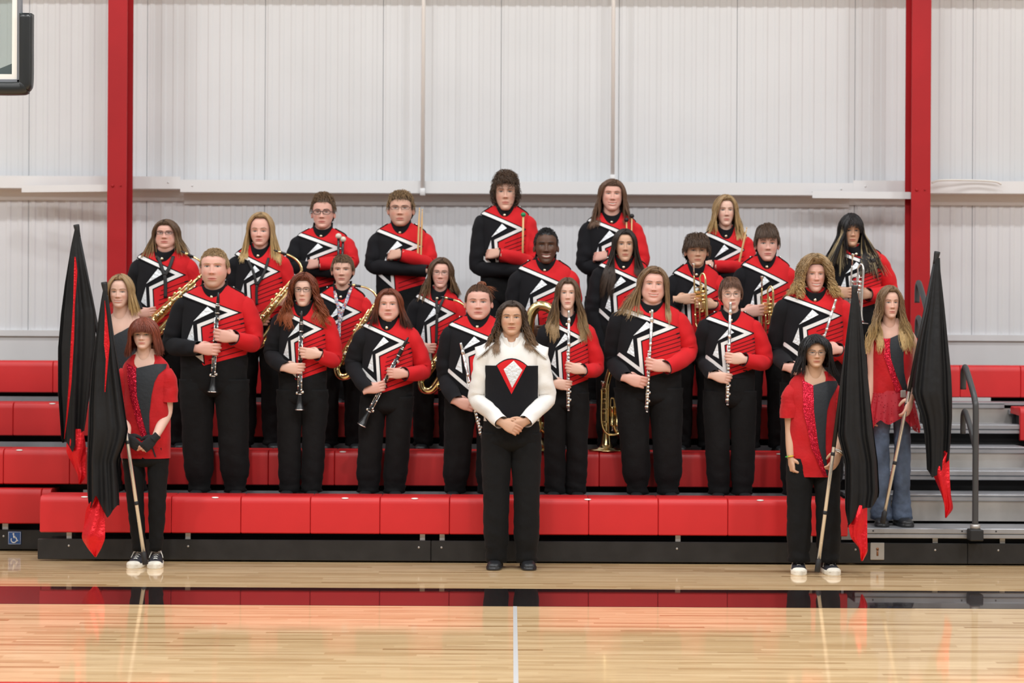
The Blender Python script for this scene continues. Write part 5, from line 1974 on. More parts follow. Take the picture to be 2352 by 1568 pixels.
C['streak'] = person('person with long black hair and blond streaks holding a silver trumpet', D3, 1966, 491, 567, 21, 531, 586, 711, 57, 'landing', hold(1884, 670, 1945, 672), hold(2063, 668, 1970, 674, 0.1),
    hair=dict(col=(0.010, 0.008, 0.009), tip=(0.02, 0.013, 0.011), part=0.0, face=(34, 56), end=(632, 640, 652), vol=0.026, curl=(0.004, 14), spread=0.24, wide=(0.35, 0.40), n=640, bang=(0.66, 30, 45, 0.2), nb=120, streak=((0.40, 0.31, 0.17), -66, -46)), skin=SK['tan'], brow=BR['black'], hx=1952, ear=False)
# ---- second row
C['clar1'] = person('large person with short blond hair and a beard holding a clarinet', D2, 492, 572, 661, 30, 612, 684, 838, 74, 'd2', hold(373, 790, 485, 802, -0.05), hold(607, 785, 508, 771, 0.15),
    hair=dict(kind='short', col=BR['dblond'], tip=BR['dblond'], front=0.82, side=0.53, vol=0.015, lift=0.006, len=0.03, mess=0.2, rad=0.003), skin=SK['pink'], brow=BR['dblond'], beard=0.45, fat=0.10, belly=0.1, hx=494, legs=(458, 540), nk=25)
C['clar2'] = person('person with long curly red hair and glasses holding a clarinet', D2, 696, 627, 704, 21, 662, 722, 872, 56, 'd2', hold(604, 815, 681, 846, -0.05), hold(787, 825, 704, 811, 0.1),
    hair=dict(col=BR['red'], tip=(0.30, 0.075, 0.022), part=0.1, face=(60, 60), end=(755, 745, 757), vol=0.034, curl=(0.012, 75), spread=0.14, wide=(0.45, 0.42), n=520, rad=0.0036), skin=SK['pale'], brow=BR['red'], hx=698, ear=False, legs=(665, 715))
C['clar3'] = person('person with dark red straight hair holding a clarinet at a slant', D2, 890, 663, 736, 24, 699, 754, 901, 58, 'd2', hold(791, 840, 869, 889, 0.25), hold(994, 850, 905, 857, 0.05),
    hair=dict(col=BR['red'], tip=(0.06, 0.025, 0.018), part=0.0, face=(58, 60), end=(752, 750, 760), vol=0.020, curl=(0.005, 18), spread=0.25, n=440), skin=SK['pink'], brow=BR['ltbrown'], fat=0.25, belly=0.1, hx=894, ear=False, legs=(845, 905))
C['bun'] = person('person with reddish hair tied in a bun holding a flute low, beside the white jacket', D2, 1097, 654, 734, 28, 694, 752, 905, 68, 'd2', hold(1003, 870, 1075, 930, -0.3), hold(1192, 850, 1120, 880),
    hair=dict(kind='short', col=BR['brown'], tip=(0.12, 0.05, 0.022), front=0.80, side=0.52, vol=0.010, len=0.10, mess=0.02, rad=0.0028, edge=0.012, crown=(0.05, 0.62, 0.78)), skin=SK['pink'], brow=BR['brown'], fat=0.16, belly=0.1, hx=1099, legs=(1045, 1120))
C['flute1'] = person('person with long light brown hair holding a flute upright right of the white jacket', D2, 1302, 638, 711, 20.5, 673, 746, 892, 50, 'd2', hold(1223, 840, 1296, 884, -0.15), hold(1389, 845, 1315, 845, 0.2),
    hair=dict(col=BR['brown'], tip=BR['dblond'], part=0.0, face=(56, 56), end=(788, 770, 792), vol=0.020, curl=(0.010, 34), spread=0.05, wide=(0.36, 0.30), n=500), skin=SK['pale'], brow=BR['brown'], ear=False, hx=1303, legs=(1275, 1322))
C['flute2'] = person('smiling person with long windswept brown hair holding a flute upright', D2, 1490, 612, 696, 26, 653, 719, 866, 72, 'd2', hold(1389, 830, 1468, 876, -0.25, back=0.05), hold(1605, 810, 1502, 838, 0.2),
    hair=dict(col=BR['ltbrown'], tip=BR['dblond'], part=0.25, face=(66, 58), end=(735, 705, 745), vol=0.026, curl=(0.007, 24), spread=0.02, wide=(0.85, 0.10), n=560), skin=SK['pink'], brow=BR['brown'], smile=1.1, fat=0.22, belly=0.12, hx=1497, ear=False, tilt=0.05, legs=(1465, 1535))
C['flute3'] = person('person with round glasses and reddish fringe holding a flute up to the chin', D2, 1676, 637, 712, 23.5, 676, 737, 864, 58, 'd2', hold(1598, 825, 1664, 868, -0.2, back=0.06), hold(1776, 830, 1683, 823, 0.1),
    hair=dict(kind='short', col=(0.15, 0.06, 0.03), tip=(0.09, 0.045, 0.026), front=0.74, side=0.36, vol=0.016, len=0.09, mess=0.08, rad=0.0032, bang=(0.72, 46, 52, 0.18), nb=90), skin=SK['pale'], brow=BR['brown'], smile=0.4, hx=1678, tilt=-0.03, legs=(1652, 1705))
C['flute4'] = person('smiling person with a large mass of curly blond hair in band uniform', D2, 1866, 584, 671, 24, 625, 691, 845, 70, 'd2', hold(1768, 810, 1840, 850, -0.2, back=0.06), hold(1966, 815, 1895, 800, 0.1),
    hair=dict(col=BR['dblond'], tip=BR['gold'], part=0.1, face=(54, 54), end=(684, 680, 684), vol=0.052, curl=(0.013, 120), spread=0.42, n=620, ns=420, rad=0.0034, rough=0.008, front=0.87), skin=SK['pink'], brow=BR['dblond'], smile=1.35, hx=1869, ear=False, nk=24)
# ---- in front of the bleachers
C['major'] = person('person with long curly brown hair in a white jacket standing at the front centre', 11.86, 1175, 691, 769, 27, 729, 796, 958, 65, 'floor',
    dict(kind='free', e=(1074, 915), w=(1152, 970), wy=-0.22, dir=(0.85, -0.25, -0.42), palm=(0.15, 0.95, -0.2), pose='relax'),
    dict(kind='free', e=(1279, 915), w=(1206, 968), wy=-0.19, dir=(-0.85, -0.2, -0.42), palm=(-0.1, 0.95, 0.2), pose='relax'),
    hair=dict(col=(0.045, 0.026, 0.017), tip=(0.22, 0.13, 0.07), part=0.05, face=(60, 60), end=(822, 800, 818), vol=0.015, curl=(0.010, 105), spread=0.12, wide=(0.28, 0.28), n=480, rad=0.0034), skin=SK['tan'], brow=BR['black'], outfit='major', ear=False, fat=0.06, legs=(1141, 1210), dep=0.7, nk=22)
C['guardL'] = person('colour guard person with red layered hair and black gloves holding a flag, on the floor', 11.85, 335, 730, 801, 24.5, 768, 845, 1047, 52, 'floor',
    dict(kind='free', e=(268, 950), w=(292, 1003), wy=-0.16, dir=(0.75, -0.15, -0.65), palm=(0.3, 0.9, 0.1), pose='relax'),
    dict(kind='free', e=(404, 950), w=(356, 1005), wy=-0.17, dir=(-0.72, -0.1, -0.7), palm=(-0.2, 0.95, 0.1), pose='relax'),
    hair=dict(col=(0.20, 0.045, 0.022), tip=(0.16, 0.04, 0.022), part=0.0, face=(50, 50), end=(822, 815, 818), vol=0.024, curl=(0.004, 18), spread=0.03, n=420, bang=(0.62, 46, 46, 0.10), nb=260, front=0.76), skin=SK['pale'], brow=BR['red'], outfit='guard', hx=333, ear=False, legs=(319, 358), shoes='sneaker', nk=16, hipk=1.08, eyecol=(0.10, 0.16, 0.16),
    spec=dict(sleeves=True, slen=30, skinny=True, ank=0.115, vtop=1.0,
              black=slabs([(1.05, 0.5, 0.98), (1.0, -0.32, 0.94), (0.93, -0.30, 0.66), (0.84, -0.28, 0.50), (0.69, -0.24, 0.39), (0.49, -0.05, 0.31), (0.29, 0.16, 0.31), (0.15, 0.34, 0.42), (0.0, 0.54, 0.60)]),
              sash=[[(-0.78, 1.06), (-0.57, 0.69), (-0.24, 0.69), (-0.32, 1.0)], [(-0.57, 0.69), (-0.28, 0.43), (0.0, 0.43), (-0.24, 0.69)], [(-0.28, 0.43), (0.05, 0.19), (0.28, 0.19), (0.0, 0.43)]]))
C['guardL2'] = person('smiling colour guard person with blond hair and a one-shoulder black top behind the left flags', 12.54, 285, 630, 707, 24, 671, 742, 905, 44, 'd2', None, None,
    hair=dict(col=BR['dblond'], tip=BR['gold'], part=0.0, face=(54, 54), end=(700, 715, 726), vol=0.018, curl=(0.003, 14), spread=0.10, n=420), skin=SK['pale'], brow=BR['ltbrown'], smile=1.1, outfit='guard', hx=279, ear=False, nk=17,
    spec=dict(vtop_lr=(0.70, 1.06), base='lycra', black=[[(-0.95, 0.72), (-0.95, 0.2), (0.3, 0.0), (0.62, 0.0), (0.62, 0.98)]],
              sash=[[(-1.0, 0.45), (-0.7, 0.45), (0.2, -0.02), (-0.2, -0.02)]]))
C['guardR'] = person('colour guard person with chin-length black hair and glasses holding a flag, on the floor', 11.68, 1868, 769, 843, 24, 809, 884, 1089, 55, 'floor',
    dict(kind='free', e=(1794, 985), w=(1816, 1052), wy=-0.06, dir=(0.12, -0.1, -0.97), palm=(0.9, 0.3, 0), pose='fist'),
    dict(kind='free', e=(1946, 985), w=(1927, 1040), wy=-0.14, dir=(-0.45, -0.2, -0.85), palm=(-0.5, 0.85, 0.1), pose='grip'),
    hair=dict(col=(0.012, 0.011, 0.013), tip=(0.014, 0.011, 0.012), part=-0.1, face=(54, 54), end=(864, 862, 862), vol=0.030, curl=(0.006, 26), spread=0.16, n=460, bang=(0.82, 54, 50, 0.30), nb=130), skin=SK['asian'], brow=BR['black'], outfit='guard', hx=1870, ear=False, legs=(1836, 1905), shoes='sneaker', nk=17, hipk=1.06,
    spec=dict(sleeves=True, slen=28, vtop=1.0, ank=0.085,
              black=slabs([(1.05, 0.5, 0.98), (1.0, -0.11, 0.96), (0.93, -0.11, 0.80), (0.84, -0.105, 0.60), (0.72, -0.10, 0.46), (0.5, 0.0, 0.40), (0.31, 0.12, 0.40), (0.15, 0.30, 0.45), (0.0, 0.46, 0.54)]),
              sash=[[(-0.53, 1.06), (-0.53, 0.72), (-0.10, 0.72), (-0.11, 1.0)], [(-0.53, 0.72), (-0.20, 0.31), (0.10, 0.31), (-0.10, 0.72)], [(-0.20, 0.31), (0.32, 0.0), (0.46, 0.0), (0.10, 0.31)]]))
C['guardR2'] = person('colour guard person with wavy blond hair, sleeveless red top and jeans on the aisle', 12.28, 2048, 656, 731, 20.5, 695, 762, 905, 46, 'step',
    dict(kind='free', e=(1985, 860), w=(1996, 935), wy=-0.02, dir=(0.1, -0.1, -1), palm=(0.9, 0.2, 0), pose='relax'),
    dict(kind='free', e=(2117, 850), w=(2092, 915), wy=-0.20, dir=(-0.30, -0.2, -0.93), palm=(-0.7, 0.7, 0.1), pose='grip'),
    hair=dict(col=BR['ltbrown'], tip=BR['gold'], part=0.15, face=(54, 58), end=(818, 800, 812), vol=0.022, curl=(0.013, 36), spread=0.06, wide=(0.30, 0.34), n=520), skin=SK['fair'], brow=BR['brown'], outfit='guard', hx=2041, ear=False, legs=(2026, 2071), nk=15, yaw=0.05,
    spec=dict(jeans=True, vtop_lr=(0.86, 0.95), v0=0.0,
              black=slabs([(0.97, 0.28, 0.36), (0.90, -0.22, 0.44), (0.75, -0.26, 0.44), (0.58, -0.22, 0.42), (0.35, 0.02, 0.46), (0.18, 0.24, 0.58), (0.06, 0.42, 0.72)]),
              sash=[[(-0.62, 0.90), (-0.30, 0.88), (-0.22, 0.58), (-0.55, 0.62)], [(-0.55, 0.62), (-0.22, 0.58), (0.32, 0.04), (0.05, 0.04)]]))

# spectacles
glasses(C['mallets'], M['frame_dark'], 0.55, 0.112, 0.064, 0.0024)
glasses(C['sticks'], M['frame_dark'], 0.6, 0.115, 0.055, 0.0014)
glasses(C['altosax'], M['frame_dark'], 0.6, 0.105, 0.055, 0.0016)
glasses(C['saxgirl'], M['frame_light'], 0.8, 0.115, 0.07, 0.0012)
glasses(C['clar2'], M['frame_dark'], 0.7, 0.112, 0.072, 0.0015)
glasses(C['flute3'], M['frame_light'], 1.0, 0.12, 0.095, 0.0012)
glasses(C['guardR'], M['frame_light'], 0.9, 0.115, 0.085, 0.0012)

# the bun
pr = C['bun']
rng = np.random.default_rng(5)
c = pr['head'].H(np.array([[0.08, 0.22, 1.06]]))[0]
g = G()
n_ = 90
t = np.linspace(0, 1, 14)
ph = rng.uniform(0, 6.28, n_)
ax_ = norm(rng.normal(0, 1, (n_, 3)))
b1 = norm(np.cross(ax_, rng.normal(0, 1, (n_, 3))))
b2 = np.cross(ax_, b1)
ang = ph[:, None] + t[None] * 4.5
Wd = c + 0.028 * rng.uniform(0.7, 1.05, (n_, 1, 1)) * (np.cos(ang)[..., None] * b1[:, None] + np.sin(ang)[..., None] * b2[:, None]) * np.array((1.15, 1, 0.85))
strands(g, Wd, np.full(n_, 0.0032), np.repeat((np.array((0.20, 0.06, 0.022)) * rng.uniform(0.6, 1.25, (n_, 1, 1))), 14, 1))
g.ball(c, (0.026, 0.022, 0.02), col=(0.08, 0.025, 0.01))
# loose ends spraying to the right
e0 = c + np.array((0.02, 0.01, -0.015))
n_ = 60
dirs = norm(np.stack([rng.uniform(0.4, 1, n_), rng.uniform(-0.2, 0.6, n_), rng.uniform(-0.9, 0.25, n_)], -1))
Wd = e0 + dirs[:, None] * (t[None, :, None] * rng.uniform(0.05, 0.10, (n_, 1, 1))) + np.array((0, 0, -0.03)) * (t[None, :, None] ** 2)
strands(g, Wd, np.full(n_, 0.0018), np.repeat((np.array((0.22, 0.07, 0.025)) * rng.uniform(0.6, 1.25, (n_, 1, 1))), 14, 1))
g.build('hair_bun', M['hair'], pr['o'], col=True)
# ================================================================ instruments and things held
PROTO = {}


def thing(kind, label, cat, T, B, group=None, name=None, scale=None, spin=0.0, yaxis=None):
    """a copy of an instrument: its local +z runs from B to T, local -y towards the camera"""
    parts, ln = PROTO[kind]
    T, B = np.asarray(T, float), np.asarray(B, float)
    Z = norm(T - B)
    X = norm(np.array((Z[2], 0, -Z[0])))
    Y = np.cross(Z, X)
    if spin:
        X, Y = X * math.cos(spin) + Y * math.sin(spin), -X * math.sin(spin) + Y * math.cos(spin)
    s = scale or np.linalg.norm(T - B) / ln
    r = empty(name or kind, T)
    r.matrix_world = Matrix([[X[0] * s, Y[0] * s, Z[0] * s, T[0]], [X[1] * s, Y[1] * s, Z[1] * s, T[1]], [X[2] * s, Y[2] * s, Z[2] * s, T[2]], [0, 0, 0, 1]])
    tag(r, label, cat, group)
    for nm, me in parts:
        c = bpy.data.objects.new(nm, me)
        COL.objects.link(c)
        c.parent = r
    return r


def proto(kind, ln, parts):
    PROTO[kind] = ([(n, g.mesh(n, m)) for n, g, m in parts], ln)


DN = (0, 0, -1)
# clarinet
g1 = G().lathe((0, 0, 0), DN, [(0, 0.003), (0.004, 0.006), (0.04, 0.0105), (0.075, 0.0115), (0.078, 0.010), (0.085, 0.010)], 16)
g2 = G().lathe((0, 0, -0.085), DN, [(0, 0.013), (0.01, 0.0145), (0.045, 0.0145), (0.055, 0.013)], 16)
g3 = G().lathe((0, 0, -0.14), DN, [(0, 0.0125), (0.23, 0.0130)], 16)
g4 = G().lathe((0, 0, -0.372), DN, [(0, 0.0132), (0.17, 0.0138), (0.185, 0.015)], 16)
g5 = G().lathe((0, 0, -0.558), DN, [(0, 0.0155), (0.03, 0.0175), (0.06, 0.022), (0.085, 0.028), (0.1, 0.0355), (0.104, 0.036), (0.1, 0.033), (0.06, 0.019)], 20, cap=False)
rings = []
for z, r in ((0.076, 0.0125), (0.088, 0.0155), (0.137, 0.0155), (0.37, 0.0155), (0.556, 0.0175), (0.660, 0.0368)):
    rings.append(('ferrule', G().lathe((0, 0, -z), DN, [(0, r - 0.002), (0, r), (0.005, r), (0.005, r - 0.002)], 18, cap=False), M['silver']))
keys = G()
for x, y, z0, z1 in ((-0.012, -0.008, 0.17, 0.36), (0.011, -0.010, 0.20, 0.33), (-0.013, -0.006, 0.385, 0.53), (0.012, -0.009, 0.40, 0.55), (0.0, -0.017, 0.40, 0.47)):
    keys.tube([(x, y, -z0), (x, y, -z1)], 0.0021, 6)
for i, z in enumerate((0.175, 0.205, 0.232, 0.262, 0.292, 0.325, 0.355, 0.385, 0.415, 0.445, 0.475, 0.505, 0.53)):
    sx = (-1) ** i * 0.009
    keys.lathe((sx, -0.010, -z), (0.5 * np.sign(sx), -1, 0), [(0, 0.006), (0.005, 0.0075), (0.009, 0.006)], 10)
for z in (0.22, 0.31, 0.42, 0.49, 0.54):
    keys.beam((-0.016, -0.008, -z), (0.016, -0.010, -z - 0.008), 0.004, 0.004)
for sx, z in ((0.02, 0.545), (-0.02, 0.552), (0.017, 0.18)):
    keys.ball((sx, -0.006, -z), (0.007, 0.003, 0.009), 10, 6)
proto('clarinet', 0.664, [('mouthpiece', g1, M['ebony']), ('barrel', g2, M['ebony']), ('upper_joint', g3, M['ebony']), ('lower_joint', g4, M['ebony']), ('bell', g5, M['ebony']), ('keywork', keys, M['silver'])] + rings)
# flute
g1 = G().lathe((0, 0, 0), DN, [(0, 0.007), (0.003, 0.0095), (0.018, 0.0098), (0.022, 0.0093), (0.215, 0.0095), (0.215, 0.0112), (0.235, 0.0112), (0.235, 0.0098)], 16)
g2 = G().lathe((0, 0, -0.235), DN, [(0, 0.0096), (0.33, 0.0096), (0.33, 0.0112), (0.345, 0.0112)], 16)
g3 = G().lathe((0, 0, -0.58), DN, [(0, 0.0096), (0.088, 0.0096), (0.088, 0.0106), (0.093, 0.0106)], 16)
lp = G().ball((0, -0.007, -0.068), (0.0135, 0.009, 0.019), 14, 9)
keys = G()
keys.tube([(-0.0125, -0.004, -0.27), (-0.0125, -0.004, -0.655)], 0.0022, 6)
for i, z in enumerate((0.275, 0.295, 0.318, 0.342, 0.366, 0.39, 0.414, 0.436, 0.460, 0.484, 0.508, 0.532, 0.556, 0.592, 0.616, 0.638)):
    keys.lathe((-0.003, -0.0085, -z), (-0.25, -1, 0), [(0, 0.0082), (0.004, 0.0088), (0.006, 0.0075)], 12)
    if i % 3 == 0:
        keys.ball((-0.0135, -0.004, -z), (0.0042, 0.004, 0.006), 8, 6)
for z in (0.545, 0.60):
    keys.ball((0.011, -0.006, -z), (0.007, 0.004, 0.009), 10, 6)
proto('flute', 0.673, [('head_joint', g1, M['silver']), ('body_joint', g2, M['silver']), ('foot_joint', g3, M['silver']), ('lip_plate', lp, M['silver']), ('keywork', keys, M['silver'])])


# trumpet (mouthpiece up, bell down)
def trumpet(kind, m, m2):
    mp = G().lathe((0, 0, 0), DN, [(0, 0.0135), (0.003, 0.0138), (0.012, 0.0125), (0.025, 0.007), (0.04, 0.0052), (0.088, 0.0065)], 16)
    lead = G().tube(crom([(0, 0, -0.085), (0, 0, -0.2), (0, 0, -0.40), (0.006, 0, -0.437), (0.024, 0, -0.453), (0.042, 0, -0.437), (0.048, 0, -0.40), (0.048, 0, -0.28)], 60), 0.0062, 12)
    lead.lathe((0, 0, -0.24), DN, [(0, 0.0075), (0.03, 0.0075)], 12)
    lead.lathe((0, 0, -0.36), DN, [(0, 0.0075), (0.02, 0.0075)], 12)
    prof = crom([(0.052, 0.014, -0.27), (0.052, 0.014, -0.14), (0.050, 0.012, -0.105), (0.062, 0.02, -0.078), (0.078, 0.026, -0.078), (0.088, 0.03, -0.105), (0.09, 0.03, -0.14), (0.09, 0.03, -0.30), (0.09, 0.03, -0.42), (0.09, 0.03, -0.475), (0.09, 0.03, -0.50)], 90)
    t = np.linspace(0, 1, 90)
    bell = G().tube(prof, np.interp(t, [0, 0.45, 0.65, 0.80, 0.90, 0.96, 1.0], [0.0058, 0.0062, 0.0085, 0.013, 0.022, 0.037, 0.061]), 22, cap=False)
    rim = G().lathe((0.09, 0.03, -0.499), DN, [(0, 0.0595), (0.002, 0.0625), (0.004, 0.0615)], 28, cap=False)
    vb = []
    for i in range(3):
        vs, bt = G(), G()
        vb += [('valve_casing', vs, m2), ('valve_button', bt, M['silver'])]
        z = -0.205 - 0.029 * i
        vs.lathe((-0.005, 0.018, z), (1, 0, 0), [(0, 0.009), (0.004, 0.0125), (0.012, 0.0125), (0.013, 0.0118), (0.075, 0.0118), (0.076, 0.0128), (0.085, 0.0128), (0.089, 0.006)], 16)
        bt.tube([(-0.022, 0.018, z), (-0.004, 0.018, z)], 0.003, 8)
        bt.lathe((-0.026, 0.018, z), (1, 0, 0), [(0, 0.007), (0.003, 0.008), (0.005, 0.004)], 12)
    sl = G().tube(crom([(0.06, 0.018, -0.275), (0.06, 0.02, -0.33), (0.068, 0.02, -0.345), (0.078, 0.02, -0.33), (0.078, 0.02, -0.275)], 30), 0.0055, 10)
    sl.tube(crom([(0.04, 0.02, -0.2), (0.03, 0.03, -0.165), (0.04, 0.035, -0.15), (0.052, 0.03, -0.165), (0.05, 0.02, -0.2)], 24), 0.005, 10)
    brs = []
    for z in (-0.17, -0.34):
        brs.append(('brace', G().tube([(0, 0, z), (0.09, 0.03, z)], 0.0028, 6), m))
    br = G()
    ang = np.linspace(0, 2 * math.pi, 20)
    br.tube(np.stack([0.078 + 0.0 * ang, -0.008 + 0.012 * np.cos(ang), -0.335 + 0.012 * np.sin(ang)], -1), 0.002, 6)
    proto(kind, 0.50, [('mouthpiece', mp, M['silver']), ('lead_pipe', lead, m), ('bell', bell, m), ('bell_rim', rim, m), ('valve_slides', sl, m), ('finger_ring', br, m)] + brs + vb)


trumpet('trumpet', M['brass'], M['brass'])
trumpet('silver_trumpet', M['silver'], M['silver'])


# saxophones: top of the body at the origin, body along -z, bell on the +x side, neck curling to -x
def sax(kind, lb, bell_r, neckx, m=M['brass']):
    off = 0.095 if lb < 0.55 else 0.115
    pts = [(0, 0, 0), (0, 0, -lb * 0.5), (0, 0, -lb), (off * 0.10, 0, -lb - 0.045), (off * 0.5, 0, -lb - 0.072), (off * 0.9, 0, -lb - 0.045), (off, 0, -lb + 0.01),
           (off, 0, -lb + 0.10), (off * 1.04, 0, -lb + 0.19), (off * 1.15, 0, -lb + 0.265)]
    P = crom(pts, 110)
    t = np.linspace(0, 1, 110)
    body = G().tube(P[:64], np.interp(t[:64], [0, 0.2, 0.4, 0.58], [0.0125, 0.021, 0.028, 0.031]), 22)
    bow = G().tube(P[62:], np.interp(t[62:], [0.55, 0.7, 0.82, 0.92, 1.0], [0.031, 0.036, 0.042, 0.054, bell_r]), 26, cap=False)
    rim = np.array([P[-1] + 0.0 * P[-1]])
    ax = norm(P[-1] - P[-3])
    rimg = G().lathe(P[-1] - ax * 0.001, ax, [(0, bell_r), (0.003, bell_r + 0.0035), (0.006, bell_r)], 30, cap=False)
    neck = G().tube(crom([(0, 0, -0.01), (0, 0, 0.03), (-0.012, 0, 0.06), (-0.05 * neckx, 0, 0.085), (-0.10 * neckx, 0, 0.085), (-0.145 * neckx, 0, 0.068)], 40), np.linspace(0.0115, 0.0075, 40), 14)
    neck.lathe((0, 0, -0.012), (0, 0, 1), [(0, 0.015), (0.022, 0.015)], 16)
    d_ = norm(np.array((-0.93, 0, -0.36)))
    b = np.array((-0.135 * neckx, 0, 0.072))
    mp = G().lathe(b, d_, [(0, 0.010), (0.045, 0.0105), (0.06, 0.010), (0.1, 0.005), (0.105, 0.002)], 14)
    lig = G().lathe(b + d_ * 0.045, d_, [(0, 0.0118), (0.024, 0.0112)], 14)
    keys = G()
    n = 11
    for i in range(n):
        z = -0.05 - (lb - 0.06) * i / (n - 1)
        r = 0.009 + 0.010 * i / (n - 1)
        br = np.interp(-z, [0, lb], [0.014, 0.030])
        keys.lathe((0.004 * (-1) ** i, -br, z), (0, -1, 0), [(0, r * 0.9), (0.007, r), (0.010, r * 0.92), (0.0105, r * 0.3)], 14)
    for x, y in ((-0.024, -0.012), (-0.031, -0.002), (0.026, -0.012), (0.032, -0.004)):
        keys.tube([(x * 0.7, y - 0.012, -0.05), (x * 1.05, y - 0.012, -lb + 0.02)], 0.0026, 6)
    for i in range(6):
        z = -0.10 - i * lb * 0.14
        keys.beam((-0.028, -0.012, z), (0.028, -0.016, z - 0.012), 0.004, 0.004)
    for i in range(4):
        keys.lathe((off + 0.02, -0.038, -lb + 0.02 + i * 0.048), (0.3, -1, 0), [(0, 0.018), (0.006, 0.0185), (0.008, 0.012)], 14)
    for i in range(3):
        keys.ball((-0.034, -0.02, -0.16 - i * 0.05), (0.010, 0.006, 0.014), 10, 7)
    pearls = G()
    for i in range(6):
        pearls.ball((0.0, -0.036 - 0.002 * i, -0.12 - i * lb * 0.12), (0.0068, 0.003, 0.0068), 10, 6)
    guard = G().tube(crom([(off + 0.045, -0.03, -lb + 0.0), (off + 0.055, -0.05, -lb + 0.05), (off + 0.05, -0.03, -lb + 0.12)], 20), 0.003, 6)
    proto(kind, lb, [('body_tube', body, m), ('bell', bow, m), ('bell_rim', rimg, m), ('neck', neck, m), ('mouthpiece', mp, M['ebony']), ('ligature', lig, M['brass']), ('keywork', keys, M['brass'] if m is M['brass'] else m), ('key_pearls', pearls, M['white_paint']), ('key_guard', guard, m)])


sax('alto_saxophone', 0.47, 0.062, 1.0)
sax('tenor_saxophone', 0.56, 0.078, 1.25)


def ydep(per, px, py, out):
    q = at(px, py, per['d'])
    t = per['torso']
    return float(min(t.front(q[0], q[2]), t.front(t.cx, q[2])) - out) + D0


def two(per, a, b, out=0.045, out2=None):
    da = ydep(per, *a, out)
    return at(*a, da), at(*b, ydep(per, *b, out if out2 is None else out2))


# clarinets
T, B = two(C['clar1'], (505, 671), (488, 900), 0.038)
B[1] = T[1] = min(T[1], B[1])
thing('clarinet', 'black clarinet held by the large person with short blond hair', 'clarinet', T, B, 'clarinets')
T, B = two(C['clar2'], (694, 713), (688, 941), 0.038)
B[1] = T[1] = min(T[1], B[1])
thing('clarinet', 'black clarinet held by the person with long curly red hair', 'clarinet', T, B, 'clarinets')
T, B = two(C['clar3'], (938, 774), (832, 977), 0.038)
B[1] = T[1] = min(T[1], B[1])
thing('clarinet', 'black clarinet held at a slant by the person with dark red hair', 'clarinet', T, B, 'clarinets')
# flutes
for key, a, b, lab in (('flute1', (1306, 713), (1306, 943), 'silver flute held upright just right of the white jacket'),
                       ('flute2', (1497, 711), (1486, 946), 'silver flute held by the smiling person with windswept hair'),
                       ('flute3', (1675, 694), (1671, 930), 'silver flute touching the chin of the person with round glasses'),
                       ('flute4', (1918, 687), (1856, 893), 'silver flute held at a slant by the curly blond person'),
                       ('bun', (1058, 787), (1107, 1005), 'silver flute partly hidden by the white sleeve at its left')):
    T, B = two(C[key], a, b, 0.035)
    B[1] = T[1] = min(T[1], B[1])
    thing('flute', lab, 'flute', T, B, 'flutes', spin=0.2)
# trumpets
for key, kd, a, b, lab in (('trumpet1', 'trumpet', (1591, 606), (1599, 766), 'brass trumpet held by the person with the dark mop fringe'),
                           ('trumpet2', 'trumpet', (1750, 634), (1748, 792), 'brass trumpet held by the person with the straight brown fringe'),
                           ('streak', 'silver_trumpet', (1957, 583), (1948, 740), 'silver trumpet held by the person with blond-streaked black hair')):
    T, B = two(C[key], a, b, 0.05)
    B[1] = T[1] = min(T[1], B[1])
    thing(kd, lab, 'trumpet', T, B, 'trumpets', name='trumpet', spin=-1.0)
# saxophones
for key, kd, a, b, lab in (('altosax', 'alto_saxophone', (458, 637), (350, 738), 'alto saxophone held by the person at the far left with glasses'),
                           ('tenorsax', 'tenor_saxophone', (684, 634), (575, 765), 'tenor saxophone held by the person with straight blond hair'),
                           ('saxboy', 'tenor_saxophone', (860, 700), (778, 838), 'tenor saxophone held by the young person with the patterned strap'),
                           ('saxgirl', 'tenor_saxophone', (1069, 735), (972, 868), 'saxophone of the smiling person with wire glasses, mostly hidden')):
    per = C[key]
    T, B = two(per, a, b, 0.075)
    B[1] = T[1] = min(T[1], B[1])
    thing(kd, lab, 'saxophone', T, B, 'saxophones', name='saxophone')


def strap(key, m, pts_l, pts_r, tail, name='neck_strap', lab=None, wd=0.011):
    per = C[key]
    t = per['torso']
    g = G()
    for pts in (pts_l, pts_r, tail):
        P = []
        for px, py in crom(np.array([(a_, b_, 0) for a_, b_ in pts], float), 14)[:, :2]:
            q = at(px, py, per['d'])
            P.append(at(px, py, float(t.front(q[0], q[2])) + D0 - 0.012))
        g.tube(P, wd, 8, ref=(0, 1, 0), flat=0.25)
    tag(g.build(name, m, L=at(*tail[-1], per['d'])), lab, 'strap', 'saxophone neck straps')


strap('altosax', M['rubber'], [(362, 585), (370, 610), (377, 632)], [(398, 588), (390, 612), (379, 632)], [(378, 632), (380, 650), (380, 684)], lab='black saxophone neck strap on the person at the far left', wd=0.013)
strap('tenorsax', M['rubber'], [(570, 598), (582, 625), (589, 655)], [(617, 592), (607, 625), (591, 655)], [(590, 655), (589, 675), (590, 700)], lab='black saxophone neck strap on the person with straight blond hair', wd=0.010)
strap('saxboy', M['lanyard'], [(769, 668), (773, 690), (779, 715), (780, 742)], [(806, 660), (798, 685), (786, 715), (781, 742)], [(780, 740), (779, 755), (779, 775)], lab='colourful patterned saxophone neck strap on the young person', wd=0.012)
strap('saxgirl', M['rubber'], [(1002, 676), (1003, 700), (1004, 720)], [(1021, 680), (1012, 700), (1005, 720)], [(1004, 720), (1003, 745), (1002, 790)], lab='black saxophone neck strap on the smiling person with wire glasses', wd=0.010)


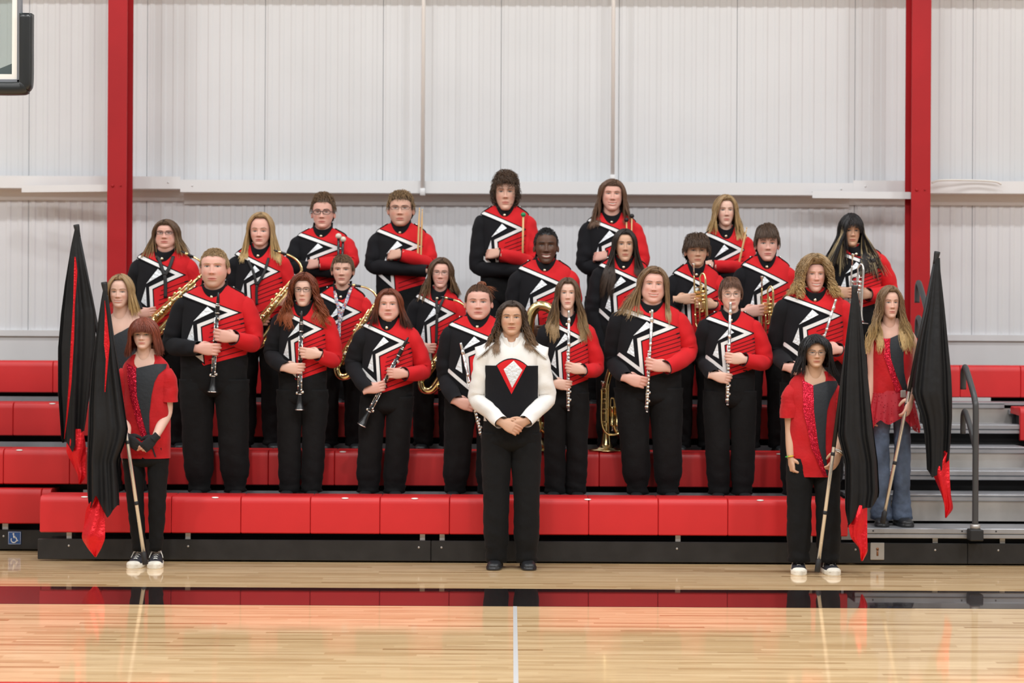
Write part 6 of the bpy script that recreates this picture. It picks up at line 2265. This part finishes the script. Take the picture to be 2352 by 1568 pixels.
# marching low brass standing on its bell
def horn(label, name, base, hgt, bell_r, lean, tube_r, valves, flip=1, steep=False):
    """oval brass horn, bell down on the footboard: bell, outer bow, inner loops, three valves, lead pipe and mouthpiece"""
    o = empty(name, base)
    tag(o, label, 'horn', 'low brass horns')
    x, y, z = base
    f = flip
    bell = G().lathe((x, y, z + 0.002), (0, 0, 1), [(0.0, bell_r), (0.004, bell_r * 0.985), (0.02, bell_r * 0.80), (0.05, bell_r * 0.58), (0.10, bell_r * 0.42), (0.18, bell_r * 0.31), (0.30, bell_r * 0.25), (hgt * 0.72, bell_r * 0.19)], 32, cap=False)
    if steep:
        bell = G().lathe((x, y, z + 0.002), (0, 0, 1), [(0.0, bell_r), (0.003, bell_r * 0.98), (0.010, bell_r * 0.62), (0.022, bell_r * 0.40), (0.05, bell_r * 0.28), (0.12, bell_r * 0.21), (hgt * 0.72, bell_r * 0.15)], 32, cap=False)
    bell.build('bell', M['brass'], o)
    G().lathe((x, y, z), (0, 0, 1), [(0.0, bell_r), (0.003, bell_r + 0.005), (0.007, bell_r)], 32, cap=False).build('bell_rim', M['brass'], o)
    w_ = bell_r * 1.05
    r1 = bell_r * 0.19
    zt = z + hgt
    P = crom([(x, y, z + hgt * 0.71), (x + 0.0, y, zt - 0.14), (x + f * 0.02, y, zt - 0.05), (x + f * w_ * 0.35, y - 0.01, zt), (x + f * w_ * 0.75, y - 0.02, zt - 0.03), (x + f * w_, y - 0.03, zt - 0.13),
              (x + f * w_, y - 0.03, z + hgt * 0.45), (x + f * w_, y - 0.03, z + 0.24), (x + f * w_ * 0.85, y - 0.03, z + 0.16), (x + f * w_ * 0.6, y - 0.03, z + 0.13), (x + f * w_ * 0.38, y - 0.035, z + 0.2), (x + f * w_ * 0.36, y - 0.04, z + hgt * 0.45)], 120)
    G().tube(P, np.interp(np.linspace(0, 1, 120), [0, 0.3, 0.6, 1], [r1, r1 * 0.95, r1 * 0.7, tube_r]), 18).build('outer_bow', M['brass'], o)
    for i in range(3):
        vs, bt = G(), G()
        vx = x + f * (w_ * 0.30 + i * 0.034)
        vs.lathe((vx, y - 0.085, z + hgt * 0.30), (0, 0, 1), [(0, 0.010), (0.004, 0.0155), (0.015, 0.0155), (0.016, 0.014), (0.12, 0.014), (0.121, 0.0155), (0.135, 0.0155), (0.14, 0.008)], 16)
        bt.tube([(vx, y - 0.085, z + hgt * 0.30), (vx, y - 0.085, z + hgt * 0.30 - 0.03)], 0.003, 8)
        bt.lathe((vx, y - 0.085, z + hgt * 0.30 - 0.034), (0, 0, 1), [(0, 0.008), (0.003, 0.009), (0.006, 0.004)], 12)
        vs.build('valve_casing', M['brass'], o)
        bt.build('valve_button', M['silver'], o)
    for i in range(3):
        vx = x + f * (w_ * 0.30 + i * 0.034)
        hh_ = 0.09 + 0.06 * (i % 2)
        zz = z + hgt * 0.30 + 0.09
        G().tube(crom([(vx - 0.012, y - 0.075, zz - 0.02), (vx - 0.012, y - 0.07, zz + hh_), (vx, y - 0.07, zz + hh_ + 0.018), (vx + 0.012, y - 0.07, zz + hh_), (vx + 0.012, y - 0.075, zz - 0.02)], 30), 0.0055, 10).build('valve_slide', M['brass'], o)
    xs = x - f * bell_r * 0.30
    lp = crom([(xs, y - 0.09, zt - 0.16), (xs, y - 0.085, z + hgt * 0.6), (xs, y - 0.085, z + 0.22), (xs + f * 0.02, y - 0.085, z + 0.15), (xs + f * 0.06, y - 0.085, z + 0.12), (xs + f * 0.13, y - 0.085, z + 0.13), (xs + f * 0.16, y - 0.085, z + 0.2)], 60)
    G().tube(lp, 0.0085, 12).build('lead_pipe', M['brass'], o)
    lp2 = crom([(xs + f * 0.045, y - 0.095, z + hgt * 0.80), (xs + f * 0.045, y - 0.09, z + hgt * 0.5), (xs + f * 0.045, y - 0.085, z + hgt * 0.33)], 30)
    G().tube(lp2, 0.007, 12).build('tuning_slide', M['brass'], o)
    G().lathe((xs, y - 0.09, zt - 0.165), (0.15, -0.3, 1), [(0, 0.006), (0.03, 0.007), (0.05, 0.014), (0.062, 0.016), (0.066, 0.0155)], 16).build('mouthpiece', M['silver'], o)
    for zz in (0.35, 0.5, 0.62, 0.74):
        G().tube([(xs, y - 0.085, z + hgt * zz), (xs + f * 0.045, y - 0.09, z + hgt * zz)], 0.003, 6).build('brace', M['brass'], o)
        G().tube([(xs, y - 0.085, z + hgt * zz - 0.03), (x, y, z + hgt * zz - 0.03)], 0.004, 6).build('brace', M['brass'], o)
    return o


yb_ = 0.76
p = at(1214, 1030, yb_ + D0)
horn('large brass tuba bow rising behind the right shoulder of the white jacket', 'tuba', (p[0], yb_ + 0.02, SEAT[2] + 0.002), 1.035, 0.20, 0, 0.012, True, 1)
p = at(1392, 1030, yb_ + D0)
horn('brass baritone horn standing bell down between the two flute players', 'baritone_horn', (p[0], yb_ - 0.01, SEAT[2] + 0.002), 0.60, 0.125, 0, 0.0095, True, 1, True)


# sticks and mallets
def rod(name, label, cat, A, B, parts, group):
    o = empty(name, B)
    tag(o, label, cat, group)
    ax = norm(A - B)
    ln = np.linalg.norm(A - B)
    for nm, fn, m in parts:
        g = G()
        fn(g, B, ax, ln)
        g.build(nm, m, o)
    return o


def stick_shaft(g, B, ax, ln):
    g.lathe(B, ax, [(0, 0.006), (0.006, 0.0075), (ln * 0.75, 0.0075), (ln - 0.03, 0.0042), (ln - 0.012, 0.003)], 12)


def stick_tip(g, B, ax, ln):
    g.ball(B + ax * (ln - 0.006), (0.0048, 0.0048, 0.0075), 10, 8)


def mal_shaft(r):
    def f(g, B, ax, ln):
        g.lathe(B, ax, [(0, r), (ln - 0.02, r)], 10)
    return f


def mal_head(r):
    def f(g, B, ax, ln):
        g.ball(B + ax * (ln - r), (r, r, r * 0.95), 18, 12)
    return f


def held(key, px, py, out):
    per = C[key]
    return at(px, py, ydep(per, px, py, out))


for i, (a, b) in enumerate((((779, 536), (777, 640)), ((789, 543), (784, 640)))):
    A, B = held('mallets', *a, 0.05), held('mallets', *b, 0.05)
    A[1] = B[1] = B[1] + 0.012 * i
    rod('mallet', 'white felt-headed mallet with a black shaft, %s of the pair' % ('left' if i == 0 else 'right'), 'mallet', A, B, [('shaft', mal_shaft(0.010), M['ebony']), ('felt_head', mal_head(0.023), M['felt'])], 'mallets')
for i, (a, b) in enumerate((((965, 479), (959, 600)), ((971, 482), (966, 600)))):
    A, B = held('sticks', *a, 0.055), held('sticks', *b, 0.055)
    A[1] = B[1] = B[1] + 0.013 * i
    rod('drumstick', 'wooden drumstick of the person with thin glasses, %s of the two' % ('left' if i == 0 else 'right'), 'drumstick', A, B, [('shaft', stick_shaft, M['wood']), ('tip', stick_tip, M['wood'])], 'drumsticks')
A, B = held('curly', 1202, 488, 0.05), held('curly', 1200, 610, 0.05)
A[1] = B[1]
rod('mallet', 'mallet with a green rubber ball head and wooden shaft', 'mallet', A, B, [('shaft', mal_shaft(0.0075), M['wood']), ('rubber_head', mal_head(0.019), M['green'])], 'mallets')
for i, (a, b) in enumerate((((1450, 492), (1450, 600)), ((1438, 500), (1442, 600)))):
    A, B = held('bigsmile', *a, 0.05), held('bigsmile', *b, 0.05)
    A[1] = B[1] = B[1] + 0.02 * i
    rod('mallet', 'mallet with a black ball head, %s of the pair held by the smiling person' % ('right' if i == 0 else 'left'), 'mallet', A, B, [('shaft', mal_shaft(0.005), M['wood']), ('rubber_head', mal_head(0.018), M['rubber'])], 'mallets')
A, B = held('blondsticks', 1713, 523, 0.055), held('blondsticks', 1697, 606, 0.055)
A[1] = B[1]
rod('drumstick', 'single wooden drumstick held by the person with long blond hair', 'drumstick', A, B, [('shaft', stick_shaft, M['wood']), ('tip', stick_tip, M['wood'])], 'drumsticks')


# ================================================================ sneakers, boots, gloves, bracelets
def sneaker(per, i, x, y, rot, high):
    """canvas sneaker: white rubber sole and toe cap, canvas upper, laces"""
    o = per['o']
    Lc = np.array(o.location)
    base = np.array((x, y, Lc[2]))
    cr, sr = math.cos(rot), math.sin(rot)

    def tf(P):
        P = np.asarray(P, float)
        return np.stack([P[..., 0] * cr - P[..., 1] * sr, P[..., 0] * sr + P[..., 1] * cr, P[..., 2]], -1) + base
    ys = np.array([-0.165, -0.158, -0.13, -0.09, -0.04, 0.02, 0.06, 0.085, 0.092])
    ww = np.array([0.014, 0.032, 0.046, 0.049, 0.044, 0.038, 0.037, 0.029, 0.012])
    hz = np.array([0.032, 0.040, 0.046, 0.060, 0.082, 0.100 if high else 0.085, 0.12 if high else 0.085, 0.11 if high else 0.08, 0.07])
    a = np.linspace(0, math.pi, 15)
    P = np.stack([np.stack([w_ * np.sign(np.cos(a)) * np.abs(np.cos(a)) ** 0.7, np.full(15, yy), 0.02 + (h_ - 0.02) * np.abs(np.sin(a)) ** 0.8], -1) for yy, w_, h_ in zip(ys, ww, hz)])
    sh = G().grid(tf(P), cap0=True, cap1=True).build('sneaker', M['canvas'], o)
    b = np.linspace(0, 2 * math.pi, 30, endpoint=False)
    yy = -0.037 - 0.134 * np.cos(b)
    wx = (np.interp(yy, ys, ww) + 0.004) * np.sign(np.sin(b) + 1e-9)
    S = np.array([np.stack([wx * k_, yy, np.full(30, z_)], -1) for z_, k_ in ((0.0, 0.95), (0.004, 1.0), (0.028, 1.0), (0.031, 0.96))])
    G().grid(tf(S), cv=True, cap0=True, cap1=True).build('sole', M['sole'], sh)
    tc = P[:3].copy()
    tc[..., 0] *= 1.05
    tc[..., 1] -= 0.004
    tc[..., 2] += 0.003
    G().grid(tf(tc), cap0=True).build('toe_cap', M['sole'], sh)
    lc = G()
    for k_ in range(5):
        y0 = -0.095 + 0.024 * k_
        h0 = np.interp(y0, ys, hz) + 0.003
        for s in (-1, 1):
            lc.tube(tf(np.array([(-0.02 * s, y0, h0 - 0.008), (0.0, y0 + 0.008, h0 + 0.001), (0.02 * s, y0 + 0.016, h0 - 0.003)])), 0.0028, 6)
    h0 = hz[5] + 0.004
    for s in (-1, 1):
        lc.tube(tf(crom([(0, 0.01, h0), (0.022 * s, -0.012, h0 + 0.006), (0.036 * s, -0.035, h0 - 0.022), (0.022 * s, -0.02, h0 - 0.004), (0, 0.008, h0)], 18)), 0.003, 6)
        lc.tube(tf(crom([(0, 0.01, h0), (0.03 * s, -0.02, h0 - 0.012), (0.045 * s, -0.045, h0 - 0.045)], 12)), 0.0028, 6)
    lc.build('laces', M['lace'], sh)


for key, hi in (('guardL', True), ('guardR', False)):
    per = C[key]
    for i, s in enumerate((-1, 1)):
        sneaker(per, i, per['ax'][i], per['o'].location[1] + 0.04, s * 0.10, hi)

# gloves: fingerless knitted mitts over both hands
per = C['guardL']
for side in ('L', 'R'):
    pose, wp, dv, palm = per['arms'][side][1]
    V, Fc = HANDS[pose]
    g = G()
    X = norm(np.array(dv))
    Z = -np.array(palm, float)
    Z = norm(Z - X * np.dot(Z, X))
    Y = np.cross(Z, X)
    mir = 1 if side == 'L' else -1
    keep = [f for f in Fc if all(V[i, 0] < 0.122 for i in f)]
    c_ = V.mean(0)
    Vg = V.copy()
    nrm = np.zeros_like(V)
    for f in Fc:
        n_ = np.cross(V[f[1]] - V[f[0]], V[f[2]] - V[f[0]])
        for i in f:
            nrm[i] += n_
    Vg = V + norm(nrm) * 0.0028
    sz = per['hsize']
    W = np.asarray(wp) + sz * (Vg[:, :1] * X + mir * Vg[:, 1:2] * Y + Vg[:, 2:] * Z)
    used = sorted({i for f in keep for i in f})
    mp = {v: i for i, v in enumerate(used)}
    g.add(W[used], [[mp[i] for i in (f if mir == 1 else f[::-1])] for f in keep])
    g.tube([wp - X * 0.03 * sz, wp - X * 0.0, wp + X * 0.02 * sz], np.array((0.031, 0.030, 0.031)) * sz, 18, cap=False)
    g.build('glove', M['glove'], per['o'])


def bracelet(key, side, m, r, off, name='bracelet', mats=None):
    per = C[key]
    pose, wp, dv, palm = per['arms'][side][1]
    X = norm(np.array(dv))
    e1 = norm(np.cross(X, (0, 1, 0)))
    e2 = np.cross(X, e1)
    a = np.linspace(0, 2 * math.pi, 24)
    for k_, mm in enumerate(mats or [m]):
        n0, n1 = (0, 24) if not mats else (int(24 * k_ / len(mats)), int(24 * (k_ + 1) / len(mats)) + 1)
        P = wp - X * off + r * (np.cos(a)[n0:n1, None] * e1 + np.sin(a)[n0:n1, None] * e2)
        G().tube(P, 0.0042, 8).build(name, mm, per['o'])


cols = [mat('bead_' + n_, c_, 0.4) for n_, c_ in (('red', (0.6, 0.03, 0.03)), ('yellow', (0.7, 0.5, 0.03)), ('green', (0.05, 0.4, 0.08)), ('blue', (0.03, 0.15, 0.5)), ('orange', (0.7, 0.2, 0.02)), ('purple', (0.2, 0.03, 0.3)))]
bracelet('guardR', 'L', None, 0.030, 0.012, 'bead_bracelet', cols)
bracelet('guardR', 'R', M['lace'], 0.030, 0.010, 'cord_bracelet')
bracelet('guardR', 'R', M['silver'], 0.029, 0.0, 'chain_bracelet')

# chiffon peplum over the jeans of the right-hand guard
per = C['guardR2']
t = per['torso']
n = 120
a = np.linspace(-math.pi, math.pi, n, endpoint=False)
rows = []
for f in np.linspace(0, 1, 14):
    bot = -0.42 - 0.16 * np.abs(np.sin(a)) ** 2 + 0.05 * np.sin(9 * a)
    v_ = 0.06 + (bot - 0.06) * f
    P = np.array([surf(t, np.array([aa]), np.clip(vv, -0.5, 1))[0] for aa, vv in zip(a, v_)])
    zc = t.zh + v_ * (t.zc - t.zh)
    c0 = np.array((t.cx, t.cy, 0))
    k_ = 1.0 + 0.34 * f + 0.075 * f * np.sin(17 * a + 1.0)
    P[:, :2] = c0[:2] + (P[:, :2] - c0[:2]) * k_[:, None]
    P[:, 2] = zc
    rows.append(P)
pep = G().grid(np.array(rows), cv=True).build('peplum', M['sheer'], per['o'])
rng = np.random.default_rng(3)
g = G()
R_ = np.array(rows)
for _ in range(160):
    i, j = rng.integers(1, 14), rng.integers(int(n * 0.25), int(n * 0.75))
    g.ball(R_[i, j] + np.array((0, -0.003, 0)), 0.0028, 6, 4)
g.build('sequins', M['sequin'], pep)
q = at(2079, 905, 12.1)
G().box((q[0] - 0.018, t.front(q[0], q[2]) - 0.03, q[2] - 0.025), (q[0] + 0.018, t.front(q[0], q[2]) - 0.012, q[2] + 0.025), bev=0.004).build('belt_buckle', M['galv'], per['o'], smooth=False)


# ================================================================ flags
def flag(label, top, foot, d_top, d_foot, wrap_end, outline, ends, slits, tail, seed, bands):
    """pole with taped top, black satin hanging in folds, red foil lining showing at the slit and the tail"""
    A, B = at(*top, d_top), at(*foot, d_foot)
    ax = norm(A - B)
    ln = np.linalg.norm(A - B)
    o = empty('guard_flag', B)
    tag(o, label, 'flag', 'colour guard flags')
    f_w = np.linalg.norm(at(*wrap_end, d_foot) - A) / ln
    G().lathe(B + ax * 0.03, ax, [(0, 0.0125), (ln - 0.03, 0.0125)], 16).build('pole', M['pole'], o)
    G().lathe(B, ax, [(0, 0.016), (0.004, 0.019), (0.075, 0.0175), (0.08, 0.014)], 16).build('end_cap', M['rubber'], o)
    for z0 in bands:
        G().lathe(B + ax * z0, ax, [(0, 0.0132), (0.001, 0.0142), (0.022, 0.0142), (0.023, 0.0132)], 16).build('tape_band', M['rubber'], o)
    G().lathe(B + ax * ln * (1 - f_w), ax, [(0, 0.014), (ln * f_w - 0.08, 0.014)], 16).build('tape_wrap', M['rubber'], o)
    G().lathe(A - ax * 0.085, ax, [(0, 0.0145), (0.03, 0.016), (0.07, 0.0205), (0.085, 0.0205), (0.086, 0.017)], 16).build('top_cap', M['rubber'], o)
    # cloth: closed folded drape whose silhouette follows the outline
    ys = np.array([q[0] for q in outline], float)
    xl = np.array([q[1] for q in outline], float)
    xr = np.array([q[2] for q in outline], float)
    n, m = 120, 44
    a = np.linspace(0, 2 * math.pi, n, endpoint=False)
    side = (1 + np.sin(a - math.pi / 2)) / 2         # 0 at the left edge, 1 at the right
    xf = (1 - np.cos(a)) / 2                          # across: left -> right on the front, back again behind
    frontness = np.sin(a)
    end = np.interp(xf, [q[0] for q in ends], [q[1] for q in ends])
    end = np.where(frontness < 0, end - 12, end) + 4 * np.sin(7 * a + seed)
    y0 = ys[0]
    rows = []
    rng_ = np.random.default_rng(seed)
    phs = rng_.uniform(0, 6.28, 4)
    for i in range(m):
        f = i / (m - 1)
        yy = y0 + (end - y0) * f
        XL, XR = np.interp(yy, ys, xl), np.interp(yy, ys, xr)
        xx = XL + (XR - XL) * (0.5 - 0.5 * np.cos(np.pi * xf))
        wdt = (XR - XL) * d_top / F
        g_ = f ** 0.5
        fold = 0.5 * np.sin(5 * math.pi * xf + phs[0] + 0.8 * f) + 0.35 * np.sin(9 * math.pi * xf + phs[1] - 1.3 * f) + 0.2 * np.sin(14 * math.pi * xf + phs[2])
        dp = 0.012 + 0.16 * wdt * np.sqrt(np.clip(4 * xf * (1 - xf), 0, 1)) + (0.030 * g_ * fold * np.clip(wdt / 0.2, 0.15, 1))
        dd = d_top + (d_foot - d_top) * np.clip((yy - top[1]) / (foot[1] - top[1]), 0, 1)
        yw = np.where(frontness >= 0, -np.maximum(dp, 0.004), np.maximum(dp * 0.6, 0.004))
        P = np.array([at(x_, y_, d_) for x_, y_, d_ in zip(xx, yy, dd + yw)])
        rows.append(P)
    R = np.array(rows)
    G().grid(R, cv=True).build('cloth', M['flag'], o)
    if slits:
        g = G()
        pts = np.array(slits, float)
        yy = np.linspace(pts[0, 0], pts[-1, 0], 40)
        xl_, xr_ = np.interp(yy, pts[:, 0], pts[:, 1]), np.interp(yy, pts[:, 0], pts[:, 2])
        L_, R_2 = [], []
        for y_, a_, b_ in zip(yy, xl_, xr_):
            fi = np.clip((y_ - top[1]) / (foot[1] - top[1]), 0, 1)
            dd = d_top + (d_foot - d_top) * fi
            XL, XR = np.interp(y_, ys, xl), np.interp(y_, ys, xr)
            wdt = (XR - XL) * d_top / F
            dep = dd - 0.018 - 0.17 * wdt - 0.03
            L_.append(at(a_, y_, dep))
            R_2.append(at(b_, y_, dep))
        L_, R_2 = np.array(L_), np.array(R_2)
        md = (L_ + R_2) / 2 + np.array((0, 0.008, 0))
        g.grid(np.stack([L_, md, R_2], 1))
        g.build('lining', M['foil'], o)
    for tl in tail:
        # twisted tail: (y, xl, xr, bulge) stations
        q = np.array(tl, float)
        yy = np.linspace(q[0, 0], q[-1, 0], 36)
        xl_, xr_, bu = [pch(yy, q[:, 0], q[:, k_]) for k_ in (1, 2, 3)]
        rows = []
        for y_, a_, b_, c_ in zip(yy, xl_, xr_, bu):
            fi = np.clip((y_ - top[1]) / (foot[1] - top[1]), 0, 1)
            dd = d_top + (d_foot - d_top) * fi
            s = np.linspace(0, 1, 13)
            wv = c_ * np.sin(s * math.pi) + 0.010 * np.sin(s * 9 + y_ * 0.05)
            rows.append([at(a_ + (b_ - a_) * k_, y_, dd - 0.02 - w_) for k_, w_ in zip(s, wv)])
        rows = np.array(rows)
        bk = rows + np.array((0, 0.004, 0))
        G().grid(np.concatenate([rows, bk[::-1]])).build('tail', M['foil'], o)
    return o


flag('black and red guard flag at the far left, taller of the left pair', (175, 516), (300, 1140), 12.42, 12.40, (262, 930),
     [(528, 171, 181), (560, 164, 184), (650, 149, 204), (720, 140, 219), (800, 133, 220), (900, 133, 212), (1000, 140, 200), (1110, 150, 195)],
     [(0, 1008), (0.3, 1020), (0.45, 1036), (0.6, 1000), (0.78, 992), (0.85, 880), (1.0, 840)],
     [(590, 171, 174), (625, 170, 178), (700, 168, 172), (780, 163, 170), (880, 158, 164), (960, 152, 155), (1008, 147, 148)],
     [[(985, 160, 190, 0.02), (1030, 152, 197, 0.03), (1070, 168, 196, 0.01), (1090, 178, 197, 0.02), (1112, 181, 185, 0.0)]], 3, (0.35,))
flag('black and red guard flag held by the red-haired person on the floor', (239, 648), (334, 1296), 11.66, 11.64, (282, 990),
     [(668, 236, 244), (690, 232, 250), (760, 222, 258), (850, 210, 272), (930, 204, 285), (985, 202, 294), (1010, 201, 290), (1060, 200, 270), (1170, 200, 277), (1200, 202, 280)],
     [(0, 1120), (0.12, 1150), (0.22, 1165), (0.35, 1140), (0.55, 1186), (0.68, 1170), (0.8, 1165), (0.9, 1160), (1.0, 1000)],
     [(690, 240, 241), (720, 241, 245), (790, 239, 252), (825, 243, 249), (900, 240, 242)],
     [[(1135, 222, 226, 0.0), (1170, 198, 238, 0.01), (1205, 193, 241, 0.03), (1232, 188, 241, 0.05), (1255, 199, 234, 0.02), (1279, 218, 221, 0.0)]], 8, (0.39, 0.79))
flag('black and red guard flag held by the person with chin-length black hair', (1964, 656), (1877, 1313), 11.5, 11.48, (1913, 1026),
     [(670, 1959, 1969), (700, 1954, 1975), (770, 1944, 1984), (860, 1935, 1993), (930, 1930, 2000), (1000, 1924, 2008), (1060, 1940, 2016), (1130, 1939, 2020), (1180, 1938, 2010), (1220, 1940, 2000)],
     [(0, 1010), (0.12, 1170), (0.25, 1205), (0.4, 1188), (0.55, 1172), (0.75, 1160), (1.0, 1140)],
     [],
     [[(1160, 1950, 1992, 0.01), (1190, 1948, 1992, 0.03), (1230, 1953, 1992, 0.02), (1262, 1974, 1993, 0.02), (1288, 1978, 1982, 0.0)]], 12, (0.37, 0.75))
flag('black and red guard flag at the far right beside the handrail', (2153, 578), (2027, 1201), 12.08, 12.04, (2095, 900),
     [(592, 2149, 2159), (620, 2144, 2160), (700, 2130, 2169), (780, 2112, 2177), (860, 2098, 2185), (905, 2092, 2187), (960, 2112, 2187), (1000, 2119, 2184), (1060, 2122, 2180), (1110, 2121, 2176)],
     [(0, 880), (0.15, 905), (0.22, 1075), (0.4, 1100), (0.55, 1085), (0.75, 1070), (1.0, 1045)],
     [],
     [[(1035, 2170, 2180, 0.0), (1075, 2138, 2181, 0.02), (1105, 2150, 2182, 0.03), (1140, 2164, 2185, 0.02), (1165, 2170, 2189, 0.01), (1189, 2171, 2174, 0.0)]], 21, (0.40, 0.80))
